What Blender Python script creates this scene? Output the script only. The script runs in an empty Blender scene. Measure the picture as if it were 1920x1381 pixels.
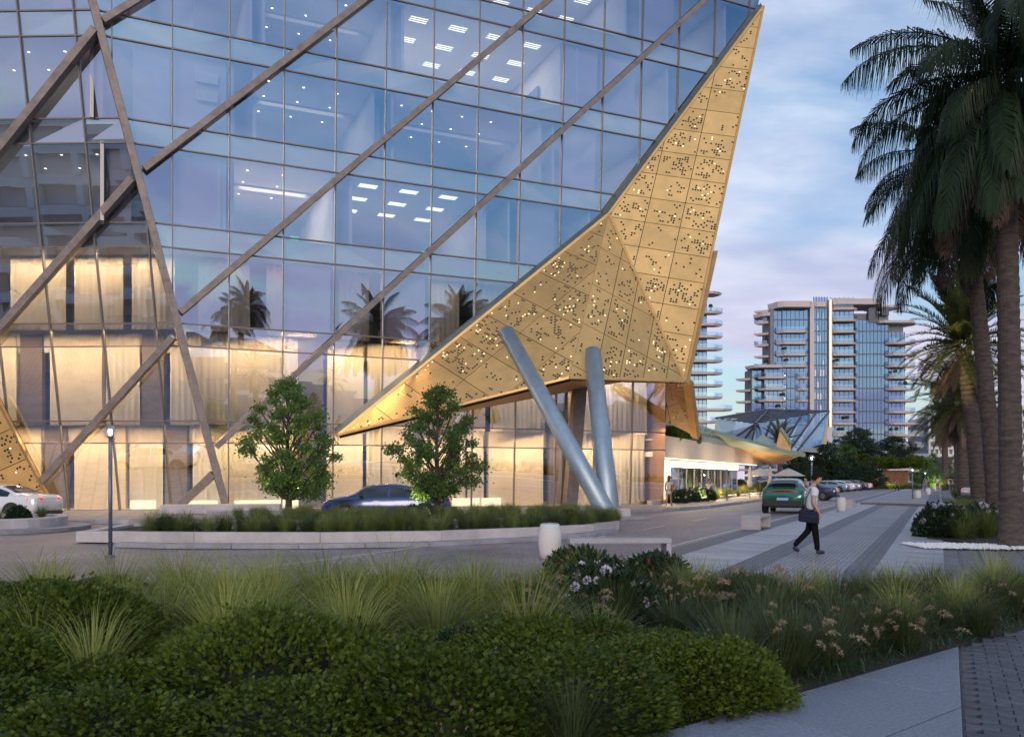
import bpy, bmesh, math, random
import numpy as np
from mathutils import Vector, Matrix

R = math.radians
rng = random.Random(7)
sc = bpy.context.scene
col = sc.collection

# ------------------------------------------------------------------ camera
F, CU, CV, CH = 1600.0, 960.0, 897.0, 1.65          # focal length in photo pixels, principal point, eye height
cam = bpy.data.cameras.new("camera"); camo = bpy.data.objects.new("camera", cam); col.objects.link(camo)
camo.location = (0, 0, CH); camo.rotation_euler = (R(90), 0, 0)
cam.sensor_width = 36.0; cam.lens = 36.0 * F / 1920.0
cam.shift_y = (CV - 690.5) / 1920.0
cam.clip_start = 0.1; cam.clip_end = 3000
cam.dof.use_dof = True; cam.dof.focus_distance = 30.0; cam.dof.aperture_fstop = 4.0
sc.camera = camo

# ------------------------------------------------------------------ world: dusk sky with broken cloud
SUN_EL, SUN_AZ = 9.0, 180.0        # the sun has all but set, straight behind the viewer
w = bpy.data.worlds.new("World"); sc.world = w; w.use_nodes = True
nt = w.node_tree; nt.nodes.clear()
def wn(t, **k):
    n = nt.nodes.new(t)
    for a, b in k.items(): setattr(n, a, b)
    return n
sky = wn("ShaderNodeTexSky"); sky.sky_type = 'NISHITA'; sky.sun_disc = False
sky.sun_elevation = R(SUN_EL); sky.sun_rotation = R(SUN_AZ); sky.air_density = 1.2; sky.dust_density = 0.6; sky.ozone_density = 2.2
bg1 = wn("ShaderNodeBackground"); bg1.inputs[1].default_value = 0.11
bg2 = wn("ShaderNodeBackground"); bg2.inputs[1].default_value = 0.74
tc = wn("ShaderNodeTexCoord")
sep = wn("ShaderNodeSeparateXYZ"); nt.links.new(tc.outputs["Generated"], sep.inputs[0])
# cloud sheet: direction divided by (z + c) gives a flat layer seen in perspective
add = wn("ShaderNodeMath", operation='ADD'); add.inputs[1].default_value = 0.22
ab = wn("ShaderNodeMath", operation='ABSOLUTE'); nt.links.new(sep.outputs[2], ab.inputs[0]); nt.links.new(ab.outputs[0], add.inputs[0])
dx = wn("ShaderNodeMath", operation='DIVIDE'); dy = wn("ShaderNodeMath", operation='DIVIDE')
nt.links.new(sep.outputs[0], dx.inputs[0]); nt.links.new(add.outputs[0], dx.inputs[1])
nt.links.new(sep.outputs[1], dy.inputs[0]); nt.links.new(add.outputs[0], dy.inputs[1])
cmb = wn("ShaderNodeCombineXYZ"); nt.links.new(dx.outputs[0], cmb.inputs[0]); nt.links.new(dy.outputs[0], cmb.inputs[1])
mp = wn("ShaderNodeMapping"); mp.inputs["Location"].default_value = (3.1, 1.7, 0.4); mp.inputs["Scale"].default_value = (0.8, 1.3, 1)
nt.links.new(cmb.outputs[0], mp.inputs[0])
nz = wn("ShaderNodeTexNoise"); nz.inputs["Scale"].default_value = 1.15; nz.inputs["Detail"].default_value = 7; nz.inputs["Roughness"].default_value = 0.56
nz.inputs["Distortion"].default_value = 0.35
nt.links.new(mp.outputs[0], nz.inputs["Vector"])
cr = wn("ShaderNodeValToRGB"); cr.color_ramp.elements[0].position = 0.355; cr.color_ramp.elements[1].position = 0.53
cr.color_ramp.elements[0].color = (0.04,) * 3 + (1,); cr.color_ramp.elements[1].color = (1, 1, 1, 1)
nt.links.new(nz.outputs[0], cr.inputs[0])
# cloud colour: lavender tops, pinker towards the horizon
nz2 = wn("ShaderNodeTexNoise"); nz2.inputs["Scale"].default_value = 2.6; nz2.inputs["Detail"].default_value = 5
nt.links.new(mp.outputs[0], nz2.inputs["Vector"])
cc = wn("ShaderNodeValToRGB")
cc.color_ramp.elements[0].position = 0.38; cc.color_ramp.elements[0].color = (0.35, 0.435, 0.63, 1)
cc.color_ramp.elements[1].position = 0.62; cc.color_ramp.elements[1].color = (0.60, 0.67, 0.80, 1)
nt.links.new(nz2.outputs[0], cc.inputs[0])
hz = wn("ShaderNodeMapRange"); hz.inputs[1].default_value = 0.0; hz.inputs[2].default_value = 0.34; hz.inputs[3].default_value = 0.9; hz.inputs[4].default_value = 0.0
hz.interpolation_type = 'SMOOTHSTEP'
nt.links.new(ab.outputs[0], hz.inputs[0])
mixc = wn("ShaderNodeMixRGB"); mixc.inputs[2].default_value = (0.60, 0.51, 0.63, 1)
nt.links.new(hz.outputs[0], mixc.inputs[0]); nt.links.new(cc.outputs[0], mixc.inputs[1])
nt.links.new(mixc.outputs[0], bg2.inputs[0])
tnt = wn("ShaderNodeMixRGB", blend_type="MULTIPLY"); tnt.inputs[0].default_value = 1.0; tnt.inputs[2].default_value = (0.70, 0.86, 1.06, 1)
nt.links.new(sky.outputs[0], tnt.inputs[1]); nt.links.new(tnt.outputs[0], bg1.inputs[0])
mx = wn("ShaderNodeMixShader"); mk = wn('ShaderNodeMath', operation='MULTIPLY'); mk.inputs[1].default_value = 0.45; nt.links.new(hz.outputs[0], mk.inputs[0])
mk2 = wn('ShaderNodeMath', operation='MAXIMUM'); nt.links.new(mk.outputs[0], mk2.inputs[0]); nt.links.new(cr.outputs[0], mk2.inputs[1])
nt.links.new(mk2.outputs[0], mx.inputs[0]); nt.links.new(bg1.outputs[0], mx.inputs[1]); nt.links.new(bg2.outputs[0], mx.inputs[2])
wo = wn("ShaderNodeOutputWorld"); nt.links.new(mx.outputs[0], wo.inputs[0])

# ------------------------------------------------------------------ sun (veiled, very low)
sl = bpy.data.lights.new("sun", 'SUN'); sl.energy = 0.8; sl.angle = R(20); sl.color = (1.0, 0.82, 0.70)
so = bpy.data.objects.new("sun", sl); col.objects.link(so)
az = R(SUN_AZ); el = R(12)
sd = Vector((math.sin(az) * math.cos(el), math.cos(az) * math.cos(el), math.sin(el)))
so.rotation_euler = sd.to_track_quat('Z', 'Y').to_euler(); so.location = (0, -30, 60)

# ------------------------------------------------------------------ exposure and render settings
vs = sc.view_settings; vs.view_transform = 'Standard'; vs.look = 'None'; vs.exposure = 0.8; vs.gamma = 1.0
cy = sc.cycles
cy.use_denoising = True
try: cy.denoiser = 'OPENIMAGEDENOISE'
except Exception: pass
cy.max_bounces = 7; cy.diffuse_bounces = 3; cy.glossy_bounces = 4; cy.transmission_bounces = 4; cy.transparent_max_bounces = 24
cy.sample_clamp_indirect = 4.0; cy.caustics_reflective = False; cy.caustics_refractive = False
cy.use_adaptive_sampling = True; cy.adaptive_threshold = 0.02

# ------------------------------------------------------------------ helpers
def at(u, v, Y):
    """world point that lies at depth Y on the sight line through photo pixel (u, v)"""
    return Vector(((u - CU) * Y / F, Y, CH + (CV - v) * Y / F))
def gnd(u, v, z=0.0):
    Y = (CH - z) * F / (v - CV)
    return Vector(((u - CU) * Y / F, Y, z))
def ray(u, v):
    return Vector(((u - CU) / F, 1.0, (CV - v) / F))
EYE = Vector((0, 0, CH))
def hit(u, v, p, n):
    d = ray(u, v); return EYE + d * ((p - EYE).dot(n) / d.dot(n))

def tag(o, label=None, cat=None, group=None, kind=None):
    if label: o["label"] = label
    if cat: o["category"] = cat
    if group: o["group"] = group
    if kind: o["kind"] = kind
    return o
def thing(name, label, cat, loc=(0, 0, 0), rz=0.0, group=None):
    o = bpy.data.objects.new(name, None); col.objects.link(o)
    o.location = loc; o.rotation_euler = (0, 0, rz); o.empty_display_size = 0.2
    return tag(o, label, cat, group)
def adopt(o, parent, world=False):
    o.parent = parent
    if world:
        m = Matrix.Identity(4)
        p = parent
        while p is not None:
            m = m @ Matrix.Identity(4); break
        loc = parent.get("_w", None)
        base = Vector(loc) if loc is not None else parent.location
        o.matrix_parent_inverse = Matrix.Translation(-base)
    return o
class MB:
    """collects polygons; build() links them as one mesh object"""
    def __init__(s): s.v = []; s.f = []; s.m = []
    def poly(s, pts, mi=0):
        b = len(s.v); s.v += [tuple(p) for p in pts]; s.f.append(tuple(range(b, b + len(pts)))); s.m.append(mi)
    def box(s, c, size, M=None, mi=0):
        x, y, z = size[0] / 2, size[1] / 2, size[2] / 2
        pts = [Vector((i * x, j * y, k * z)) for i in (-1, 1) for j in (-1, 1) for k in (-1, 1)]
        if M is not None: pts = [M @ p for p in pts]
        c = Vector(c); b = len(s.v); s.v += [tuple(p + c) for p in pts]
        for q in ((0, 1, 3, 2), (4, 6, 7, 5), (0, 4, 5, 1), (2, 3, 7, 6), (0, 2, 6, 4), (1, 5, 7, 3)):
            s.f.append(tuple(b + i for i in q)); s.m.append(mi)
    def bar(s, a, b, wx, wy, up=Vector((0, 0, 1)), mi=0):
        """box beam from a to b; wx across, wy along 'up'"""
        a = Vector(a); b = Vector(b); d = b - a; L = d.length; d.normalize()
        x = d.cross(up)
        if x.length < 1e-5: x = d.cross(Vector((1, 0, 0)))
        x.normalize(); y = x.cross(d)
        M = Matrix((x, d, y)).transposed()
        s.box((a + b) / 2, (wx, L, wy), M, mi)
    def prism(s, bottom, top, mi=0, caps=True):
        n = len(bottom); b = len(s.v); s.v += [tuple(p) for p in bottom] + [tuple(p) for p in top]
        for i in range(n):
            j = (i + 1) % n; s.f.append((b + i, b + j, b + n + j, b + n + i)); s.m.append(mi)
        if caps:
            s.f.append(tuple(b + i for i in reversed(range(n)))); s.m.append(mi)
            s.f.append(tuple(b + n + i for i in range(n))); s.m.append(mi)
    def tube(s, pts, rad, n=8, mi=0, caps=True):
        pts = [Vector(p) for p in pts]
        if not hasattr(rad, '__len__'): rad = [rad] * len(pts)
        b = len(s.v); ref = Vector((0.3, 1, 0.17)).normalized()
        for i, p in enumerate(pts):
            d = (pts[min(i + 1, len(pts) - 1)] - pts[max(i - 1, 0)]).normalized()
            x = d.cross(ref)
            if x.length < 1e-3: x = d.cross(Vector((1, 0, 0)))
            x.normalize(); y = d.cross(x)
            for k in range(n):
                a = 2 * math.pi * k / n; q = p + (x * math.cos(a) + y * math.sin(a)) * rad[i]; s.v.append(tuple(q))
        for i in range(len(pts) - 1):
            for k in range(n):
                l = (k + 1) % n; s.f.append((b + i * n + k, b + i * n + l, b + (i + 1) * n + l, b + (i + 1) * n + k)); s.m.append(mi)
        if caps:
            s.f.append(tuple(b + k for k in reversed(range(n)))); s.m.append(mi)
            e = b + (len(pts) - 1) * n; s.f.append(tuple(e + k for k in range(n))); s.m.append(mi)
    def lathe(s, prof, n=24, c=(0, 0, 0), mi=0):
        b = len(s.v); c = Vector(c)
        for r, z in prof:
            for k in range(n):
                a = 2 * math.pi * k / n; s.v.append((c.x + r * math.cos(a), c.y + r * math.sin(a), c.z + z))
        for i in range(len(prof) - 1):
            for k in range(n):
                l = (k + 1) % n; s.f.append((b + i * n + k, b + i * n + l, b + (i + 1) * n + l, b + (i + 1) * n + k)); s.m.append(mi)
    def sphere(s, c, r, nu=14, nv=9, mi=0, sc3=(1, 1, 1)):
        prof = [(max(r * math.sin(math.pi * i / nv), 1e-4), -r * math.cos(math.pi * i / nv)) for i in range(nv + 1)]
        b0 = len(s.v); s.lathe(prof, nu, (0, 0, 0), mi)
        c = Vector(c)
        for i in range(b0, len(s.v)):
            p = s.v[i]; s.v[i] = (p[0] * sc3[0] + c.x, p[1] * sc3[1] + c.y, p[2] * sc3[2] + c.z)
    def mesh(s, name, mats, smooth=False, flip=False):
        me = bpy.data.meshes.new(name); me.from_pydata(s.v, [], s.f)
        for m in (mats if isinstance(mats, (list, tuple)) else [mats]): me.materials.append(m)
        if any(s.m): me.polygons.foreach_set("material_index", s.m)
        if smooth: me.polygons.foreach_set("use_smooth", [True] * len(me.polygons))
        me.update(); return me
    def build(s, name, mats, parent=None, smooth=False, world=False, bevel=0.0, fix=False):
        me = s.mesh(name, mats, smooth)
        if fix:
            bm = bmesh.new(); bm.from_mesh(me); bmesh.ops.recalc_face_normals(bm, faces=bm.faces); bm.to_mesh(me); bm.free()
        o = bpy.data.objects.new(name, me); col.objects.link(o)
        if parent is not None: adopt(o, parent, world)
        if bevel:
            b = o.modifiers.new("bevel", 'BEVEL'); b.width = bevel; b.segments = 2; b.limit_method = 'ANGLE'; b.angle_limit = R(40)
        return o
def obj_from(me, name, parent=None, loc=None, rz=None, scale=None):
    o = bpy.data.objects.new(name, me); col.objects.link(o)
    if parent is not None: o.parent = parent
    if loc is not None: o.location = loc
    if rz is not None: o.rotation_euler = (0, 0, rz)
    if scale is not None: o.scale = scale if hasattr(scale, '__len__') else (scale,) * 3
    return o
def copy_tree(o, parent=None):
    c = o.copy(); col.objects.link(c); c.parent = parent
    for ch in [x for x in KIDS.get(o.name, o.children)]: copy_tree(ch, c)
    return c
KIDS = {}
def clip(poly, a, b, c):
    """keep the part of a 2-D polygon where a*x + b*y <= c"""
    out = []
    for i in range(len(poly)):
        p, q = poly[i], poly[(i + 1) % len(poly)]
        dp = a * p[0] + b * p[1] - c; dq = a * q[0] + b * q[1] - c
        if dp <= 0: out.append(p)
        if (dp < 0) != (dq < 0) and abs(dp - dq) > 1e-9:
            t = dp / (dp - dq); out.append((p[0] + (q[0] - p[0]) * t, p[1] + (q[1] - p[1]) * t))
    return out
def clip_poly(poly, cl):
    """clip by a convex counter-clockwise polygon"""
    for i in range(len(cl)):
        p, q = cl[i], cl[(i + 1) % len(cl)]
        a, b = q[1] - p[1], -(q[0] - p[0])
        poly = clip(poly, a, b, a * p[0] + b * p[1])
        if len(poly) < 3: return []
    return poly
def area2(p):
    return sum(p[i][0] * p[(i + 1) % len(p)][1] - p[(i + 1) % len(p)][0] * p[i][1] for i in range(len(p))) / 2

# ------------------------------------------------------------------ materials
def mat(name, colr, rough=0.6, metal=0.0, var=0.0, vscale=3.0, bump=0.0, bscale=20.0, emit=None, estr=0.0, spec=None, coat=0.0, col2=None, stretch=None, orand=0.0):
    m = bpy.data.materials.new(name); m.use_nodes = True; t = m.node_tree; p = t.nodes["Principled BSDF"]
    p.inputs["Base Color"].default_value = (*colr, 1); p.inputs["Roughness"].default_value = rough; p.inputs["Metallic"].default_value = metal
    if spec is not None: p.inputs["Specular IOR Level"].default_value = spec
    if coat: p.inputs["Coat Weight"].default_value = coat; p.inputs["Coat Roughness"].default_value = 0.05
    if emit is not None:
        p.inputs["Emission Color"].default_value = (*emit, 1); p.inputs["Emission Strength"].default_value = estr
    if var or col2 or bump:
        co = t.nodes.new("ShaderNodeTexCoord"); mpn = t.nodes.new("ShaderNodeMapping"); t.links.new(co.outputs["Object"], mpn.inputs[0])
        if stretch: mpn.inputs["Scale"].default_value = stretch
    if var or col2:
        n = t.nodes.new("ShaderNodeTexNoise"); n.inputs["Scale"].default_value = vscale; n.inputs["Detail"].default_value = 6; n.inputs["Roughness"].default_value = 0.65
        t.links.new(mpn.outputs[0], n.inputs["Vector"])
        r = t.nodes.new("ShaderNodeValToRGB"); c2 = col2 if col2 else tuple(c * (1 - var) for c in colr)
        r.color_ramp.elements[0].position = 0.33; r.color_ramp.elements[1].position = 0.67
        r.color_ramp.elements[0].color = (*c2, 1); r.color_ramp.elements[1].color = (*[min(1, c * (1 + var * 0.5)) for c in colr], 1)
        t.links.new(n.outputs[0], r.inputs[0]); t.links.new(r.outputs[0], p.inputs["Base Color"])
        mr = t.nodes.new("ShaderNodeMapRange"); mr.inputs[3].default_value = max(rough - 0.08, 0.02); mr.inputs[4].default_value = min(rough + 0.1, 1)
        t.links.new(n.outputs[0], mr.inputs[0]); t.links.new(mr.outputs[0], p.inputs["Roughness"])
    if orand:
        oi = t.nodes.new("ShaderNodeObjectInfo"); ro_ = t.nodes.new("ShaderNodeMapRange"); ro_.inputs[3].default_value = 1 - orand; ro_.inputs[4].default_value = 1 + orand * .6; t.links.new(oi.outputs["Random"], ro_.inputs[0])
        mm = t.nodes.new("ShaderNodeMixRGB"); mm.blend_type = 'MULTIPLY'; mm.inputs[0].default_value = 1.0; t.links.new(ro_.outputs[0], mm.inputs[2])
        lk = p.inputs["Base Color"].links
        if lk: t.links.new(lk[0].from_socket, mm.inputs[1])
        else: mm.inputs[1].default_value = (*colr, 1)
        t.links.new(mm.outputs[0], p.inputs["Base Color"])
    if bump:
        n2 = t.nodes.new("ShaderNodeTexNoise"); n2.inputs["Scale"].default_value = bscale; n2.inputs["Detail"].default_value = 4
        t.links.new(mpn.outputs[0], n2.inputs["Vector"])
        b = t.nodes.new("ShaderNodeBump"); b.inputs["Strength"].default_value = bump; b.inputs["Distance"].default_value = 0.02
        t.links.new(n2.outputs[0], b.inputs["Height"]); t.links.new(b.outputs[0], p.inputs["Normal"])
    return m
def glow(name, colr, s):
    m = bpy.data.materials.new(name); m.use_nodes = True; t = m.node_tree; t.nodes.clear()
    e = t.nodes.new("ShaderNodeEmission"); e.inputs[0].default_value = (*colr, 1); e.inputs[1].default_value = s
    o = t.nodes.new("ShaderNodeOutputMaterial"); t.links.new(e.outputs[0], o.inputs[0]); return m
def thin_glass(name, tint=(0.85, 0.9, 0.95), refl=(0.75, 0.87, 1.0), f0=0.2, f1=0.75, rough=0.0, pw=3.0, wav=0.0):
    """a single pane: clear with a mirror coat that grows towards grazing"""
    m = bpy.data.materials.new(name); m.use_nodes = True; t = m.node_tree; t.nodes.clear()
    tr = t.nodes.new("ShaderNodeBsdfTransparent"); tr.inputs[0].default_value = (*tint, 1)
    gl = t.nodes.new("ShaderNodeBsdfGlossy"); gl.inputs[0].default_value = (*refl, 1); gl.inputs[1].default_value = rough
    lw = t.nodes.new("ShaderNodeLayerWeight"); lw.inputs[0].default_value = 0.5
    pwn = t.nodes.new("ShaderNodeMath"); pwn.operation = 'POWER'; pwn.inputs[1].default_value = pw; t.links.new(lw.outputs["Facing"], pwn.inputs[0])
    mr = t.nodes.new("ShaderNodeMapRange"); mr.inputs[3].default_value = f0; mr.inputs[4].default_value = f1; t.links.new(pwn.outputs[0], mr.inputs[0])
    mxs = t.nodes.new("ShaderNodeMixShader"); t.links.new(mr.outputs[0], mxs.inputs[0]); t.links.new(tr.outputs[0], mxs.inputs[1]); t.links.new(gl.outputs[0], mxs.inputs[2])
    if wav:
        co = t.nodes.new("ShaderNodeTexCoord"); n = t.nodes.new("ShaderNodeTexNoise"); n.inputs["Scale"].default_value = 0.35; n.inputs["Detail"].default_value = 1
        t.links.new(co.outputs["Object"], n.inputs["Vector"])
        b = t.nodes.new("ShaderNodeBump"); b.inputs["Strength"].default_value = wav; b.inputs["Distance"].default_value = 0.05
        t.links.new(n.outputs[0], b.inputs["Height"]); t.links.new(b.outputs[0], gl.inputs["Normal"])
    o = t.nodes.new("ShaderNodeOutputMaterial"); t.links.new(mxs.outputs[0], o.inputs[0]); return m
def leaf_mat(name, c1, c2, rough=0.45, trans=0.35, vscale=1.5, objrand=True, spec=0.35):
    """leaf: green varying over the plant and from leaf to leaf, a little light passing through"""
    m = bpy.data.materials.new(name); m.use_nodes = True; t = m.node_tree; p = t.nodes["Principled BSDF"]
    geo = t.nodes.new("ShaderNodeNewGeometry"); oi = t.nodes.new("ShaderNodeObjectInfo")
    co = t.nodes.new("ShaderNodeTexCoord"); n = t.nodes.new("ShaderNodeTexNoise"); n.inputs["Scale"].default_value = vscale; n.inputs["Detail"].default_value = 3
    t.links.new(co.outputs["Object"], n.inputs["Vector"])
    a = t.nodes.new("ShaderNodeMath"); a.operation = 'MULTIPLY_ADD'; a.inputs[1].default_value = 0.55; t.links.new(geo.outputs["Random Per Island"], a.inputs[0])
    b = t.nodes.new("ShaderNodeMath"); b.operation = 'MULTIPLY_ADD'; b.inputs[1].default_value = 0.9; b.inputs[2].default_value = -0.25; t.links.new(n.outputs[0], b.inputs[0]); t.links.new(b.outputs[0], a.inputs[2])
    src = a
    if objrand:
        c = t.nodes.new("ShaderNodeMath"); c.operation = 'MULTIPLY_ADD'; c.inputs[1].default_value = 0.45; t.links.new(oi.outputs["Random"], c.inputs[0]); t.links.new(a.outputs[0], c.inputs[2]); src = c
    r = t.nodes.new("ShaderNodeValToRGB"); r.color_ramp.elements[0].color = (*c1, 1); r.color_ramp.elements[1].color = (*c2, 1); r.color_ramp.elements[0].position = 0.1; r.color_ramp.elements[1].position = 0.95
    t.links.new(src.outputs[0], r.inputs[0]); t.links.new(r.outputs[0], p.inputs["Base Color"])
    p.inputs["Roughness"].default_value = rough; p.inputs["Specular IOR Level"].default_value = spec
    if trans:
        tl = t.nodes.new("ShaderNodeBsdfTranslucent"); t.links.new(r.outputs[0], tl.inputs[0])
        ms = t.nodes.new("ShaderNodeMixShader"); ms.inputs[0].default_value = trans
        t.links.new(p.outputs[0], ms.inputs[1]); t.links.new(tl.outputs[0], ms.inputs[2])
        t.links.new(ms.outputs[0], t.nodes["Material Output"].inputs[0])
    return m
RA = math.atan2(0.894, 0.447)            # bearing of the road, measured from +X
def paver_mat(name, c1, c2, mortar, bw, bh, rot=RA, rough=0.55, bump=0.3, msize=0.02, stain=0.25):
    m = bpy.data.materials.new(name); m.use_nodes = True; t = m.node_tree; p = t.nodes["Principled BSDF"]
    co = t.nodes.new("ShaderNodeTexCoord"); mpn = t.nodes.new("ShaderNodeMapping"); mpn.inputs["Rotation"].default_value = (0, 0, -rot)
    t.links.new(co.outputs["Object"], mpn.inputs[0])
    b = t.nodes.new("ShaderNodeTexBrick"); b.inputs["Color1"].default_value = (*c1, 1); b.inputs["Color2"].default_value = (*c2, 1); b.inputs["Mortar"].default_value = (*mortar, 1)
    b.inputs["Scale"].default_value = 1.0; b.inputs["Brick Width"].default_value = bw; b.inputs["Row Height"].default_value = bh; b.inputs["Mortar Size"].default_value = msize * bh * 5; b.inputs["Bias"].default_value = -0.1
    t.links.new(mpn.outputs[0], b.inputs["Vector"])
    n = t.nodes.new("ShaderNodeTexNoise"); n.inputs["Scale"].default_value = 0.45; n.inputs["Detail"].default_value = 7; n.inputs["Roughness"].default_value = 0.7; t.links.new(co.outputs["Object"], n.inputs["Vector"])
    mr = t.nodes.new("ShaderNodeMapRange"); mr.inputs[1].default_value = 0.3; mr.inputs[2].default_value = 0.7; mr.inputs[3].default_value = 1 - stain; mr.inputs[4].default_value = 1 + stain * 0.6; t.links.new(n.outputs[0], mr.inputs[0])
    mu = t.nodes.new("ShaderNodeMixRGB"); mu.blend_type = 'MULTIPLY'; mu.inputs[0].default_value = 1; t.links.new(b.outputs[0], mu.inputs[1]); t.links.new(mr.outputs[0], mu.inputs[2])
    t.links.new(mu.outputs[0], p.inputs["Base Color"])
    mr2 = t.nodes.new("ShaderNodeMapRange"); mr2.inputs[3].default_value = rough - 0.15; mr2.inputs[4].default_value = rough + 0.15; t.links.new(n.outputs[0], mr2.inputs[0]); t.links.new(mr2.outputs[0], p.inputs["Roughness"])
    bp = t.nodes.new("ShaderNodeBump"); bp.inputs["Strength"].default_value = bump; bp.inputs["Distance"].default_value = 0.01; bp.invert = True
    t.links.new(b.outputs["Fac"], bp.inputs["Height"]); t.links.new(bp.outputs[0], p.inputs["Normal"])
    return m

M = {}
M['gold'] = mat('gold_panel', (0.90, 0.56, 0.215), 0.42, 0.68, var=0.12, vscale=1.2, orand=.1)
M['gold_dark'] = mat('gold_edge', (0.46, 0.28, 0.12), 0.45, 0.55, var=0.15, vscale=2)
M['hole'] = mat('hole', (0.012, 0.011, 0.010), 0.8)
M['hole_lit'] = glow('hole_lit', (1.0, 0.82, 0.45), 1.3)
M['rim'] = mat('rim', (0.20, 0.22, 0.20), 0.5, 0.5, var=0.15)
M['bronze'] = mat('bronze_beam', (0.33, 0.28, 0.255), 0.5, 0.3, col2=(0.20, 0.165, 0.15), vscale=2.2, bump=0.12, bscale=30)
M['mullion'] = mat('mullion', (0.21, 0.19, 0.185), 0.45, 0.5)
M['steel'] = mat('steel', (0.36, 0.46, 0.54), 0.48, 0.65, var=0.12, vscale=2.5, stretch=(1, 1, 0.2))
M['glass'] = thin_glass('facade_glass', (0.80, 0.84, 0.90), (0.55, 0.74, 1.0), 0.46, 0.92, wav=0.03)
M['spandrel'] = thin_glass('spandrel_glass', (0.72, 0.70, 0.68), (0.62, 0.82, 1.0), 0.50, 0.9, wav=0.03)
M['slab'] = mat('floor_slab', (0.55, 0.53, 0.50), 0.7, var=0.1)
M['ceiling'] = mat('ceiling_white', (0.72, 0.70, 0.68), 0.8)
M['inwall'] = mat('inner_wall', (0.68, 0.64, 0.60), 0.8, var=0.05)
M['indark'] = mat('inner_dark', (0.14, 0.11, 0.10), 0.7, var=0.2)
M['stonewall'] = mat('marble_wall', (0.66, 0.58, 0.45), 0.5, var=0.12, vscale=1.3)
M['infloor'] = mat('inner_floor', (0.35, 0.30, 0.25), 0.35, var=0.15)
M['warm'] = glow('warm_strip', (1.0, 0.80, 0.48), 1.5)
M['cool'] = glow('downlight', (1.0, 0.93, 0.82), 3.0)
M['strip'] = glow('ceiling_strip', (1.0, 0.95, 0.88), 1.5)
M['white'] = mat('white_plaster', (0.70, 0.67, 0.63), 0.75, var=0.06, vscale=2, bump=0.06)
M['stone'] = mat('pale_stone', (0.56, 0.52, 0.52), 0.6, var=0.22, vscale=1.5, orand=.08, bump=0.08, bscale=60)
M['kerb'] = mat('kerb_stone', (0.36, 0.35, 0.38), 0.65, orand=.15, var=0.3, vscale=1.8, bump=0.15, bscale=60)
M['soil'] = mat('soil', (0.035, 0.026, 0.02), 0.95, var=0.4, vscale=6, bump=0.5)
M['black'] = mat('black_plastic', (0.02, 0.02, 0.022), 0.5)
M['tyre'] = mat('tyre_rubber', (0.018, 0.018, 0.018), 0.8)
M['rim_metal'] = mat('wheel_rim', (0.35, 0.36, 0.38), 0.3, 0.9)
M['dark_glass'] = mat('car_glass', (0.015, 0.02, 0.028), 0.04, spec=0.8)
M['red_lamp'] = mat('tail_lamp', (0.5, 0.01, 0.01), 0.2, emit=(1.0, 0.02, 0.01), estr=0.7)
M['plate'] = mat('number_plate', (0.35, 0.5, 0.8), 0.4)
M['bark'] = mat('bark', (0.11, 0.08, 0.06), 0.9, col2=(0.05, 0.037, 0.03), vscale=9, bump=0.6, bscale=25, stretch=(1, 1, 0.3))
M['palm_bark'] = mat('palm_bark', (0.125, 0.095, 0.085), 0.9, col2=(0.045, 0.035, 0.033), vscale=4, bump=0.8, bscale=22, stretch=(1, 1, 3.0))
M['leaf_tree'] = leaf_mat('tree_leaf', (0.03, 0.075, 0.016), (0.14, 0.24, 0.055))
M['leaf_box'] = leaf_mat('hedge_leaf', (0.016, 0.038, 0.006), (0.115, 0.165, 0.022), trans=0.3, spec=.25)
M['leaf_dark'] = leaf_mat('dark_leaf', (0.010, 0.026, 0.012), (0.028, 0.06, 0.022), trans=0.2)
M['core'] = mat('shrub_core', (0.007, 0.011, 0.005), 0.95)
M['grass_y'] = leaf_mat('grass_yellow', (0.08, 0.115, 0.018), (0.42, 0.45, 0.12), trans=0.3)
M['grass_d'] = leaf_mat('grass_dark', (0.022, 0.042, 0.017), (0.085, 0.115, 0.045), trans=0.2)
M['grass_m'] = leaf_mat('grass_mid', (0.045, 0.075, 0.018), (0.21, 0.25, 0.075), trans=0.25)
M['plume'] = leaf_mat('plume', (0.20, 0.155, 0.10), (0.42, 0.34, 0.24), rough=0.9, trans=0.3, spec=0.1)
M['lilac'] = leaf_mat('lilac_petal', (0.52, 0.46, 0.64), (0.82, 0.77, 0.88), rough=0.7, trans=0.3, spec=0.1)
M['whitepetal'] = leaf_mat('white_petal', (0.5, 0.45, 0.46), (0.8, 0.74, 0.76), rough=0.7, trans=0.3, spec=0.1)
M['redpetal'] = leaf_mat('red_petal', (0.22, 0.008, 0.015), (0.5, 0.02, 0.035), rough=0.7, trans=0.2, spec=0.1)
M['frond'] = leaf_mat('palm_frond', (0.006, 0.018, 0.012), (0.024, 0.044, 0.018), trans=0.15, spec=0.15)
M['frond_y'] = leaf_mat('date_frond', (0.022, 0.038, 0.011), (0.10, 0.11, 0.03), trans=0.3)
M['frond_dead'] = leaf_mat('dead_frond', (0.10, 0.07, 0.06), (0.24, 0.17, 0.13), rough=0.9, trans=0.2, spec=0.1)
M['lawn'] = leaf_mat('lawn_blade', (0.008, 0.03, 0.014), (0.025, 0.075, 0.03), trans=0.2)
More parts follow.
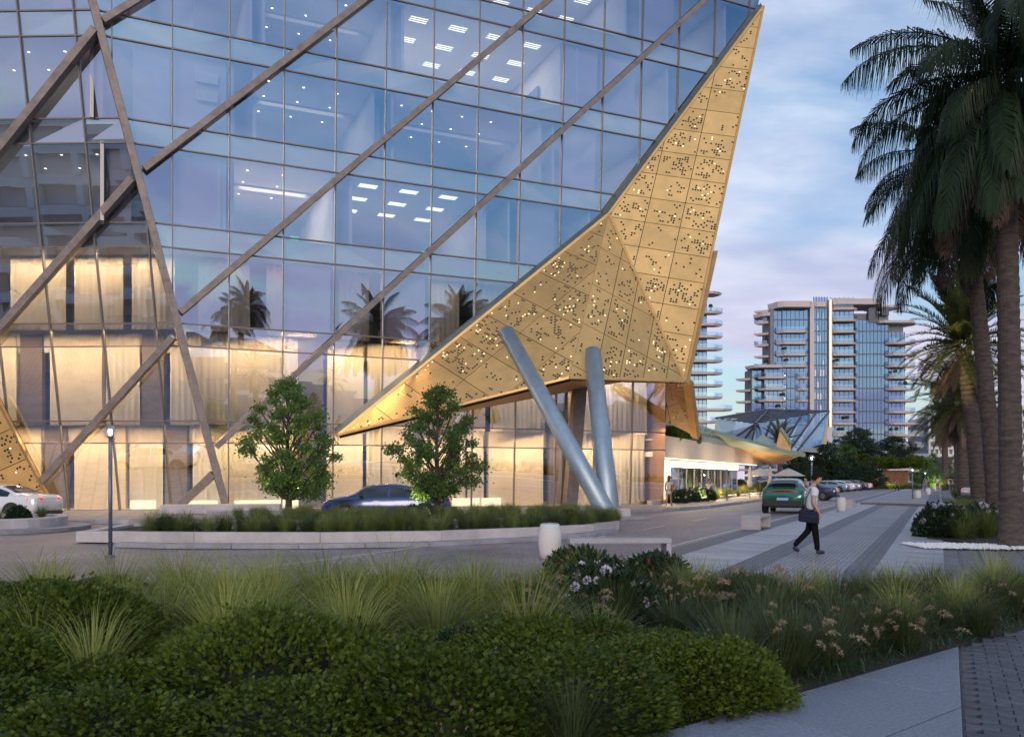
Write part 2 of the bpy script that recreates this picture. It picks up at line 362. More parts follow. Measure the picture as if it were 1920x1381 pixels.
# ================================================================== GROUND
RD = Vector((0.447, 0.894, 0)); RQ = Vector((0.894, -0.447, 0))     # along the road, across it (positive to the right)
def rp(a, s, z=0.0): 
    p = RQ * a + RD * s; return Vector((p.x, p.y, z))
M['asphalt'] = paver_mat('far_paving', (0.20, 0.195, 0.21), (0.17, 0.165, 0.18), (0.12, 0.12, 0.13), 0.8, 0.4, stain=0.3)
M['road'] = paver_mat('road_setts', (0.34, 0.285, 0.295), (0.255, 0.215, 0.235), (0.13, 0.115, 0.125), 0.24, 0.12, stain=0.5, rough=0.5)
M['drive'] = paver_mat('drive_setts', (0.32, 0.275, 0.29), (0.245, 0.21, 0.23), (0.13, 0.115, 0.125), 0.22, 0.11, rot=0.4, stain=0.5, rough=0.5)
M['strip_dark'] = paver_mat('dark_strip', (0.15, 0.155, 0.185), (0.12, 0.125, 0.15), (0.075, 0.075, 0.09), 0.3, 0.15, stain=0.3)
M['strip_grey'] = paver_mat('grey_setts', (0.34, 0.335, 0.37), (0.26, 0.26, 0.295), (0.15, 0.15, 0.17), 0.2, 0.1, stain=0.3, bump=0.5)
M['slab_pale'] = mat('pale_paving', (0.42, 0.42, 0.46), 0.5, orand=.16, var=0.3, vscale=1.1, bump=0.1, bscale=90)
M['sidewalk'] = paver_mat('sidewalk', (0.34, 0.31, 0.31), (0.29, 0.27, 0.28), (0.17, 0.16, 0.17), 1.2, 0.6, stain=0.2)
M['paint'] = mat('road_paint', (0.62, 0.62, 0.64), 0.6, var=0.35, vscale=8)
def sheet(name, pts, z, m, kind='structure'):
    b = MB(); b.poly([Vector((p[0], p[1], z)) for p in pts]); return tag(b.build(name, m), kind=kind)
sheet('ground', [(-1500, -800), (1500, -800), (1500, 2200), (-1500, 2200)], -0.02, M['asphalt'])
sheet('driveway', [(-60, 11), (12, 11), (12, 60), (-60, 60)], -0.012, M['drive'])
def strip(name, a0, a1, s0, s1, z, m): 
    return sheet(name, [rp(a0, s0), rp(a1, s0), rp(a1, s1), rp(a0, s1)], z, m)
road = strip('road', -11.6, -5.6, 12, 420, 0.0, M['road'])
strip('promenade', -5.6, 6.0, 8, 420, -0.006, M['asphalt'])
strip('dark_paving_strip', -5.6, -4.95, 10, 260, 0.004, M['strip_dark'])
pale = strip('pale_paving_strip', -4.95, -3.5, 10, 260, -0.002, M['strip_dark'])
strip('dark_paving_strip', -3.5, -2.9, 10, 260, 0.004, M['strip_dark'])
strip('sett_paving_strip', -2.9, -1.5, 10, 260, 0.002, M['strip_grey'])
strip('dark_paving_strip', -1.5, -1.05, 10, 260, 0.004, M['strip_dark'])
pale2 = strip('pale_paving_strip', -1.05, 0.1, 10, 260, -0.002, M['strip_dark'])
def slabs(parent, a0, a1, s0, s1, step, z, m, gap=0.012, th=0.02, name='paving_slab'):
    bx = MB(); bx.box((0, 0, 0), (a1 - a0 - gap, step - gap, th)); me = bx.mesh(name, m)
    s = s0
    while s < s1:
        p = rp((a0 + a1) / 2, s + step / 2, z - th / 2 + 0.012)
        o = obj_from(me, name, parent, p, RA - math.pi / 2); s += step
slabs(pale, -4.95, -3.5, 14, 62, 1.2, 0.0, M['slab_pale'])
slabs(pale2, -1.05, 0.1, 14, 62, 1.2, 0.0, M['slab_pale'])
strip('pale_paving_strip', -4.93, -3.52, 62, 260, 0.006, M['slab_pale'])
strip('pale_paving_strip', -1.03, 0.1, 62, 260, 0.006, M['slab_pale'])
# painted lines
pl = MB()
for a, wd in ((-5.85, 0.10), (-11.2, 0.10)):
    pl.poly([rp(a - wd / 2, 12, 0.006), rp(a + wd / 2, 12, 0.006), rp(a + wd / 2, 220, 0.006), rp(a - wd / 2, 220, 0.006)])
tag(pl.build('edge_line', M['paint'], road), kind='stuff')
dm = MB(); dm.box((0, 0, 0), (0.1, 2.4, 0.004)); dme = dm.mesh('lane_dash', M['paint'])
for k in range(9): obj_from(dme, 'lane_dash', road, rp(-8.6, 22 + k * 6.0, 0.005), RA - math.pi / 2)
# kerb between road and pavement by the building
sw_edge = [Vector((-34, 28.2, 0)), Vector((-12, 31.6, 0)), Vector((0.5, 36.3, 0)), Vector((5.2, 40.2, 0)), rp(-11.6, 48), rp(-11.6, 60), rp(-11.6, 90), rp(-11.6, 190)]
sb = MB(); back = [Vector((p.x - 14, p.y + 32, 0)) for p in reversed(sw_edge)]
sb.poly([Vector((p.x, p.y, 0.13)) for p in sw_edge + back]); swo = tag(sb.build('pavement', M['sidewalk']), kind='structure')
def kerb_run(name, pts, wd, h, step, m, z0=0.0, gap=0.012, parent=None, bev=0.012):
    """a run of separate kerb stones along a polyline"""
    root = parent
    for i in range(len(pts) - 1):
        a, b = Vector(pts[i]), Vector(pts[i + 1]); L = (b - a).length; n = max(1, int(L / step)); d = (b - a) / n
        nrm = Vector((-d.y, d.x, 0)).normalized()
        bx = MB(); bx.box((0, 0, 0), (d.length - gap, wd, h)); me = bx.mesh(name, m); ang = math.atan2(d.y, d.x)
        for k in range(n):
            c = a + d * (k + 0.5); o = obj_from(me, name, root, (c.x, c.y, z0 + h / 2), ang)
kerb_run('kerb_stone', [(p.x, p.y, 0) for p in sw_edge[:7]], 0.22, 0.15, 1.9, M['kerb'], parent=swo)
# raised cross kerb far down the promenade
k0, k1 = gnd(1618, 945), gnd(1768, 950)
ck = MB(); ck.bar(k0 + Vector((0, 0, 0.07)), k1 + Vector((0, 0, 0.07)), 0.5, 0.14)
tag(ck.build('raised_kerb', mat('rust_kerb', (0.27, 0.20, 0.18), 0.7, var=0.2)), kind='structure')
ck = MB(); a0, a1 = k0, k1; q = RD * 1.2; up = Vector((0, 0, 0.135))
ck.poly([k0 + up, k1 + up, k1 + up + RD * 60, k0 + up + RD * 60]); 
ro = tag(ck.build('raised_promenade', M['strip_grey']), kind='structure')
ck = MB(); p0 = k1 + up + Vector((0, 0, .004)); q = (k0 - k1).normalized()
ck.poly([p0 + q * 1.2, p0 + q * 0.2, p0 + q * 0.2 + RD * 60, p0 + q * 1.2 + RD * 60]); ck.build('dark_paving_strip', M['strip_dark'], ro)

# ================================================================== THE GLASS BUILDING
P0 = Vector((-15.92, 40.0, 0)); D = Vector((0.9135, 0.4069, 0)); W = Vector((0.0199, -0.05, 1.0)); MIN = Vector((-0.4069, 0.9135, 0))
NF = D.cross(W).normalized()                                       # outward (towards the street)
if NF.y > 0: NF = -NF
def FP(t, z, off=0.0): return P0 + D * t + W * z + NF * off
def fpx(u, v, off=0.0):
    h = hit(u, v, P0 + NF * off, NF); z = h.z - NF.z * off
    t = (h - NF * off - P0 - W * z).dot(D); return t, z
LOW = [3.35 + 4.475 * i for i in range(7)]; HIGH = [a + 1.04 for a in LOW]
ZL = sorted([0.0] + LOW + HIGH + [34.8])
c_b, c_t = fpx(425, 958), fpx(172, 0)
def corner_t(z): return c_b[0] + (c_t[0] - c_b[0]) * (z - c_b[1]) / (c_t[1] - c_b[1])
r_a, r_b = fpx(1420, 14), fpx(1318, 430)
def right_t(z): return 27.35 if z < 7.9 else r_b[0] + (r_a[0] - r_b[0]) * (z - r_b[1]) / (r_a[1] - r_b[1])
C0 = FP(corner_t(0), 0); CD = (FP(corner_t(20), 20) - C0) / 20.0   # corner line, per metre of height
LA = Vector((1, -0.031, 0))
NL = LA.cross(CD).normalized()
if NL.y > 0: NL = -NL
def LP(x, z, off=0.0): return C0 + CD * z + LA * x + NL * off
def lpx(u, v, off=0.0):
    h = hit(u, v, C0 + NL * off, NL); z = h.z - NL.z * off
    return (h - NL * off - C0 - CD * z).dot(LA), z
bld = thing('glass_office_building', 'faceted glass office building with bronze diagonal beams and a gold corner wing', 'building', (-10, 44, 0))
B = dict(parent=bld, world=True)
# panes, main face
TJ = [2.5 * j for j in range(-4, 15)]
def panes(lines, rows, poly_of, place, slope=0.0):
    for k in range(len(rows) - 1):
        z0, z1 = rows[k], rows[k + 1]; cl = poly_of(z0, z1)
        for j in range(len(lines) - 1):
            a, b = lines[j], lines[j + 1]
            q = [(a + slope * z0, z0), (b + slope * z0, z0), (b + slope * z1, z1), (a + slope * z1, z1)]
            q = clip_poly(q, cl)
            if len(q) < 3 or abs(area2(q)) < 0.05: continue
            wob = random.Random(k * 100 + j); m = MB(); m.poly([place(x, z, wob.uniform(-.013, .013)) for x, z in q])
            sp = abs(z1 - z0 - 1.04) < 0.02
            m.build('spandrel_pane' if sp else 'glass_pane', M['spandrel'] if sp else M['glass'], **B)
panes(TJ, ZL, lambda a, b: [(corner_t(a), a), (right_t(a + 0.01), a), (right_t(b - 0.01), b), (corner_t(b), b)], FP)
# panes, left face
lx0, lz0 = lpx(226, 961); lx1, lz1 = lpx(137, 0); LS = (lx1 - lx0) / (lz1 - lz0); lxb = lx0 - LS * lz0
LJ = [lxb + 2.5 * j for j in range(-9, 5)]
panes(LJ, ZL, lambda a, b: [(-22, a), (0, a), (0, b), (-22, b)], LP, LS)
# mullions and transoms
for t in TJ:
    pts = [z for z in np.linspace(0, 34.8, 120) if corner_t(z) < t < right_t(z)]
    if len(pts) < 2: continue
    runs = [(pts[0], pts[-1])]
    m = MB(); m.bar(FP(t, pts[0], 0.03), FP(t, pts[-1], 0.03), 0.055, 0.14, NF); m.build('mullion', M['mullion'], **B)
for z in ZL[1:-1]:
    m = MB(); m.bar(FP(corner_t(z), z, 0.02), FP(right_t(z), z, 0.02), 0.06, 0.10, NF); m.build('transom', M['mullion'], **B)
    m = MB(); m.bar(LP(-22, z, 0.02), LP(0, z, 0.02), 0.06, 0.10, NL); m.build('transom', M['mullion'], **B)
for x in LJ:
    zt = [z for z in np.linspace(0, 34.8, 120) if -22 < x + LS * z < 0]
    if len(zt) < 2: continue
    m = MB(); m.bar(LP(x + LS * zt[0], zt[0], 0.03), LP(x + LS * zt[-1], zt[-1], 0.03), 0.06, 0.14, NL); m.build('mullion', M['mullion'], **B)
# corner beam and diagonal beams
m = MB(); m.bar(FP(corner_t(0), 0, 0.2), FP(corner_t(34.8), 34.8, 0.2), 0.34, 0.44, NF); m.build('corner_beam', M['bronze'], bevel=0.02, **B)
def fbeam(a, b, wd=0.34, dp=0.36, ext=0.0):
    ta, za = fpx(*a, 0.35); tb, zb = fpx(*b, 0.35)
    p, q = FP(ta, za, 0.33), FP(tb, zb, 0.33); q = q + (q - p) * ext
    m = MB(); m.bar(p, q, wd, dp, NF); m.build('diagonal_beam', M['bronze'], bevel=0.015, **B)
fbeam((193, 38), (262, -4), 0.30, 0.24, 3.0); fbeam((270, 316), (680, 2), 0.30, 0.24, 0.4); fbeam((338, 585), (1030, -2), 0.29, 0.24, 0.25); fbeam((405, 838), (1322, 0), 0.28, 0.24, 0.06)
def lbeam(a, b, wd=0.42, dp=0.6, ext=0.0):
    xa, za = lpx(*a, 0.35); xb, zb = lpx(*b, 0.35)
    p, q = LP(xa, za, 0.34), LP(xb, zb, 0.34); q = q + (q - p) * ext
    m = MB(); m.bar(p, q, wd, dp, NL); m.build('diagonal_beam', M['bronze'], bevel=0.015, **B)
lbeam((180, 55), (0, 280), 0.34, 0.42, 0.8); lbeam((250, 335), (0, 617), 0.33, 0.42, 0.6); lbeam((325, 632), (76, 905), 0.31, 0.36); lbeam((400, 888), (330, 955), 0.34, 0.4)
# floor slabs with ceilings, back walls
def outline(z, inset=0.14, depth=15.0):
    s = MIN * inset + Vector((0, 0.0, 0))
    l = LP(-22, z) + Vector((0, inset, 0)); c = FP(corner_t(z), z) + MIN * inset + Vector((0, inset * .4, 0)); r = FP(right_t(z), z) + MIN * inset - D * 0.2
    return [l, c, r, r + MIN * depth, l + MIN * depth]
floor0 = MB(); floor0.poly([p + Vector((0, 0, 0.02)) for p in outline(0.14, 0.02)]); floor0.build('lobby_floor', M['infloor'], **B)
SL = []
for i in range(7):
    m = MB(); ins = 1.9 if i < 2 else 0.14; m.prism(outline(LOW[i] + 0.06, ins), outline(HIGH[i] - 0.06, ins)); SL.append(m.build('floor_slab', M['ceiling'], fix=True, **B))
def storey(s): return (0.15 if s == 0 else HIGH[s - 1] - 0.06, LOW[s] + 0.06 if s < 7 else 34.8)
for s in range(7):
    z0, z1 = storey(s); o = outline((z0 + z1) / 2, 0.3, 9.5 if s > 1 else 7.0)
    a, b = o[4] - D * 4, o[3]
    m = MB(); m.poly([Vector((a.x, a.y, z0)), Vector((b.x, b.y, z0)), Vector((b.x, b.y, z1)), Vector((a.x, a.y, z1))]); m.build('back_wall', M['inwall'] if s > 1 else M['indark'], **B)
m = MB(); o = [FP(right_t(z), z) for z in (0, 7.85)] + [FP(right_t(7.95), 7.95), FP(right_t(34.8), 34.8)]
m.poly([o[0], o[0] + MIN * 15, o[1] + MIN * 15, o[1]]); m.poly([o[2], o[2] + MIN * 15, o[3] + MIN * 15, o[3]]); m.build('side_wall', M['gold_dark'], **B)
def IP(t, s, z, zr=None):
    """inside point: t along the face at height zr, s metres behind the glass, at height z"""
    p = FP(t, z if zr is None else zr) + MIN * s; return Vector((p.x, p.y, z))
# lower two storeys: sheer curtains, marble panels, columns, light boxes, warm lamps
M['curtain'] = bpy.data.materials.new('sheer_curtain'); M['curtain'].use_nodes = True
_t = M['curtain'].node_tree; _t.nodes.clear()
_d = _t.nodes.new("ShaderNodeBsdfDiffuse"); _d.inputs[0].default_value = (0.80, 0.74, 0.62, 1); _l = _t.nodes.new("ShaderNodeBsdfTranslucent"); _l.inputs[0].default_value = (0.80, 0.74, 0.62, 1)
_m = _t.nodes.new("ShaderNodeMixShader"); _m.inputs[0].default_value = 0.3; _o = _t.nodes.new("ShaderNodeOutputMaterial")
_t.links.new(_d.outputs[0], _m.inputs[1]); _t.links.new(_l.outputs[0], _m.inputs[2]); _t.links.new(_m.outputs[0], _o.inputs[0])
def curtain(a, b, z0, z1, nrm, seed, name='curtain', m=None):
    r = random.Random(seed); L = (b - a).length; n = max(6, int(L / 0.05)); d = (b - a) / n; pts = []
    ph = r.uniform(0, 6)
    for i in range(n + 1):
        x = i * L / n; off = 0.022 * math.sin(x * 2 * math.pi / 0.30 + ph + 0.8 * math.sin(x * 2.1 + ph)) + 0.02 * math.sin(x * 2 * math.pi / 0.83)
        pts.append(a + d * i + nrm * off)
    mb = MB(); k = len(pts)
    mb.v = [(p.x, p.y, z0) for p in pts] + [(p.x, p.y, z1) for p in pts]
    mb.f = [(i, i + 1, k + i + 1, k + i) for i in range(k - 1)]; mb.m = [0] * (k - 1)
    return mb.build(name, m or M['curtain'], smooth=True, **B)
def lamp_area(name, p, size, sy, energy, colr, rot):
    l = bpy.data.lights.new(name, 'AREA'); l.shape = 'RECTANGLE'; l.size = size; l.size_y = sy; l.energy = energy; l.color = colr
    o = bpy.data.objects.new(name, l); col.objects.link(o); o.location = p; o.rotation_euler = rot; return o
ANG = math.atan2(D.y, D.x)
WARM = (1.0, 0.67, 0.35)
sd_ = 0
for s in (0, 1):
    z0, z1 = storey(s); zc_ = HIGH[s] - .1; z0 = z0 if s == 0 else HIGH[0] - .1
    tl = corner_t((z0 + z1) / 2) + 0.5
    segs = [(tl, 6.0, 'c'), (6.0, 7.3, 'd'), (7.5, 9.4, 'm'), (9.6, 12.3, 'c'), (12.6, 15.2, 'c'), (15.3, 16.3, 'm' if s else 'c'), (16.6, 20.0, 'c' if s else 'm'), (20.4, 21.2, 'd'), (21.5, 23.6, 'c'), (24.0, 26.9, 'c')]
    for a, b, k in segs:
        pa, pb = IP(a, 1.35, z0, z0), IP(b, 1.35, z0, z0); sd_ += 1
        if k == 'c': curtain(pa, pb, z0, zc_, MIN, sd_)
        else:
            mb = MB(); mb.prism([pa, pb, pb + MIN * 0.35, pa + MIN * 0.35], [Vector((p.x, p.y, zc_)) for p in (pa, pb, pb + MIN * 0.35, pa + MIN * 0.35)])
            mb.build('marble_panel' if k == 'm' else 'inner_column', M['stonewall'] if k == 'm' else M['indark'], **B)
    for k, t in enumerate((4.0, 9.5, 14.5, 19.5, 24.5)):
        lamp_area('strip_lamp', IP(t, 0.6, zc_ - 0.08), 4.9, 0.12, 240 if s == 0 else 230, WARM, (0, R(-10), ANG))
    for xa, xb, k in ((-2.2, -0.5, 'c'), (-3.6, -2.5, 'd'), (-5.4, -3.7, 'c'), (-8.2, -5.6, 'm'), (-9.7, -8.6, 'd'), (-12.6, -9.9, 'm'), (-16, -13.2, 'c'), (-21, -16.5, 'c')):
        zr = z1 if False else z0
        pa = LP(xa, zr) + Vector((0, 1.5, 0)); pb = LP(xb, zr) + Vector((0, 1.5, 0)); pa.z = pb.z = z0; sd_ += 1
        if k == 'c': curtain(pa, pb, z0, zc_, Vector((0, 1, 0)), sd_)
        else:
            mb = MB(); e = Vector((0, 0.35, 0)); bt = [pa, pb, pb + e, pa + e]
            mb.prism(bt, [Vector((p.x, p.y, zc_)) for p in bt]); mb.build('marble_panel' if k == 'm' else 'inner_column', M['stonewall'] if k == 'm' else M['indark'], **B)
    for x in (-2.6, -7.6, -12.6):
        p = LP(x, zc_) + Vector((0, 0.9, 0)); p.z = zc_ - 0.08
        lamp_area('strip_lamp', p, 4.8, 0.12, 250, WARM, (0, 0, -0.03))
# glowing light boxes at the foot of the lobby wall, reception plants
for a, b in ((2.9, 6.0), (14.0, 15.9), (16.1, 17.2), (9.7, 11.2)):
    mb = MB(); pa, pb = IP(a, 1.0, 0.16, 0), IP(b, 1.0, 0.16, 0); bt = [pa, pb, pb + MIN * 0.2, pa + MIN * 0.2]
    mb.prism(bt, [p + Vector((0, 0, 0.42)) for p in bt]); mb.build('light_box', M['warm'], **B)
for xa, xb in ((-5.2, -4.0), (-2.4, -0.9)):
    mb = MB(); pa = LP(xa, 0) + Vector((0, 1.05, 0.16)); pb = LP(xb, 0) + Vector((0, 1.05, 0.16)); e = Vector((0, 0.2, 0)); bt = [pa, pb, pb + e, pa + e]
    mb.prism(bt, [p + Vector((0, 0, 0.42)) for p in bt]); mb.build('light_box', M['warm'], **B)
# third storey: tall sheer curtains, unlit
z0, z1 = storey(2)
for t_ in (4.5, 12.5): lamp_area('strip_lamp', IP(t_, 0.7, z1 - 0.1, z1), 5.0, 0.12, 14, WARM, (0, 0, ANG))
for k, (a, b) in enumerate(((1.2, 3.6), (4.4, 6.9), (8.0, 9.6), (10.2, 12.2), (12.9, 14.6), (15.4, 17.6))):
    curtain(IP(a, 1.2, z0, z0), IP(b, 1.2, z0, z0), z0, z1, MIN, 50 + k)
for k, (a, b) in enumerate(((-2.7, -0.6), (-5.5, -3.1), (-8.6, -5.9), (-11.8, -9.2))):
    pa = LP(a, z0) + Vector((0, 1.2, 0)); pb = LP(b, z0) + Vector((0, 1.2, 0)); pa.z = pb.z = z0
    curtain(pa, pb, z0, z1, Vector((0, 1, 0)), 60 + k)
for x in (-10.5, -6.6, -2.4):
    p = LP(x, z1) + Vector((0, 1.0, 0)); p.z = z1 - 0.1
    lamp_area('strip_lamp', p, 4.4, 0.12, 150, WARM, (0, 0, -0.03))
# upper rooms: partitions, ceiling lamps
def wall_box(name, a, b, z0, z1, th, m, parent=bld):
    e = (b - a).cross(Vector((0, 0, 1))).normalized() * th; bt = [a, b, b + e, a + e]
    mb = MB(); mb.prism([Vector((p.x, p.y, z0)) for p in bt], [Vector((p.x, p.y, z1)) for p in bt]); return mb.build(name, m, parent, world=True, fix=True)
dl = MB(); dl.lathe([(0.001, 0), (0.062, 0)], 10); dl_me = dl.mesh('downlight', M['cool'])
stp = MB(); stp.box((0, 0, 0), (0.95, 0.05, 0.02)); st_me = stp.mesh('ceiling_strip', M['strip'])
M['exit'] = glow('exit_sign', (0.06, 0.55, 0.25), 0.9)
M['door'] = mat('inner_door', (0.12, 0.15, 0.22), 0.5)
M['pink'] = mat('rose_wall', (0.60, 0.42, 0.40), 0.8)
# (storey, t0, t1, ceiling lamps, lamp watts)
ROOMS = [(3, 2.6, 7.5, 'dots', 120), (3, 8.3, 15.6, 'strips', 40), (3, -3.0, 2.0, None, 0), (3, 17, 22, None, 0),
         (4, 3.6, 9.4, 'dots', 45), (4, 10.4, 18.8, 'dots', 40), (4, 19.6, 26, None, 20), (4, -3.4, 2.6, 'panels', 25),
         (5, -2.0, 3.4, 'panels', 25), (5, 4.0, 10.2, 'dots', 30), (5, 10.9, 20.0, 'strips', 150), (5, 21, 27, None, 15),
         (6, 8.0, 14.5, 'strips', 60), (6, 15.2, 24, 'strips', 60), (6, 25, 31, None, 25)]
for s, a, b, style, watts in ROOMS:
    z0, z1 = storey(s)
    wl = wall_box('partition', IP(a, 0.5, z0, z1), IP(a, 9.3, z0, z1), z0, z1, 0.15, M['inwall'])
    wr = wall_box('partition', IP(b, 0.5, z0, z1), IP(b, 9.3, z0, z1), z0, z1, 0.15, M['inwall'])
    if style == 'dots':
        for i in range(int((b - a) / 1.7)):
            for sdep in (1.6, 3.4, 5.4):
                p = IP(a + 0.9 + i * 1.7, sdep, z1 - 0.012, z1); obj_from(dl_me, 'downlight', SL[s], p)
        g = wall_box('ceiling_beam', IP(a + 0.2, 4.4, z1 - 0.3, z1), IP(b - 0.2, 4.4, z1 - 0.3, z1), z1 - 0.28, z1 - 0.004, 0.6, M['inwall'])
    elif style == 'strips':
        for i in range(int((b - a) / 2.2)):
            for sdep in (1.4, 3.6, 5.8):
                for q in (-0.2, 0, 0.2):
                    p = IP(a + 1.2 + i * 2.2, sdep + q, z1 - 0.02, z1); obj_from(st_me, 'ceiling_strip', SL[s], p, ANG)
    if watts:
        lamp_area('room_lamp', IP((a + b) / 2, 4.0, z1 - 0.10, z1), b - a - 1.5, 4.0, watts, (1.0, 0.90, 0.76), (0, 0, ANG))
    # a door with a green sign on the far side, a picture on the cross wall
    if s in (3, 4) and style:
        p = IP(b - 0.9, 9.1, z0, z1); wall_box('inner_door', p, p + D * 0.9, z0, z0 + 2.2, 0.08, M['door'])
        q = IP(b - 0.7, 9.05, z0, z1); wall_box('exit_sign', q, q + D * 0.5, z0 + 2.4, z0 + 2.62, 0.06, M['exit'])
# rose coloured piers and pale display panels behind the glass of the upper floors
for s, t, wd in ((3, 0.4, 1.6), (4, 0.2, 2.4), (5, -1.0, 2.0), (4, 19.4, 2.6), (5, 21.2, 2.6), (3, 18.2, 2.4), (5, 10.4, 0.4), (4, 9.6, 0.5), (6, 25, 3.0)):
    z0, z1 = storey(s); wall_box('inner_pier', IP(t, 1.6, z0, z1), IP(t + wd, 1.6, z0, z1), z0, z1, -0.3, M['pink'])
M['blind'] = mat('lilac_blind', (0.62, 0.50, 0.56), .85, var=.05, vscale=1.0)
for s, a, b in ((2, 5.1, 7.4), (2, 10.1, 12.4), (3, 0.1, 2.4), (3, 17.6, 19.9), (4, -2.4, -0.1), (4, 0.1, 2.4), (4, 20.1, 22.4), (5, -3.2, -0.9), (5, 20.1, 22.4), (5, 22.6, 24.9), (6, 25.1, 27.4), (6, 5.1, 7.4)):
    z0, z1 = storey(s); a = max(a, corner_t(z0) + .4)
    mb = MB(); mb.poly([FP(a, z0 + .1) + MIN * .5, FP(b, z0 + .1) + MIN * .5, FP(b, z1 - .05) + MIN * .5, FP(a, z1 - .05) + MIN * .5]); mb.build('roller_blind', M['blind'], **B)
z0, z1 = storey(4)
for dz in (1.5, 2.35):
    p = IP(1.0, 0.3, z0, z1); wall_box('wall_panel', p, p + D * 1.0, z0 + dz, z0 + dz + 0.5, -0.06, M['cool'] if False else M['white'])
z0, z1 = storey(5); p = IP(18.2, 9.0, z0, z1); wall_box('picture', IP(19.9, 3.0, z0, z1), IP(19.9, 5.2, z0, z1), z0 + 0.8, z0 + 2.2, -0.08, M['door'])
# left face: rooms above
for s in (3, 4, 5):
    z0, z1 = storey(s)
    for i in range(3):
        for dep in (1.5, 3.2):
            p = LP(-1.6 - i * 1.7 - s * .2, z1) + Vector((0, dep, 0)); p.z = z1 - 0.012; obj_from(dl_me, 'downlight', SL[s], p)
    p = LP(-5.5, z1) + Vector((0, 4, 0)); p.z = z1 - 0.1
    lamp_area('room_lamp', p, 5, 3, 45, (1.0, 0.9, 0.78), (0, 0, 0))
    a = LP(-1.2, z1) + Vector((0, 0.6, 0)); wall_box('inner_pier', a, a + Vector((1.0, 0, 0)), z0, z1, -0.3, M['pink'])
z0, z1 = storey(3); a = LP(-9.7, z1) + Vector((0, 3, 0)); wall_box('exit_sign', a, a + Vector((0.9, 0, 0)), z0 + 1.9, z0 + 2.2, -0.05, M['exit'])

# ================================================================== THE GOLD WING
def fo(u, v, off): 
    t, z = fpx(u, v, off); return FP(t, z, off)
A = fo(1431, 13, 0.6); Bv = fo(1141, 401, 0.7); Cv = fo(634, 815, 0.35)
P = at(1283, 714, 44.0); Q = at(1067, 708, 40.5)
E = fo(1252, 700, -0.3)
def dots_for(cell, style, r, pitch=0.145):
    """perforation centres inside a cell (list of 2-D points): clumps of punched holes, some of them lit"""
    xs = [p[0] for p in cell]; ys = [p[1] for p in cell]; x0, x1, y0, y1 = min(xs), max(xs), min(ys), max(ys)
    nx, ny = int((x1 - x0) / pitch), int((y1 - y0) / pitch); pts = set()
    n = {'dense': 21, 'mid': 12, 'sparse': 5}[style] * max(0.3, (x1 - x0) * (y1 - y0) / 2.4)
    for _ in range(int(n)):
        i, j = r.randrange(max(1, nx)), r.randrange(max(1, ny)); k = r.choice((1, 1, 2, 2, 3)) if style != 'sparse' else r.choice((1, 1, 2, 3))
        di, dj = r.choice(((1, 0), (0, 1), (1, 1), (1, -1)))
        for q in range(k): pts.add((i + di * q + (r.random() < .25), j + dj * q))
    out = []
    for i, j in pts:
        p = (x0 + (i + 0.5) * pitch, y0 + (j + 0.5) * pitch); ok = True
        for a in range(len(cell)):
            c, d = cell[a], cell[(a + 1) % len(cell)]; L = math.hypot(d[0] - c[0], d[1] - c[1])
            if L > 1e-6 and ((d[0] - c[0]) * (p[1] - c[1]) - (d[1] - c[1]) * (p[0] - c[0])) / L < 0.09: ok = False; break
        if ok: out.append(p)
    return out
def facet(root, tri, e1, o, sa, sb, outn, seed, styles, m=None, rad=0.058, gap=0.018, oa=0.0, ob=0.0, lit=0.10, pitch=0.145, back=None):
    """clad a flat facet with separate perforated panels laid on a grid with axis e1"""
    r = random.Random(seed); n = (tri[1] - tri[0]).cross(tri[2] - tri[0]).normalized()
    if n.dot(outn) < 0: n = -n
    o = o - n * (o - tri[0]).dot(n); e1 = (e1 - n * e1.dot(n)).normalized(); e2 = n.cross(e1)
    P2 = [((p - o).dot(e1), (p - o).dot(e2)) for p in tri]
    if area2(P2) < 0: P2 = P2[::-1]
    W3 = lambda x, y, h: o + e1 * x + e2 * y + n * h
    bk = MB(); bk.prism([W3(x, y, -0.25) for x, y in P2], [W3(x, y, -0.055) for x, y in P2]); bk.build('backing_plate', back or M['hole'], root, world=True)
    xs = [p[0] for p in P2]; ys = [p[1] for p in P2]
    a = math.floor((min(xs) - oa) / sa)
    for i in range(a, int((max(xs) - oa) / sa) + 1):
        for j in range(math.floor((min(ys) - ob) / sb), int((max(ys) - ob) / sb) + 1):
            x0, x1, y0, y1 = oa + i * sa + gap, oa + (i + 1) * sa - gap, ob + j * sb + gap, ob + (j + 1) * sb - gap
            c = clip_poly([(x0, y0), (x1, y0), (x1, y1), (x0, y1)], P2)
            if len(c) < 3 or abs(area2(c)) < 0.03: continue
            tw = 0.0
            mb = MB(); mb.prism([W3(x, y, -0.05) for x, y in c], [W3(x, y, 0.0) for x, y in c]); pan = mb.build('panel', m or M['gold'], root, world=True)
            st = r.choice(styles)
            if st is None: continue
            dk, lt = MB(), MB()
            for x, y in dots_for(c, st, r, pitch):
                t = lt if r.random() < lit else dk; rad_ = rad if t is dk else rad * .72
                t.poly([W3(x + rad_ * math.cos(q * math.pi / 4), y + rad_ * math.sin(q * math.pi / 4), 0.004) for q in range(8)])
            if dk.f: tag(dk.build('perforations', M['hole'], pan), kind='stuff')
            if lt.f: tag(lt.build('lit_perforations', M['hole_lit'], pan), kind='stuff')
wing = thing('gold_wing', 'folded gold wing of perforated metal panels over the corner entrance', 'canopy', (P.x, P.y, P.z))
FRONT = Vector((0.2, -1, 0.1))
facet(wing, [A, Bv, P], P - A, A, 1.62, 1.95, FRONT, 3, ['dense', 'dense', 'dense', 'mid', 'sparse', 'sparse'])
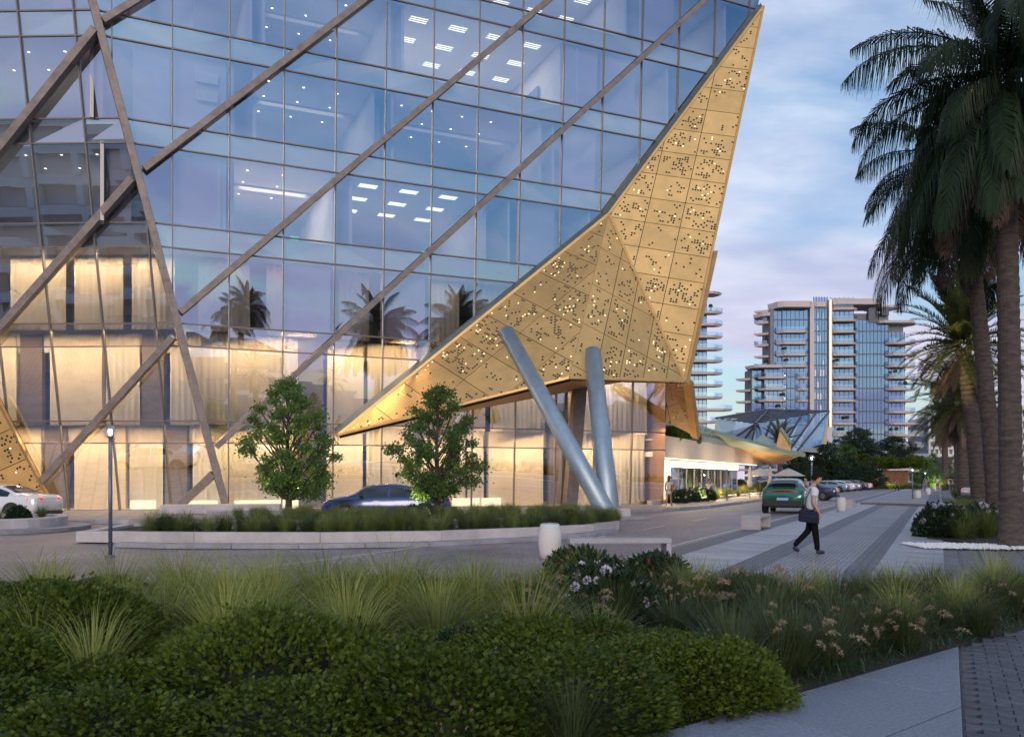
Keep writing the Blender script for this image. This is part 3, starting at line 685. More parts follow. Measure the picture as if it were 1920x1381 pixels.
facet(wing, [Bv, Cv, Q], Bv - Cv, Cv, 1.95, 2.75, FRONT + Vector((0, 0, -0.6)), 4, ['dense', 'sparse', 'mid', 'sparse', 'dense'], ob=-0.05, oa=0.4, lit=0.17)
facet(wing, [Bv, Q, P], Q - Bv, Bv, 2.95, 1.28, FRONT + Vector((0, 0, -0.3)), 5, ['dense', 'mid', 'sparse', 'dense'], lit=0.14)
# rim along the glass, seam ribs, lower closing soffit
def ribbon(name, pts_a, pts_b, m, root=wing):
    for i in range(len(pts_a) - 1):
        mb = MB(); mb.poly([pts_a[i], pts_a[i + 1], pts_b[i + 1], pts_b[i]]); mb.build(name, m, root, world=True)
rimA = [fo(1421, 8, 0.0), fo(1131, 396, 0.0), fo(627, 803, 0.0)]
ribbon('rim', [A, Bv, Cv], rimA, M['rim'])
for a, b in ((Bv, P), (A, Bv), (Bv, Cv)):
    mb = MB(); mb.bar(a + FRONT * 0.02, b + FRONT * 0.02, 0.14, 0.10, FRONT); mb.build('seam_rib', M['gold'], wing, world=True, bevel=0.01)
for a, b in ((Cv, Q), (Q, P), (A, P)):
    mb = MB(); mb.bar(a, b, 0.12, 0.22, FRONT); mb.build('edge_trim', M['gold'], wing, world=True, bevel=0.01)
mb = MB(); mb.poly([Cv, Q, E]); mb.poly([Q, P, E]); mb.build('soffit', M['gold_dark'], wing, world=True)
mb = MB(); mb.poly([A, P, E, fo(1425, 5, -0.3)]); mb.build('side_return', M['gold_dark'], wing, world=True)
# the fin that runs down the wing's outer edge
f0 = at(1339, 470, 46.5); f1 = at(1283, 718, 44.0)
mb = MB(); off = Vector((0.12, 0, 0)); mb.prism([f0, f0 + Vector((0.0, 1.2, 0)), f0 + Vector((0.22, 1.2, 0)), f0 + Vector((0.22, 0, 0))],
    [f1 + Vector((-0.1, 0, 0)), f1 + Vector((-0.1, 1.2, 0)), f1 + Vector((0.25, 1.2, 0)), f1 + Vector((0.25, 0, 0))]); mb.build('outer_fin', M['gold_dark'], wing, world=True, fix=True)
# gold piece at the far left of the building
lw = thing('gold_side_wing', 'triangular gold perforated wing behind the white car', 'canopy', (-21, 38, 0))
ta, tb, tcv = hit(-6, 745, C0 + NL * 0.5, NL), hit(92, 935, C0 + NL * 0.5, NL), hit(-320, 935, C0 + NL * 0.5, NL)
facet(lw, [ta, tb, tcv], tb - ta, ta, 1.55, 2.1, Vector((0, -1, 0)), 9, ['dense', 'dense', 'mid'])
mb = MB(); mb.bar(ta, tb, 0.12, 0.2, NL); mb.build('edge_trim', M['gold_dark'], lw, world=True)
# round steel columns carrying the wing
pad = thing('column_plinth', 'pale stone plinth at the foot of the leaning steel columns', 'plinth', (3.6, 35, 0))
mb = MB(); mb.box((3.3, 35.3, 0.28), (2.4, 2.2, 0.34), Matrix.Rotation(0.42, 3, 'Z')); mb.build('plinth_block', M['stone'], pad, world=True, bevel=0.02)
mb = MB(); mb.box((3.5, 35.2, 0.06), (3.2, 3.0, 0.12), Matrix.Rotation(0.42, 3, 'Z')); mb.build('plinth_step', M['kerb'], pad, world=True, bevel=0.02)
nL = (Cv - Bv).cross(Q - Bv).normalized(); nM = (Q - Bv).cross(P - Bv).normalized()
for (u, v, pl_p, nn, base, rr, lab) in ((955, 632, Bv, nL, Vector((3.75, 34.9, 0.44)), 0.40, 'leaning steel column running up to the lower gold facet'),
                                 (1112, 672, Bv, nM, Vector((4.05, 35.6, 0.44)), 0.42, 'steeper steel column standing closer to upright under the wing')):
    top = hit(u, v, pl_p, nn); d = (top - base).normalized()
    c = thing('steel_column', lab, 'column', base)
    mb = MB(); mb.tube([base - d * 0.3, base + (top - base) * .5, top + d * 0.45], rr, 28, caps=True); mb.build('shaft', M['steel'], c, smooth=True, world=True)
    mb = MB(); mb.lathe([(rr * 1.25, 0), (rr * 1.25, 0.05), (rr * 1.05, 0.07)], 28, base); mb.build('base_plate', M['steel'], c, world=True)
# inner bronze pier under the wing
wl = MB(); a = fpx(1082, 760); b1 = fpx(1062, 945)
wl.bar(FP(a[0], 7.9, 0.4), FP(b1[0], 0.1, 0.4), 0.7, 0.5, NF); wl.build('entrance_pier', M['bronze'], **B)
# ================================================================== PLANT MESHES
nr = np.random.default_rng(11)
def leaf_mesh(name, C, A, L, Wd, m, up=None, fold=0.0):
    """diamond leaves: base C, axis A (unit), length L, width Wd"""
    n = len(C); r = nr.normal(size=(n, 3)) if up is None else up
    S = np.cross(A, r); S /= np.linalg.norm(S, axis=1)[:, None] + 1e-9
    L = np.asarray(L).reshape(-1, 1) * np.ones((n, 1)); Wd = np.asarray(Wd).reshape(-1, 1) * np.ones((n, 1))
    V = np.stack([C, C + A * L * 0.45 + S * Wd * 0.5, C + A * L, C + A * L * 0.45 - S * Wd * 0.5], 1).reshape(-1, 3)
    return quads(name, V, m)
def quads(name, V, m):
    n = len(V) // 4; me = bpy.data.meshes.new(name); me.vertices.add(len(V)); me.vertices.foreach_set("co", V.astype(np.float32).ravel())
    me.loops.add(4 * n); me.loops.foreach_set("vertex_index", np.arange(4 * n, dtype=np.int32)); me.polygons.add(n)
    me.polygons.foreach_set("loop_start", np.arange(0, 4 * n, 4, dtype=np.int32)); me.polygons.foreach_set("loop_total", np.full(n, 4, dtype=np.int32))
    me.materials.append(m); me.update(calc_edges=True); return me
def unit(v): return v / (np.linalg.norm(v, axis=-1, keepdims=True) + 1e-9)
def mound_mesh(name, rx, rz, n, L, Wd, m, lumps=26, zc=0.0):
    """leaves gathered in small sprays all over a lumpy dome"""
    lc = unit(nr.normal(size=(lumps, 3)) * [1, 1, 0.8] + [0, 0, 0.35]); lc[:, 2] = np.abs(lc[:, 2])
    d = unit(nr.normal(size=(n, 3)) + [0, 0, 0.25]); d[:, 2] = np.where(d[:, 2] < -0.15, -d[:, 2], d[:, 2])
    near = (d @ lc.T).max(1)
    rad = 0.74 + 0.34 * np.clip((near - 0.80) / 0.20, 0, 1) + nr.normal(size=n) * 0.045
    rad *= np.where(nr.random(n) < 0.22, 0.82, 1.0)
    ns = n // 7; sdx = unit(nr.normal(size=(max(8, n // 110), 3)) + [0, 0, 0.6]); sdx[:, 2] = np.abs(sdx[:, 2]); kk = nr.integers(0, len(sdx), ns)      # stray shoots
    d[:ns] = unit(sdx[kk] + nr.normal(size=(ns, 3)) * .022); rad[:ns] = 0.86 + nr.random(ns) * (0.16 + 0.22 * (kk % 5) / 4)
    C = d * rad[:, None] * [rx, rx, rz]; C[:, 2] = np.maximum(C[:, 2] + zc, 0.02)
    A = unit(d + nr.normal(size=(n, 3)) * 0.55 + [0, 0, 0.35])
    return leaf_mesh(name, C, A, L * nr.uniform(0.7, 1.3, n), Wd * nr.uniform(0.7, 1.2, n), m)
def core_mesh(rx, rz, name='filler_core'):  # solid dark dome added inside the leaves to block the view through
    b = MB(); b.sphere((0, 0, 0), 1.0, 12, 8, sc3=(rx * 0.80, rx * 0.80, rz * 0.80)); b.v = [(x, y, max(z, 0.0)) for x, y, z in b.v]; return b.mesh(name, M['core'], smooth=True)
def blades(n, L0, L1, spread, wd, droop, rbase=0.08, seg=4, up=0.55):
    """arching blades as strips; returns quad vertices"""
    az = nr.uniform(0, 2 * np.pi, n); ln = nr.uniform(L0, L1, n); el = np.radians(90 - np.abs(nr.normal(0, spread, n))); el = np.maximum(el, np.radians(12))
    h = np.stack([np.cos(az), np.sin(az), np.zeros(n)], 1); side = np.stack([-np.sin(az), np.cos(az), np.zeros(n)], 1)
    base = h * (nr.random(n) ** 0.5 * rbase)[:, None]; pts = [base]; e = el.copy(); p = base
    for k in range(seg):
        st = (ln / seg)[:, None]; p = p + (h * np.cos(e)[:, None] + np.array([0, 0, 1.0]) * np.sin(e)[:, None]) * st; pts.append(p)
        e = e - np.radians(droop) * nr.uniform(0.5, 1.4, n) * (k + 1) / seg
    Q = []; tw = nr.uniform(-0.5, 0.5, n)[:, None]; sd = unit(side + h * tw)
    for k in range(seg):
        w0 = wd * (1 - k / seg) ** 0.6; w1 = wd * max(1 - (k + 1) / seg, 0.02) ** 0.6
        Q.append(np.stack([pts[k] - sd * w0 / 2, pts[k] + sd * w0 / 2, pts[k + 1] + sd * w1 / 2, pts[k + 1] - sd * w1 / 2], 1))
    tip, pre = pts[-1], pts[-2]
    return np.concatenate(Q).reshape(-1, 3), tip, unit(tip - pre)
def tuft_mesh(name, n, L0, L1, spread, wd, droop, m, rb=0.09): return quads(name, blades(n, L0, L1, spread, wd, droop, rb)[0], m)
def plume_mesh(name, n, L0, L1, spread, m, hl=0.16, hw=0.028, droop=30):
    """stalks with soft drooping seed heads"""
    V, tip, ax = blades(n, L0, L1, spread, 0.004, droop, 0.07)
    C, Ax, LL = [], [], []
    for k in range(14):
        f = k / 13; cen = tip + ax * (f * hl) + np.array([0, 0, -1.0]) * (f * f * hl * 0.55); w_ = math.sin(math.pi * min(f * 0.9 + 0.1, 1)) 
        for q in range(4):
            C.append(cen); Ax.append(unit(ax + nr.normal(size=ax.shape) * 0.9)); LL.append(np.full(len(ax), hw * (0.5 + w_)))
    C, Ax, LL = np.concatenate(C), np.concatenate(Ax), np.concatenate(LL)
    me = leaf_mesh(name, C, Ax, LL, LL * 0.35, m); return me, quads(name + '_stalk', V, M['grass_m'])

HEDGE = [mound_mesh('foliage', 0.66 + 0.06 * i, 0.74 + 0.05 * (i % 3), 11000, 0.050, 0.034, M['leaf_box']) for i in range(4)]
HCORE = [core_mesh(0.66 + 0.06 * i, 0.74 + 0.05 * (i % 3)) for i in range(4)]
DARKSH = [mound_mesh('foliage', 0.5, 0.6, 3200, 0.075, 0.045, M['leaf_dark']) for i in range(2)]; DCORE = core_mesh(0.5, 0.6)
TY = [tuft_mesh('blades', 420, 0.55, 1.05, 30, 0.010, 34, M['grass_y']) for i in range(3)]
TD = [tuft_mesh('blades', 520, 0.38, 0.72, 32, 0.008, 20, M['grass_d']) for i in range(3)]
TM = [tuft_mesh('blades', 420, 0.40, 0.78, 33, 0.010, 26, M['grass_m']) for i in range(3)]
PLU = [plume_mesh('plumes', 20, 0.42, 0.66, 28, M['plume']) for i in range(3)]
SPK = [plume_mesh('seed_heads', 9, 0.45, 0.72, 14, M['plume'], hl=0.10, hw=0.016, droop=6) for i in range(2)]
def flower_head_mesh(m, r=0.046, n=70):
    d = unit(nr.normal(size=(n, 3)) + [0, 0, 0.3]); return leaf_mesh('flower_head', d * r * 0.7, unit(d + nr.normal(size=(n, 3)) * 0.5), r * 0.55, r * 0.5, m)
FH = {k: flower_head_mesh(M[k]) for k in ('lilac', 'whitepetal')}
FARM = [mound_mesh('foliage', 1.0, 0.8, 1500, .26, .17, M['leaf_box'], lumps=12) for i in range(3)]
RB = leaf_mesh('blossoms', unit(nr.normal(size=(260, 3)) + [0, 0, .4]) * [0.46, 0.46, 0.58] * nr.uniform(0.85, 1.1, (260, 1)) + [0, 0, 0.05], unit(nr.normal(size=(260, 3))), 0.05, 0.045, M['redpetal'])
def plant(name, label, cat, group, x, y, z, parts, s=1.0, rz=None):
    o = thing(name, label, cat, (x, y, z), rng.uniform(0, 6.28) if rz is None else rz, group)
    o.scale = (s, s, s * rng.uniform(0.9, 1.1))
    for nm, me in parts: obj_from(me, nm, o)
    return o
def hedge(x, y, s, label, group, z=0.0, flat=1.0):
    i = rng.randrange(4); o = plant('hedge_shrub', label, 'shrub', group, x, y, z, [('foliage', HEDGE[i]), ('filler_core', HCORE[i])], s); o.scale.z *= flat; return o
def far_bush(x, y, s, label, group, z=0.0):
    return plant('garden_bush', label, 'shrub', group, x, y, z, [('foliage', FARM[rng.randrange(3)])], s)
def dark_shrub(x, y, s, label, group, z=0.0, flower=None, nf=0):
    o = plant('flowering_shrub' if flower else 'dark_shrub', label, 'shrub', group, x, y, z, [('foliage', DARKSH[rng.randrange(2)]), ('filler_core', DCORE)], s)
    if flower == 'red': tag(obj_from(RB, 'blossoms', o), kind='stuff')
    elif flower:
        for _ in range(nf):
            a = rng.uniform(0, 6.28); e = R(rng.uniform(12, 88)); d = Vector((math.cos(a) * math.cos(e) * 0.55, math.sin(a) * math.cos(e) * 0.55, math.sin(e) * 0.66)) * rng.uniform(0.9, 1.04)
            obj_from(FH[flower], 'flower_head', o, d, a, rng.uniform(0.7, 1.25))
    return o
def tuft(kind, x, y, s, label, group, z=0.0):
    ms = {'y': TY, 'd': TD, 'm': TM}[kind]; return plant('grass_tuft', label, 'grass', group, x, y, z, [('blades', ms[rng.randrange(3)])], s)
def plume_tuft(x, y, s, label, group, z=0.0, spk=False):
    pm, st = (SPK if spk else PLU)[rng.randrange(2)]
    o = plant('plumed_grass', label, 'grass', group, x, y, z, [('blades', TD[rng.randrange(3)])], s)
    tag(obj_from(pm, 'plumes', o), kind='stuff'); tag(obj_from(st, 'stalks', o), kind='stuff'); return o

def grass_mass(name, label, group, spots):
    """clumps nobody would count, joined into one object; spots: (kind, x, y, z, scale)"""
    V = []
    for kind, x, y, z, s in spots:
        me = {'y': TY, 'd': TD, 'm': TM}[kind][rng.randrange(3)]; co = np.empty(len(me.vertices) * 3, np.float32); me.vertices.foreach_get('co', co); co = co.reshape(-1, 3) * s
        a = rng.uniform(0, 6.28); c_, s_ = math.cos(a), math.sin(a); V.append(np.stack([co[:, 0] * c_ - co[:, 1] * s_ + x, co[:, 0] * s_ + co[:, 1] * c_ + y, co[:, 2] + z], 1))
    return tag(obj_from(quads(name, np.concatenate(V), M['grass_m']), name), label, 'grass', group, 'stuff')
# ================================================================== FOREGROUND BED
def edge_y(x):
    """front edge of the planting bed on the near path"""
    a, b = gnd(1240, 1381), gnd(1920, 1180); t = (x - a.x) / (b.x - a.x); return a.y + (b.y - a.y) * t
bed = [(-13, 3.0), (0.2, 4.75)] + [(x, edge_y(x)) for x in (0.95, 2.5, 4.0, 5.6, 7.2, 9.0)] + [(10.5, 12.6), (4, 11.4), (-13, 11.2)]
sheet('planting_bed', bed, 0.012, M['soil'])
GB = 'box shrubs massed in the front bed'
LB = 'dense small-leaved green shrub in the front planting bed'
for (x, y, s) in [(-3.3, 5.0, 1.05), (-2.3, 4.8, 1.0), (-1.35, 5.05, 1.05), (-0.55, 5.35, .95), (0.35, 5.75, 1.0),
                  (-3.7, 5.9, 1.1), (-2.7, 5.8, 1.0), (-1.75, 6.0, 1.05), (-0.8, 6.25, 1.0), (0.15, 6.6, 1.0), (1.05, 6.55, 0.92), (1.45, 6.35, .8),
                  (-4.6, 6.8, 1.1), (-3.6, 6.9, 1.05), (-2.5, 6.9, .9), (-0.3, 7.1, .95), (0.6, 7.4, .95), (-1.4, 6.95, .9), (1.35, 7.35, .85),
                  (-5.2, 7.9, 1.0), (-4.3, 8.0, .95), (0.2, 8.2, .75), (-5.9, 9.0, .95), (-4.9, 9.1, .85), (-6.6, 8.4, 1.0), (.0, 9.2, .6), (-1.0, 8.6, .6)]:
    hedge(x, y, s * rng.uniform(.88, 1.1), LB, GB, flat=(0.74 if y < 6.5 else 0.68) * rng.uniform(.72, 1.12) * (1.12 if x < -3.4 else 1.0))
for i in range(16):
    x = -7.4 + i * .52 + rng.uniform(-.15, .15); hedge(x, 10.2 + rng.uniform(-.5, .6), rng.uniform(.7, .9), 'low green shrub under the arching grasses at the bed\'s far edge', 'low shrubs under the grasses', flat=.62)
hedge(2.95, 10.7, 0.6, 'lone leafy green shrub by the walking man\'s rear foot', GB)
GY = 'yellow-green arching grasses of the front bed'
LYv = 'tall arching yellow-green grass tuft in the front bed'
for (x, y, s) in [(-3.15, 7.75, .85), (-2.4, 8.3, .95), (-1.9, 8.8, .95), (-1.55, 8.0, .9), (-3.4, 9.0, .95), (-2.7, 9.6, .9), (-1.1, 9.9, .9), (-0.5, 10.2, .85), (-3.9, 9.9, .9),
                  (-4.8, 10.3, .9), (-5.8, 10.4, .9), (-6.8, 10.2, .9), (-2.0, 10.4, .85), (-0.4, 9.0, .9), (-3.0, 10.5, .85), (.35, 10.4, .7), (-1.6, 7.1, .7), (-3.05, 6.2, .8), (-2.2, 7.4, .8), (-2.9, 8.7, .95), (-1.3, 9.2, 1.0), (-0.75, 8.4, .9), (-2.2, 9.6, .95), (-3.6, 8.2, .9),
                  (-4.3, 9.5, .9), (-5.3, 9.9, .85), (-6.2, 9.7, .85), (-7.2, 10.6, .8), (-4.2, 10.7, .8), (-1.6, 9.7, .9), (-.1, 9.7, .8), (-2.5, 7.9, .9), (-1.2, 10.6, .75), (-3.4, 10.1, .85), (-.7, 9.6, .85), (.1, 10.6, .6)]:
    tuft('y', x, y, s * 1.12, LYv, GY)
for (x, y, s, l) in [(4.05, 8.9, .8, 'large yellow-green fountain grass among dark tufts by the near path'), (4.9, 9.4, .78, 'second yellow-green fountain grass nearer the palm trunks'), (3.3, 10.6, .7, 'yellow-green grass beside the walking man\'s front foot'), (5.9, 10.9, .6, 'yellow-green grass below the white pebbles')]:
    tuft('y', x, y, s, l, GY)
GD = 'dark grass tufts of the front bed'; LD = 'dark green upright grass tuft in the front bed'
for (x, y, s) in [(1.75, 6.75, .8), (2.25, 7.15, .85), (2.75, 7.4, .8), (1.9, 7.6, .85), (2.4, 8.1, .9), (3.1, 8.0, .85), (3.6, 8.25, .8), (1.6, 8.5, .9), (1.1, 9.0, .9), (2.0, 9.1, .9), (2.8, 9.0, .9), (3.4, 9.2, .9),
                  (4.4, 8.85, .75), (4.9, 8.95, .7), (1.5, 9.8, .85), (2.2, 10.2, .8), (3.0, 9.9, .8), (4.2, 9.9, .75), (5.4, 9.8, .7), (5.0, 10.4, .65), (4.4, 10.7, .6), (0.9, 10.2, .75), (1.8, 10.8, .65), (3.8, 11.0, .55), (6.2, 10.2, .65), (6.6, 11.2, .55), (7.0, 10.6, .6), (5.2, 11.2, .5), (7.6, 11.6, .55),
                  (0.35, 5.0, .62), (-0.35, 4.75, .5)]:
    if rng.random() < 0.3: plume_tuft(x, y, s, 'dark grass tuft with a few upright seed heads in the front bed', 'seeding dark grasses', spk=True)
    else: tuft('d', x, y, s * 1.18, LD, GD)
LE = 'tall mixed green grass along the far edge of the front bed'
for i in range(26):
    x = 0.9 + i * .27 + rng.uniform(-.1, .1); y = 10.2 + rng.uniform(-.4, .8) + max(0, x - 4) * .12
    tuft('ydmdm'[i % 5], x, y, rng.uniform(.85, 1.08), LE, 'mixed grasses at the far edge')
for i in range(8):
    x = -3.6 + i * .6 + rng.uniform(-.15, .15); tuft('ym'[i % 2], x, 7.2 + rng.uniform(-.9, .9), rng.uniform(.95, 1.1), 'small grass tuft poking out between the box shrubs', 'small grasses between the shrubs')
GP = 'plumed grasses of the front bed'
for (x, y, s, l) in [(2.75, 9.5, .95, 'pink-beige plumed grass below the square bench'), (3.35, 8.1, .85, 'broad row of beige plumes in the middle of the dark grasses'), (3.75, 8.15, .8, 'beige plumes right of the broad plume row'), (2.4, 7.2, .85, 'beige plumed grass nearest the path corner'),
                     (1.75, 9.9, .95, 'beige plumed grass right of the lilac hydrangea'), (2.15, 10.3, .9, 'beige plumes under the red flowers by the long bench'), (0.45, 9.7, .95, 'beige plumes left of the lilac hydrangea'), (0.55, 8.6, .9, 'beige plumes in front of the lilac hydrangea'), (0.3, 9.2, .85, 'beige plumed grass between the box shrubs and the white bin'),
                     (5.9, 10.0, .7, 'beige plumes under the nearest palm trunk'), (-2.05, 9.4, .8, 'small beige plumes deep in the yellow grasses'), (-2.9, 8.0, .7, 'brownish plumes between the arching grasses'), (4.4, 10.3, .65, 'beige plumes behind the large fountain grass'), (0.75, 11.2, 1.0, 'beige plumes against the long bench, nearest its left leg'), (1.3, 11.3, 1.0, 'beige plumes against the middle of the long bench'), (1.75, 11.25, .95, 'beige plumes against the long bench, nearest its right leg')]:
    plume_tuft(x, y, s * 1.12, l, GP)
dark_shrub(1.0, 9.5, 1.15, 'lilac hydrangea bush with round flower heads in front of the long bench', None, flower='lilac', nf=34)
dark_shrub(-5.05, 9.9, .62, 'few lilac blooms at the top of the front bed near the lamp post', None, flower='lilac', nf=9)
dark_shrub(0.85, 11.0, 1.05, 'red-flowered shrub against the left leg of the long bench', 'red flowers by the long bench', flower='red')
dark_shrub(1.85, 11.0, 1.1, 'red-flowered shrub against the right leg of the long bench', 'red flowers by the long bench', flower='red')
dark_shrub(-0.35, 6.75, .72, 'low dark red flowers sunk among the box shrubs', None, flower='red')
# lawn blades over the rest of the bed: nobody could count them
N = 42000; X = nr.uniform(-7, 8.5, N); Yv = nr.uniform(4.2, 12, N)
ey = np.array([edge_y(x) if x > 0.95 else 4.75 + (x - 0.2) * .1 for x in X]); k = (Yv > ey + 0.04) & (Yv < 11.3); X, Yv = X[k], Yv[k]; N = len(X)
C = np.stack([X, Yv, np.full(N, 0.01)], 1); Ax = unit(nr.normal(size=(N, 3)) * [0.45, 0.45, 0.1] + [0, 0, 1])
tag(obj_from(leaf_mesh('lawn_grass', C, Ax, nr.uniform(0.06, 0.15, N), 0.012, M['lawn']), 'lawn_grass'), 'short dark green grass between the plants of the front bed', 'grass', kind='stuff')
# near path: big granite slabs and a field of cobbles
M['granite'] = mat('granite', (0.29, 0.315, 0.38), 0.5, orand=.08, col2=(0.13, 0.15, 0.20), vscale=38, bump=0.15, bscale=120)
M['cobble'] = mat('cobble', (0.105, 0.115, 0.145), 0.55, orand=.25, col2=(0.055, 0.06, 0.08), vscale=5, bump=0.4, bscale=30)
path = sheet('near_path', [(-3, 1.0), (12, 1.0), (12, 12.7), (9.0, edge_y(9.0)), (5.6, edge_y(5.6)), (0.95, edge_y(.95)), (0.2, 4.75), (-3, 4.3)], 0.004, M['strip_dark'])
ea = gnd(1240, 1381); eb = gnd(1920, 1180); ed = (eb - ea).normalized(); en = Vector((ed.y, -ed.x, 0))
split = gnd(1800, 1240)
s_split = (split - ea).dot(ed)
def slab_poly(parent, name, pts, z, th, m, bev=0.008):
    b = MB(); b.prism([Vector((p.x, p.y, z - th)) for p in pts], [Vector((p.x, p.y, z)) for p in pts]); return b.build(name, m, parent, bevel=bev, fix=True)
def ep(s, t): return ea + ed * s + en * t
bl0, bl1 = gnd(1800, 1240), gnd(1808, 1381)                     # where the slabs stop and the dark setts begin
bn = Vector((-(bl1 - bl0).y, (bl1 - bl0).x, 0)).normalized(); bn = bn if bn.x > 0 else -bn
for i, (s0, s1) in enumerate(((-1.2, 0.85), (0.865, 2.4), (2.415, 5.2))):
    for j, (t0, t1) in enumerate(((0.0, 0.95), (0.965, 2.2), (2.215, 3.6))):
        q = clip([tuple(p.xy) for p in (ep(s0, t0), ep(s1, t0), ep(s1, t1), ep(s0, t1))], bn.x, bn.y, bn.dot(bl0) - .01)
        if len(q) > 2: slab_poly(path, 'granite_slab', [Vector((*p, 0)) for p in q], 0.03 - 0.002 * ((i + j) % 2), 0.03, M['granite'])
cb = MB(); cb.prism([Vector((-.1015, -.050, 0)), Vector((.1015, -.050, 0)), Vector((.1015, .050, 0)), Vector((-.1015, .050, 0))], [Vector((-.0985, -.046, .03)), Vector((.0985, -.046, .03)), Vector((.0985, .046, .03)), Vector((-.0985, .046, .03))])
cbm = cb.mesh('cobble', M['cobble'])
bd = (bl1 - bl0).normalized(); pale_c = mat('pale_cobble', (0.19, 0.205, 0.24), .55, orand=.2, col2=(.12, .13, .16), vscale=5, bump=.4, bscale=30); cbm2 = cb.mesh('cobble', pale_c)
for i in range(58):
    for j in range(8):
        p = bl0 - bd * 1.6 + bd * (i * .104) + bn * (.11 + (i % 2) * .1 + j * .206)
        if (p - ea).dot(en) < .06 or p.y < 5.0 or p.x / p.y > .63: continue
        obj_from(cbm2 if j > 3 else cbm, 'cobble', path, (p.x, p.y, .002 + rng.uniform(-.004, .004)), math.atan2(bn.y, bn.x) + rng.uniform(-.03, .03))

# ================================================================== PLANTER ISLAND IN THE DRIVEWAY
isl = [Vector((-11.2, 21.9, 0)), Vector((-8, 21.45, 0)), Vector((-4.8, 21.35, 0)), Vector((-1.8, 22.0, 0)), Vector((0.7, 23.6, 0)), Vector((2.4, 25.3, 0)), Vector((3.45, 27.4, 0))]
bkp = [Vector((3.6, 30.8, 0)), Vector((-2.5, 29.6, 0)), Vector((-8.5, 28.3, 0)), Vector((-11.8, 26.0, 0))]
pi_ = thing('planter_island', 'long pale stone planter island with grasses between the driveway lanes', 'planter', (-4, 25, 0))
K = dict(parent=pi_, world=True)
def wall_run(root, name, pts, th, h0, h1, m, step=2.6, gap=0.006, closed=False, bev=0.012):
    pts = pts + [pts[0]] if closed else pts
    for i in range(len(pts) - 1):
        a, b = pts[i], pts[i + 1]; L = (b - a).length; n = max(1, round(L / step)); d = (b - a) / n; nn = Vector((-d.y, d.x, 0)).normalized() * th
        for k in range(n):
            p, q = a + d * k + d.normalized() * gap, a + d * (k + 1) - d.normalized() * gap; bt = [p, q, q + nn, p + nn]
            mb = MB(); mb.prism([Vector((x.x, x.y, h0)) for x in bt], [Vector((x.x, x.y, h1)) for x in bt]); mb.build(name, m, root, world=True, bevel=bev, fix=True)
wall_run(pi_, 'wall_block', isl, 0.35, 0.02, 0.30, M['stone'], 3.2)
wall_run(pi_, 'wall_block', [isl[-1], bkp[0], bkp[1], bkp[2], bkp[3], isl[0]], 0.3, 0.02, 0.28, M['stone'], 3.2)
low = [Vector((p.x * 1.0 - 0.2, p.y - 1.35, 0)) for p in isl]; low[0].x = -9.6
wall_run(pi_, 'kerb_stone', low, 0.45, 0.0, 0.11, M['kerb'], 2.0)
mb = MB(); mb.poly([Vector((p.x, p.y + .2, 0.2)) for p in isl] + [Vector((p.x, p.y - .1, 0.2)) for p in bkp]); mb.build('soil', M['soil'], **K)
mid = [Vector((-8.6, 24.6, 0)), Vector((-4.5, 24.3, 0)), Vector((-1.0, 25.2, 0)), Vector((1.4, 26.9, 0)), Vector((2.6, 29.0, 0))]
wall_run(pi_, 'upper_wall_block', mid, 0.3, 0.2, 0.46, M['stone'], 2.4)
mb = MB(); mb.poly([Vector((p.x, p.y + .2, 0.42)) for p in mid] + [Vector((2.4, 30.2, .42)), Vector((-2.5, 29.2, .42)), Vector((-8.5, 27.9, .42))]); mb.build('soil', M['soil'], **K)
GI = 'grasses on the planter island'
for i in range(64):
    t = i / 63 * 5.99; j = int(t); p = isl[j].lerp(isl[min(j + 1, 6)], t - j)
    for r_ in range(2):
        if r_ == 0 and rng.random() < 0.30: continue
        x, y = p.x + rng.uniform(-.1, .2), p.y + 0.75 + r_ * 1.05 + rng.uniform(-.2, .2)
        if x < -9.7: continue
        tuft('m' if rng.random() < .7 else 'd', x, y, rng.uniform(.75, 1.0), 'bushy green grass tuft along the island\'s low wall', GI, 0.2)
RBG = []
for i in range(120):
    t = rng.random() * 3.99; j = int(t); p = mid[j].lerp(mid[min(j + 1, 4)], t - j); y = p.y + rng.uniform(0.4, 3.6); x = p.x + rng.uniform(-.3, .3)
    if y > 29.0 + (x + 2.5) * .2: continue
    RBG.append(('m', x, y, .42, rng.uniform(.52, .72)))
grass_mass('island_grass', 'dense low grass filling the island\'s raised middle bed', None, RBG)
for (x, y, s, l) in [(-9.3, 22.9, .6, 'dark reddish shrub at the rounded end of the island'), (-7.9, 27.0, .65, 'dark shrub on the island beneath the corner beam'), (-3.1, 27.6, .8, 'dark red-leaved shrub before the blue car\'s mirror'), (-2.0, 27.8, .75, 'dark red-leaved shrub before the blue car\'s door'), (1.7, 25.6, .7, 'dark shrub at the island\'s pointed end'), (.3, 24.5, .55, 'dark shrub on the island near the white bin')]:
    dark_shrub(x, y, s, l, 'dark shrubs on the island', z=0.25)
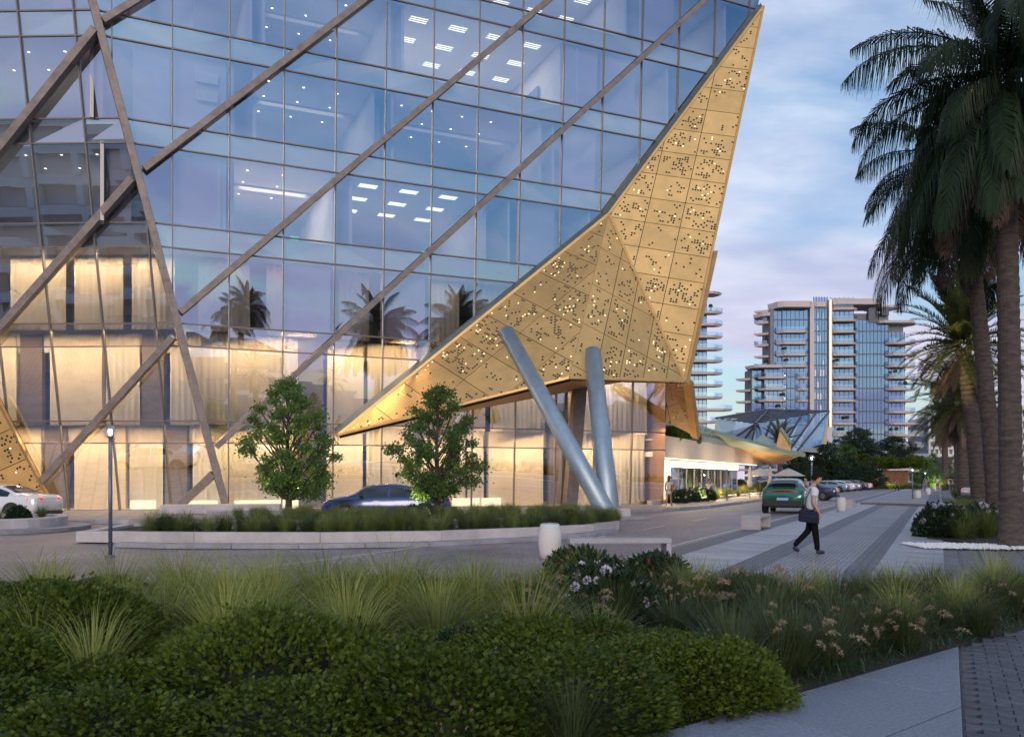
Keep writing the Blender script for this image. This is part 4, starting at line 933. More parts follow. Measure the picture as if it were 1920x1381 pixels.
# small round planter at the far left
rpn = thing('round_planter', 'round pale stone planter with grasses behind the white car', 'planter', (-17.2, 26.5, 0))
prof = [(2.6, 0.0), (2.62, 0.40), (2.60, 0.43), (2.35, 0.43), (2.34, 0.25)]
mb = MB(); mb.lathe(prof, 40, (-17.2, 27.4, 0)); mb.build('planter_wall', M['stone'], rpn, smooth=False, world=True)
mb = MB(); mb.lathe([(3.3, 0), (3.3, 0.12), (2.6, 0.13)], 40, (-17.2, 27.4, 0)); mb.build('kerb_ring', M['kerb'], rpn, world=True)
mb = MB(); mb.lathe([(2.36, 0.3), (0.01, 0.32)], 24, (-17.2, 27.4, 0)); mb.build('soil', M['soil'], rpn, world=True)
for i in range(16):
    a = rng.uniform(0, 6.28); d = rng.uniform(0, 1.9); tuft('m', -17.2 + d * math.cos(a), 27.4 + d * math.sin(a), rng.uniform(.6, .9), 'bushy grass tuft in the round planter', 'grasses in the round planter', .3)
dark_shrub(-15.4, 26.6, .7, 'dark shrub on the rim of the round planter', None, z=.3)
# low platform walls by the lobby
pw = thing('lobby_step_wall', 'low pale stone wall beside the lobby entrance steps', 'wall', (-12, 35, 0))
mb = MB(); mb.bar((-15.0, 36.6, 0.34), (-10.2, 37.6, 0.34), 1.1, 0.4); mb.build('wall_block', M['stone'], pw, world=True, bevel=.02)
mb = MB(); mb.bar((-12.6, 35.4, 0.23), (-9.6, 36.0, 0.23), 0.7, 0.2); mb.build('step', M['kerb'], pw, world=True, bevel=.02)

# ================================================================== TREES
def tree_meshes(seed, H=4.6, cw=1.72, trunk=.85, nleaf=14500, lsz=0.098, m=None, r0=0.10, ncl=58, cr_=.37):
    """trunk that forks low, limbs running out to separate leaf clumps spread through an uneven ovate crown"""
    r = random.Random(seed); g = np.random.default_rng(seed); b = MB(); T = []; rad = []
    lead = [Vector((0, 0, -.1)), Vector((.02, .01, trunk)), Vector((.05 * r.uniform(-1, 1), .05, trunk + (H - trunk) * .45)), Vector((.1 * r.uniform(-1, 1), -.05, H * .93))]
    b.tube(lead, [r0 * 1.3, r0, r0 * .55, r0 * .1], 9)
    z0 = trunk * .95
    for k in range(ncl):
        f = (k + r.random()) / ncl; z = z0 + (H - z0) * f * .97; rr = cw * math.sin(math.pi * min(1.0, .17 + .80 * f ** 1.05)) ** .85 * r.uniform(.86, 1.08)
        a = k * 2.39996 + r.uniform(-.5, .5); q = rr * math.sqrt(r.uniform(.18, 1.0)) - cr_ * .3
        c = Vector((math.cos(a) * max(q, 0), math.sin(a) * max(q, 0), z)); T.append(tuple(c)); rad.append(cr_ * r.uniform(.6, 1.15) * (1.0 - .35 * f))
        zs = max(trunk * .7, z - q * r.uniform(.7, 1.3) - .25); t_ = min(1, max(0, (zs - trunk) / (H * .93 - trunk))); s0 = Vector((lead[2].x * t_, lead[2].y * t_, zs))
        md = s0.lerp(c, .5) + Vector((r.uniform(-.08, .08), r.uniform(-.08, .08), -.08)); w0 = r0 * (.42 if q > cw * .5 else .28)
        b.tube([s0, md, c], [w0, w0 * .6, w0 * .18], 5, caps=False)
        for _ in range(3): e = c + Vector((r.uniform(-1, 1), r.uniform(-1, 1), r.uniform(-.5, .7))).normalized() * rad[-1] * .9; b.tube([md.lerp(c, .6), e], [w0 * .3, w0 * .08], 4, caps=False)
    T = np.array(T); rad = np.array(rad); k = g.choice(len(T), nleaf, p=rad ** 2 / (rad ** 2).sum()); off = g.normal(size=(nleaf, 3)) * (rad[k] * .52)[:, None]; off[:, 2] *= .62
    C = T[k] + off; A_ = unit(unit(off) * .5 + g.normal(size=(nleaf, 3)) * .6 + [0, 0, -.3]); up = g.normal(size=(nleaf, 3)) * .5 + [0, 0, 1]
    return b.mesh('trunk', M['bark'], smooth=True), leaf_mesh('crown', C, A_, lsz * g.uniform(.5, 1.25, nleaf), lsz * .62, m or M['leaf_tree'], up=np.cross(A_, up))
TREE = [tree_meshes(21), tree_meshes(34), tree_meshes(55, H=5.2, cw=2.5, nleaf=12000, lsz=.16, trunk=.8, cr_=.6), tree_meshes(77, H=4.8, cw=2.4, nleaf=11000, lsz=.16, trunk=.8, cr_=.55, m=M['leaf_dark'])]
def tree(name, label, x, y, z, s, rz, k, group=None, mat_=None):
    o = thing(name, label, 'tree', (x, y, z), rz, group); o.scale = s if hasattr(s, '__len__') else (s,) * 3
    obj_from(TREE[k][0], 'trunk', o); obj_from(TREE[k][1], 'crown', o); return o
def uplight(p, energy, colr=(1.0, 0.78, 0.30), size=0.6, tgt=None):
    l = bpy.data.lights.new('uplight', 'SPOT'); l.energy = energy; l.color = colr; l.spot_size = R(95); l.spot_blend = 0.6; l.shadow_soft_size = 0.06
    o = bpy.data.objects.new('uplight_beam', l); col.objects.link(o); o.location = p
    d = (Vector(tgt) - Vector(p)) if tgt is not None else Vector((0, 0, 1)); o.rotation_euler = (-d).to_track_quat('Z', 'Y').to_euler(); return o
M['lamp_lens'] = glow('uplight_lens', (1.0, 0.8, 0.4), 4.0)
def spot_fixture(x, y, z, label, group):
    o = thing('garden_uplight', label, 'lamp', (x, y, z), 0, group)
    b = MB(); b.lathe([(0.06, 0), (0.07, 0.10), (0.055, 0.10)], 10); b.build('housing', M['black'], o)
    b = MB(); b.lathe([(0.054, 0.095), (0.001, 0.097)], 10); b.build('lens', M['lamp_lens'], o)
tree('island_tree', 'young leafy tree on the island before the corner beam', -7.6, 29.0, 0.30, (1.02, 1.02, 1.04), 0.4, 0, 'island trees')
tree('island_tree', 'young leafy tree on the island behind the blue car\'s tail', -2.55, 29.4, 0.30, (1.0, 1.0, 1.0), 2.1, 1, 'island trees')
for x, y, l in ((-7.9, 29.9, 'small uplight at the foot of the tree by the corner beam'), (-3.3, 30.2, 'small uplight at the foot of the tree by the blue car')):
    spot_fixture(x, y, .44, l, 'uplights of the island trees'); uplight((x, y, .6), 420, (1.0, .82, .32), tgt=(x + .2, y - .6, 2.6))
# trees round the terrace and the far garden
tree('terrace_tree', 'broad dark tree behind the umbrella terrace', *at(1545, 897, 134).xy, 0, (1.7, 1.7, 1.6), .3, 3, 'dark trees beyond the terrace')
tree('terrace_tree', 'dark tree between terrace and parked cars, nearer the lamp', *at(1585, 897, 138).xy, 0, (1.5, 1.5, 1.15), 1.3, 3, 'dark trees beyond the terrace')
tree('terrace_tree', 'dark rounded tree above the parked cars', *at(1512, 897, 136).xy, 0, (1.5, 1.5, 1.3), 2.3, 3, 'dark trees beyond the terrace')
tree('terrace_tree', 'low dark tree at the wooden pavilion\'s end', *at(1630, 897, 128).xy, 0, (1.4, 1.4, .85), 4.3, 3, 'dark trees beyond the terrace')
tree('terrace_tree', 'dark tree at the umbrella end of the terrace planting', *at(1492, 897, 128).xy, 0, (1.4, 1.4, 1.15), 3.3, 3, 'dark trees beyond the terrace')
tree('terrace_tree', 'low dark tree filling the gap above the white parked car', *at(1565, 897, 132).xy, 0, (1.6, 1.6, 1.0), 5.3, 3, 'dark trees beyond the terrace')
tree('terrace_tree', 'dark tree behind the row of parked cars at its far end', *at(1606, 897, 136).xy, 0, (1.4, 1.4, .9), .9, 3, 'dark trees beyond the terrace')
tree('roof_tree', 'bushy tree on the planted roof before the tower', *at(1610, 860, 150).xy, at(0, 868, 150).z, (1.7, 1.7, 1.3), 0.2, 3, 'roof garden trees')
tree('roof_tree', 'grey-green tree on the planted roof beside the loungers', *at(1675, 860, 150).xy, at(0, 866, 150).z, (1.7, 1.7, .95), 1.2, 3, 'roof garden trees')
tree('roof_tree', 'small lit tree on the planted roof edge', *at(1592, 860, 150).xy, at(0, 868, 150).z, (1.2, 1.2, .8), 2.2, 2, 'roof garden trees')
uplight(tuple(at(1596, 864, 149)), 900, (1.0, .85, .15), tgt=at(1600, 840, 150))
# ================================================================== PALMS
def frond_mesh(name, e0, L, bend, nl, ll, ldroop, m, seed, lw=0.035, tipf=0.35, fwd=0.75, vup=0.25):
    """one feather leaf in the XZ plane: arched midrib with two rows of leaflets"""
    g = np.random.default_rng(seed); S = 14; p = np.zeros(3); e = e0; mid_ = [p.copy()]; dirs = []
    for k in range(S):
        d = np.array([math.cos(e), 0, math.sin(e)]); dirs.append(d); p = p + d * L / S; mid_.append(p.copy()); e -= bend / S * (0.5 + 1.0 * k / S)
    dirs.append(dirs[-1]); mid_ = np.array(mid_); dirs = np.array(dirs); Q = []
    for k in range(S):
        w0, w1 = 0.05 * (1 - k / S) + 0.008, 0.05 * (1 - (k + 1) / S) + 0.008; y = np.array([0, 1, 0]); n = np.cross(dirs[k], y)
        for ax in (y, n): Q.append([mid_[k] - ax * w0 / 2, mid_[k] + ax * w0 / 2, mid_[k + 1] + ax * w1 / 2, mid_[k + 1] - ax * w1 / 2])
    for sgn in (-1, 1):
        for i in range(nl):
            f = 0.10 + 0.90 * (i + g.random() * .6) / nl; x = f * S; k = min(int(x), S - 1); b0 = mid_[k] + (mid_[k + 1] - mid_[k]) * (x - k); d = dirs[k]
            y = np.array([0, sgn, 0.0]); n = np.cross(d, np.array([0, 1, 0])); n = n if n[2] > 0 else -n
            a = y * 1.0 + d * (fwd * (0.6 + f)) + n * (vup + g.normal() * .15); a /= np.linalg.norm(a)
            l = ll * (0.45 + 0.55 * math.sin(math.pi * min(0.08 + f * 0.86, 1)) ) * g.uniform(.85, 1.1) * (1 - (1 - tipf) * max(0, f - .8) / .2)
            fs = 0.42 if ldroop < 1 else 0.30; m1 = b0 + a * l * fs + np.array([0, 0, -ldroop * l * 0.08]); a2 = a * max(.22, 1 - ldroop * .62) + np.array([0, 0, -1.0]) * ldroop + g.normal(size=3) * .07; a2 /= np.linalg.norm(a2); m2 = m1 + a2 * l * (1 - fs)
            s = np.cross(a, n); s /= np.linalg.norm(s) + 1e-9; w_ = lw
            Q.append([b0 - s * w_ * .35, b0 + s * w_ * .35, m1 + s * w_ * .5, m1 - s * w_ * .5]); Q.append([m1 - s * w_ * .5, m1 + s * w_ * .5, m2 + s * .004, m2 - s * .004])
    return quads(name, np.array(Q).reshape(-1, 3), m)
EL = [82, 62, 42, 22, 2, -22]
QF = [frond_mesh('frond', R(e), 3.5, R(b), 92, 1.05, 1.2, M['frond'], 40 + i, lw=.028) for i, (e, b) in enumerate(zip(EL, (55, 85, 100, 105, 85, 60)))]
QH = [frond_mesh('frond', R(-38), 4.2, R(50), 92, 1.05, 1.2, M['frond'], 60 + i, lw=.028) for i in range(2)]
QD = [frond_mesh('dead_frond', R(-58 - 8 * i), 3.3, R(28), 46, 0.75, 0.95, M['frond_dead'], 70 + i, lw=.03) for i in range(2)]
DF = [frond_mesh('frond', R(e), 3.1, R(b), 52, 0.46, 0.12, M['frond_y'], 80 + i, lw=.045, fwd=.9, vup=.45) for i, (e, b) in enumerate(zip(EL, (30, 45, 55, 60, 55, 45)))]
DD = [frond_mesh('dead_frond', R(-62), 2.4, R(22), 40, 0.4, 0.6, M['frond_dead'], 90, lw=.035)]
def trunk_mesh(H, r0, r1, lean, seed, m=None):
    r = random.Random(seed); b = MB(); n = int(H / 0.085); pts, rad = [], []
    for i in range(n + 1):
        f = i / n; pts.append((lean[0] * f ** 1.3, lean[1] * f ** 1.3, H * f)); base = r0 + (r1 - r0) * min(1, f * 1.15) + 0.12 * r0 * math.exp(-f * 14)
        rad.append(base * (1 + (0.055 if i % 3 == 0 else (-0.012 if i % 3 == 1 else 0.02)) + r.uniform(-.015, .015)))
    b.tube(pts, rad, 20); return b.mesh('trunk', m or M['palm_bark'], smooth=False)
def palm(label, x, y, H, r0, r1, lean, kind, seed, group, nf=46, s=1.0, skirt=14, hang=10, cat='palm tree', jit=1.0):
    r = random.Random(seed); o = thing('palm_tree', label, cat, (x, y, 0), 0, group)
    obj_from(trunk_mesh(H, r0, r1, lean, seed), 'trunk', o)
    F_ = QF if kind == 'q' else DF; c = Vector((lean[0], lean[1], H))
    for i in range(nf):
        f = i / nf; k = min(5, int(f * 6)); a = i * 2.39996 + r.uniform(-.25, .25)
        q = obj_from(F_[k], 'frond', o, c + Vector((math.cos(a), math.sin(a), 0)) * r1 * .5 + Vector((0, 0, (1 - f) * .5)), a); q.scale = (s * r.uniform(.85, 1.1),) * 3
        q.rotation_euler = (R(r.uniform(-14, 14)), R(r.uniform(-8, 8)), a)
    if kind == 'q':
        for i in range(hang):
            a = i * 2.39996 + 1.0; q = obj_from(QH[i % 2], 'frond', o, c + Vector((math.cos(a), math.sin(a), 0)) * r1 * .7, a); q.scale = (s * r.uniform(.85, 1.1),) * 3
    for i in range(skirt):
        a = i * 2.39996 + .4; D_ = QD if kind == 'q' else DD
        q = obj_from(D_[i % len(D_)], 'dead_frond', o, c + Vector((math.cos(a), math.sin(a), 0)) * r1 * .8 - Vector((0, 0, .3 + r.random() * .5)), a); q.scale = (s * r.uniform(.7, 1.0),) * 3; q.rotation_euler = (R(r.uniform(-20, 20)), R(r.uniform(-12, 4)), a)
    return o
GPm = 'palms along the promenade'
p1 = at(1896, 897, 20.3); palm('nearest tall palm with thick ringed trunk and drooping fronds', p1.x, p1.y, 11.0, .255, .22, (-0.1, .1), 'q', 5, GPm, nf=42, hang=18, s=1.05)
p2 = at(1868, 897, 27.0); palm('tall leaning palm just behind the nearest trunk', p2.x, p2.y, 11.2, .25, .215, (-1.0, .1), 'q', 6, GPm, nf=36, hang=16, skirt=22, s=1.08)
p3 = at(1838, 897, 44); palm('date palm with yellow-lit stiff fronds', p3.x, p3.y, 8.4, .40, .36, (-.9, 0), 'd', 8, GPm, nf=76, s=1.22, skirt=16)
ul = uplight((p3.x - 3.2, p3.y - 2.6, .3), 2200, (1.0, .82, .30), tgt=(p3.x - 2.4, p3.y - 1.0, 8.6)); ul.data.spot_size = R(48)
spot_fixture(p3.x - 3.2, p3.y - 2.6, .1, 'garden uplight in the bed below the yellow-lit date palm', None)
for u, Y, H, lab, sd_p in ((1806, 66, 7.4, 'far date palm with brown skirt, left of a pair', 9), (1827, 70, 7.8, 'far date palm with brown skirt, right of a pair', 10), (1773, 120, 9.0, 'distant dark palm above the strolling crowd', 11), (1798, 92, 8.2, 'distant palm between the pair and the crowd', 12)):
    q = at(u, 897, Y); palm(lab, q.x, q.y, H, .42, .38, (-.2, 0), 'd', sd_p, GPm, nf=64, skirt=30, s=1.3)
q = at(1462, 897, 112); palm('short palm in front of the glass pavilion', q.x, q.y, 6.0, .3, .28, (0, 0), 'd', 13, None, nf=44, skirt=4, s=1.0)
# palms and trees across the street behind the viewer, seen as reflections in the glass
palm('tall palm standing across the street, mirrored in the glass beside the corner beam', 20.5, -17.5, 14.6, .42, .34, (0, 0), 'q', 14, 'palms across the street', nf=40, s=1.05)
palm('tall palm standing across the street, mirrored in the glass above the gold wing', 26.5, 15.0, 13.0, .42, .34, (0, 0), 'q', 15, 'palms across the street', nf=40, s=1.0)
for i, (x, y, h) in enumerate(((38, -42, 7.5), (52, -40, 7.0), (64, -28, 7.5), (30, -60, 8))):
    palm('fan-headed palm of the row far across the street, mirrored in the lobby glass', x, y, h, .4, .36, (0, 0), 'd', 20 + i, 'far palms across the street', nf=40, skirt=14, s=1.0)
for i in range(9):
    x = 14 + i * 8.5; y = -62 + i * 5.5 + rng.uniform(-3, 3)
    tree('street_tree', 'street tree far across the street, mirrored in the lobby glass', x, y, 0, rng.uniform(.75, 1.05), i * 1.3, i % 3, 'trees across the street')
for i in range(5): tree('street_tree', 'tree far across the street, mirrored in the slanted glass face', -70 + i * 11, -34 - (i % 2) * 8, 0, rng.uniform(.9, 1.2), i * 2.1, i % 3, 'trees across the street')

# ================================================================== BEDS ALONG THE PROMENADE
def bed_poly(name, a0, a1, s0, s1): return sheet(name, [rp(a0, s0), rp(a1, s0), rp(a1, s1), rp(a0, s1)], 0.02, M['soil'])
sheet('palm_bed', [gnd(1738, 1010), gnd(1925, 1028), rp(7, 60), rp(0.3, 60)], 0.02, M['soil'])
M['pebble'] = leaf_mat('white_pebble', (0.5, 0.5, 0.53), (0.8, 0.8, 0.82), rough=.7, trans=0, spec=.3)
pb = MB(); g0, g1 = gnd(1732, 1030), gnd(1990, 1034)
for _ in range(2600):
    f = rng.random(); t = rng.random(); p = g0.lerp(g1, f) + Vector((0.08, 1, 0)) * t * (1.5 - f * .2); r_ = rng.uniform(.025, .05); a = rng.uniform(0, 6)
    c = Vector((p.x, p.y, .03 + rng.random() * .03)); ring = [c + Vector((math.cos(a + k * 1.257) * r_, math.sin(a + k * 1.257) * r_ * .7, 0)) for k in range(5)]
    top = c + Vector((0, 0, r_ * .75)); b0 = len(pb.v); pb.v += [tuple(q) for q in ring] + [tuple(top)]
    for k in range(5): pb.f.append((b0 + k, b0 + (k + 1) % 5, b0 + 5)); pb.m.append(0)
tag(pb.build('white_pebbles', M['pebble']), 'white pebbles edging the palm bed', 'pebbles', kind='stuff')
for (u, v, s, l) in [(1765, 1006, 1.35, 'lilac flowering shrub at the corner of the palm bed'), (1790, 1000, 1.2, 'lilac flowering shrub second from the corner of the palm bed'), (1838, 1002, 1.3, 'lilac flowering shrub left of the nearest palm trunk'), (1862, 990, 1.2, 'lilac flowering shrub behind the nearest palm trunk'), (1768, 990, 1.0, 'lilac flowering shrub further along the palm bed\'s edge')]:
    p = gnd(u, v); dark_shrub(p.x, p.y, s, l, 'flowering shrubs of the palm bed', flower='lilac', nf=26)
for (u, v) in [(1800, 1010), (1815, 1008), (1785, 1008), (1850, 1008), (1810, 985), (1790, 980), (1830, 980), (1850, 975), (1775, 978), (1800, 970), (1822, 966), (1845, 964), (1790, 963), (1868, 968), (1780, 967), (1812, 958), (1835, 955), (1790, 955), (1858, 955), (1880, 975), (1900, 985), (1893, 1000), (1915, 1003)]:
    p = gnd(u, v); tuft('m', p.x, p.y, rng.uniform(1.0, 1.4), 'bushy green grass in the palm bed', 'grasses of the palm bed')
for i in range(34):
    p = rp(rng.uniform(.3, 4.2), rng.uniform(28, 56)); 
    if (p - Vector((p1.x, p1.y, 0))).length > .9: tuft('m', p.x, p.y, rng.uniform(.9, 1.25), 'bushy green grass in the palm bed', 'grasses of the palm bed')
for (u, v, s) in [(1795, 935, 1.5), (1808, 931, 1.5), (1825, 929, 1.6), (1790, 930, 1.4), (1800, 924, 1.5), (1815, 922, 1.5), (1790, 920, 1.5), (1830, 920, 1.6)]:
    p = gnd(u, v); tuft('m', p.x, p.y, s * 1.1, 'rounded green grass beyond the silver car', 'grasses beyond the crossing')
# bed and kerb in front of the restaurant
rb0, rb1 = gnd(1222, 950), gnd(1440, 928)
rbd = thing('restaurant_planter', 'low kerbed planting bed in front of the white restaurant wall', 'planter', (rb0.x, rb0.y, 0))
wall_run(rbd, 'kerb_stone', [rb0, gnd(1300, 944), gnd(1380, 935), rb1], .3, .12, .36, M['stone'], 2.2)
mb = MB(); mb.poly([Vector((p.x, p.y, .26)) for p in (rb0, rb1, rb1 + Vector((-5, 4, 0)), rb0 + Vector((-1, 6, 0)))]); mb.build('soil', M['soil'], rbd, world=True)
for i, (u, v) in enumerate([(1278, 943), (1296, 941), (1312, 939), (1330, 938)]):
    p = gnd(u, v, .2); dark_shrub(p.x, p.y + .8, 1.25, ('white flowering shrub by the woman in shorts', 'white flowering shrub second in the restaurant bed', 'white flowering shrub third in the restaurant bed', 'white flowering shrub at the end of the row in the restaurant bed')[i], 'white shrubs at the restaurant', z=.2, flower='whitepetal', nf=24)
for u, v in [(1265, 943), (1350, 935), (1358, 932), (1368, 933), (1378, 930), (1388, 931), (1398, 928), (1408, 928), (1418, 926), (1345, 930), (1372, 927), (1395, 925), (1412, 923), (1430, 924)]:
    p = gnd(u, v, .2); tuft('m' if u % 3 else 'y', p.x, p.y + .7, rng.uniform(.9, 1.2), 'loose grass tuft in the restaurant bed', 'grasses at the restaurant', .2)
for u, v, s, l in [(1378, 922, 1.6, 'rounded green bush under the restaurant window'), (1384, 918, 1.9, 'tall light green bush at the end of the restaurant window'), (1437, 922, 1.3, 'green bush under the first umbrella'), (1420, 924, 1.0, 'small green bush beside the green car')]:
    p = gnd(u, v, .2); hedge(p.x, p.y, s, l, 'bushes at the restaurant', .2)

# ================================================================== STREET FURNITURE
M['lampglass'] = thin_glass('lamp_globe', (0.96, 0.97, 0.98), (1, 1, 1), 0.06, 0.8, pw=2.0)
M['bulb'] = glow('lamp_bulb', (1.0, 0.92, 0.80), 9.0)
M['pole'] = mat('lamp_pole', (0.16, 0.19, 0.25), 0.4, .6, var=.1)
def street_lamp(u, vtop, Y, label):
    p = at(u, vtop, Y); o = thing('street_lamp', label, 'street lamp', (p.x, p.y, 0), 0, 'globe lamps')
    H = p.z; b = MB(); b.tube([(0, 0, 0), (0, 0, H - .12)], .04, 10); b.build('pole', M['pole'], o, smooth=True)
    b = MB(); b.lathe([(.11, 0), (.11, .02), (.05, .05)], 12); b.build('base_plate', M['pole'], o)
    b = MB(); b.lathe([(.045, H - .14), (.06, H - .11), (.06, H - .08), (.02, H - .075)], 12); b.build('collar', M['pole'], o)
    b = MB(); b.sphere((0, 0, H), .14, 20, 12); b.build('globe', M['lampglass'], o, smooth=True)
    b = MB(); b.sphere((0, 0, H - .045), .035, 10, 6); b.build('bulb', M['bulb'], o, smooth=True)
    l = bpy.data.lights.new('lamp_light', 'POINT'); l.energy = 10; l.color = (1, .86, .66); l.shadow_soft_size = .05
    lo = bpy.data.objects.new('lamp_light', l); col.objects.link(lo); lo.location = (p.x, p.y, H - .02)
street_lamp(207, 809, 18.0, 'globe lamp on a slim pole before the planter island')
street_lamp(1522, 858, 40, 'globe lamp on a slim pole behind the walking man')
street_lamp(1711, 880, 64, 'globe lamp nearest the crossing on the promenade')
street_lamp(1735, 886, 92, 'second globe lamp along the promenade')
street_lamp(1748, 889.5, 125, 'third globe lamp along the promenade')
street_lamp(1755, 892, 160, 'fourth and farthest globe lamp along the promenade')
street_lamp(1363, 876, 58, 'globe lamp on the restaurant terrace')
def bin_(u, v, label, h=.78, s=1.0):
    p = gnd(u, v); o = thing('litter_bin', label, 'bin', (p.x, p.y, 0), 0, 'white barrel bins'); o.scale = (s,) * 3
    b = MB(); b.lathe([(.16, 0), (.20, .02), (.225, .15), (.245, .36), (.235, .55), (.205, .68), (.19, .72), (.165, .72), (.15, .66)], 28); b.build('barrel', M['white'], o, smooth=True)
    b = MB(); b.lathe([(.166, .715), (.166, .735), (.14, .74), (.14, .70)], 28); b.build('rim_ring', M['steel'], o, smooth=True)
    b = MB(); b.lathe([(.15, .66), (.001, .64)], 20); b.build('lid_recess', M['plate'], o)
    b = MB(); b.lathe([(.17, -.01), (.17, .015), (.16, .02)], 24); b.build('foot', M['black'], o)
bin_(1031, 1047, 'white barrel-shaped bin left of the long bench'); bin_(1577, 959, 'white barrel-shaped bin near the walking man', s=1.0)
bin_(1721, 936, 'white barrel bin by the crossing lamp'); bin_(1740, 928.5, 'white barrel bin second past the crossing'); bin_(1752, 920.5, 'white barrel bin third past the crossing'); bin_(1759, 915.5, 'white barrel bin farthest down the promenade')
M['bench'] = mat('bench_stone', (0.40, 0.38, 0.40), 0.65, var=.1, vscale=3, bump=.06, bscale=80)
def bench(p, rz, L, wd, h, label, th=.09):
    o = thing('stone_bench', label, 'bench', (p.x, p.y, 0), rz, 'stone benches')
    b = MB(); b.box((0, 0, h - th / 2), (L, wd, th)); b.build('seat', M['bench'], o, bevel=.01)
    for sgn in (-1, 1): b = MB(); b.box((sgn * (L / 2 - th / 2 - .003), 0, (h - th) / 2), (th, wd - .006, h - th - .002)); b.build('leg', M['bench'], o, bevel=.01)
pa = gnd(1160, 1050); bench(pa, 0.06, 2.05, .5, .46, 'long stone bench beside the white bin and red flowers', th=.10)
pbn = gnd(1418, 990); bench(pbn, RA, 1.9, .62, .46, 'square-ended stone bench seen end-on near the road')
pcn = gnd(1592, 951); bench(pcn, RA, 1.7, .55, .46, 'stone bench just behind the bin near the walking man')
pdn = gnd(1732, 931); bench(pdn, RA, 1.7, .55, .46, 'stone bench behind the bin past the crossing')
pdn = gnd(1748, 924); bench(pdn, RA, 1.7, .55, .46, 'second stone bench past the crossing')

# ================================================================== CARS
def pch(xs, ys, x):
    """monotone-ish cubic through station values"""
    xs = np.array(xs); ys = np.array(ys, float); i = np.clip(np.searchsorted(xs, x) - 1, 0, len(xs) - 2); h = xs[i + 1] - xs[i]; t = (x - xs[i]) / h
    dl_ = np.diff(ys) / np.diff(xs); mt = np.zeros(len(xs)); mt[1:-1] = np.where(dl_[:-1] * dl_[1:] > 0, 2 * dl_[:-1] * dl_[1:] / (dl_[:-1] + dl_[1:] + 1e-12), 0); mt[0], mt[-1] = dl_[0], dl_[-1]
    return (2 * t**3 - 3 * t**2 + 1) * ys[i] + (t**3 - 2 * t**2 + t) * h * mt[i] + (-2 * t**3 + 3 * t**2) * ys[i + 1] + (t**3 - t**2) * h * mt[i + 1]
SEDAN = dict(L=4.95, W=1.90, wheel=.345, wx=(-1.52, 1.48),
    x=[-2.475, -2.42, -2.25, -1.95, -1.62, -1.15, -.75, -.2, .35, .8, 1.30, 1.55, 2.0, 2.3, 2.44, 2.475],
    zb=[.48, .36, .26, .22, .20, .19, .19, .19, .19, .19, .19, .20, .22, .24, .32, .42],
    sh=[.72, .88, .95, .965, .955, .945, .935, .925, .915, .905, .90, .885, .83, .74, .64, .58],
    tp=[.74, .93, 1.03, 1.06, 1.10, 1.30, 1.405, 1.455, 1.44, 1.35, 1.06, .99, .92, .82, .70, .62],
    w=[.78, .86, .92, .96, .985, 1.0, 1.0, 1.0, 1.0, 1.0, .99, .985, .955, .90, .80, .70], cab=(-1.62, -.85, .45, 1.32))
SUV = dict(L=4.75, W=2.0, wheel=.38, wx=(-1.42, 1.42),
    x=[-2.375, -2.30, -2.15, -1.9, -1.5, -.9, -.3, .3, .75, 1.2, 1.5, 1.95, 2.22, 2.34, 2.375],
    zb=[.55, .42, .32, .28, .26, .25, .25, .25, .25, .25, .26, .28, .32, .42, .55],
    sh=[.90, 1.04, 1.10, 1.12, 1.10, 1.07, 1.05, 1.04, 1.03, 1.02, 1.01, .95, .86, .76, .70],
    tp=[.94, 1.12, 1.27, 1.47, 1.60, 1.67, 1.68, 1.65, 1.55, 1.24, 1.13, 1.05, .96, .84, .75],
    w=[.84, .92, .96, .985, 1.0, 1.0, .985, .985, .985, .985, .98, .95, .90, .82, .74], cab=(-2.2, -1.45, .45, 1.3))
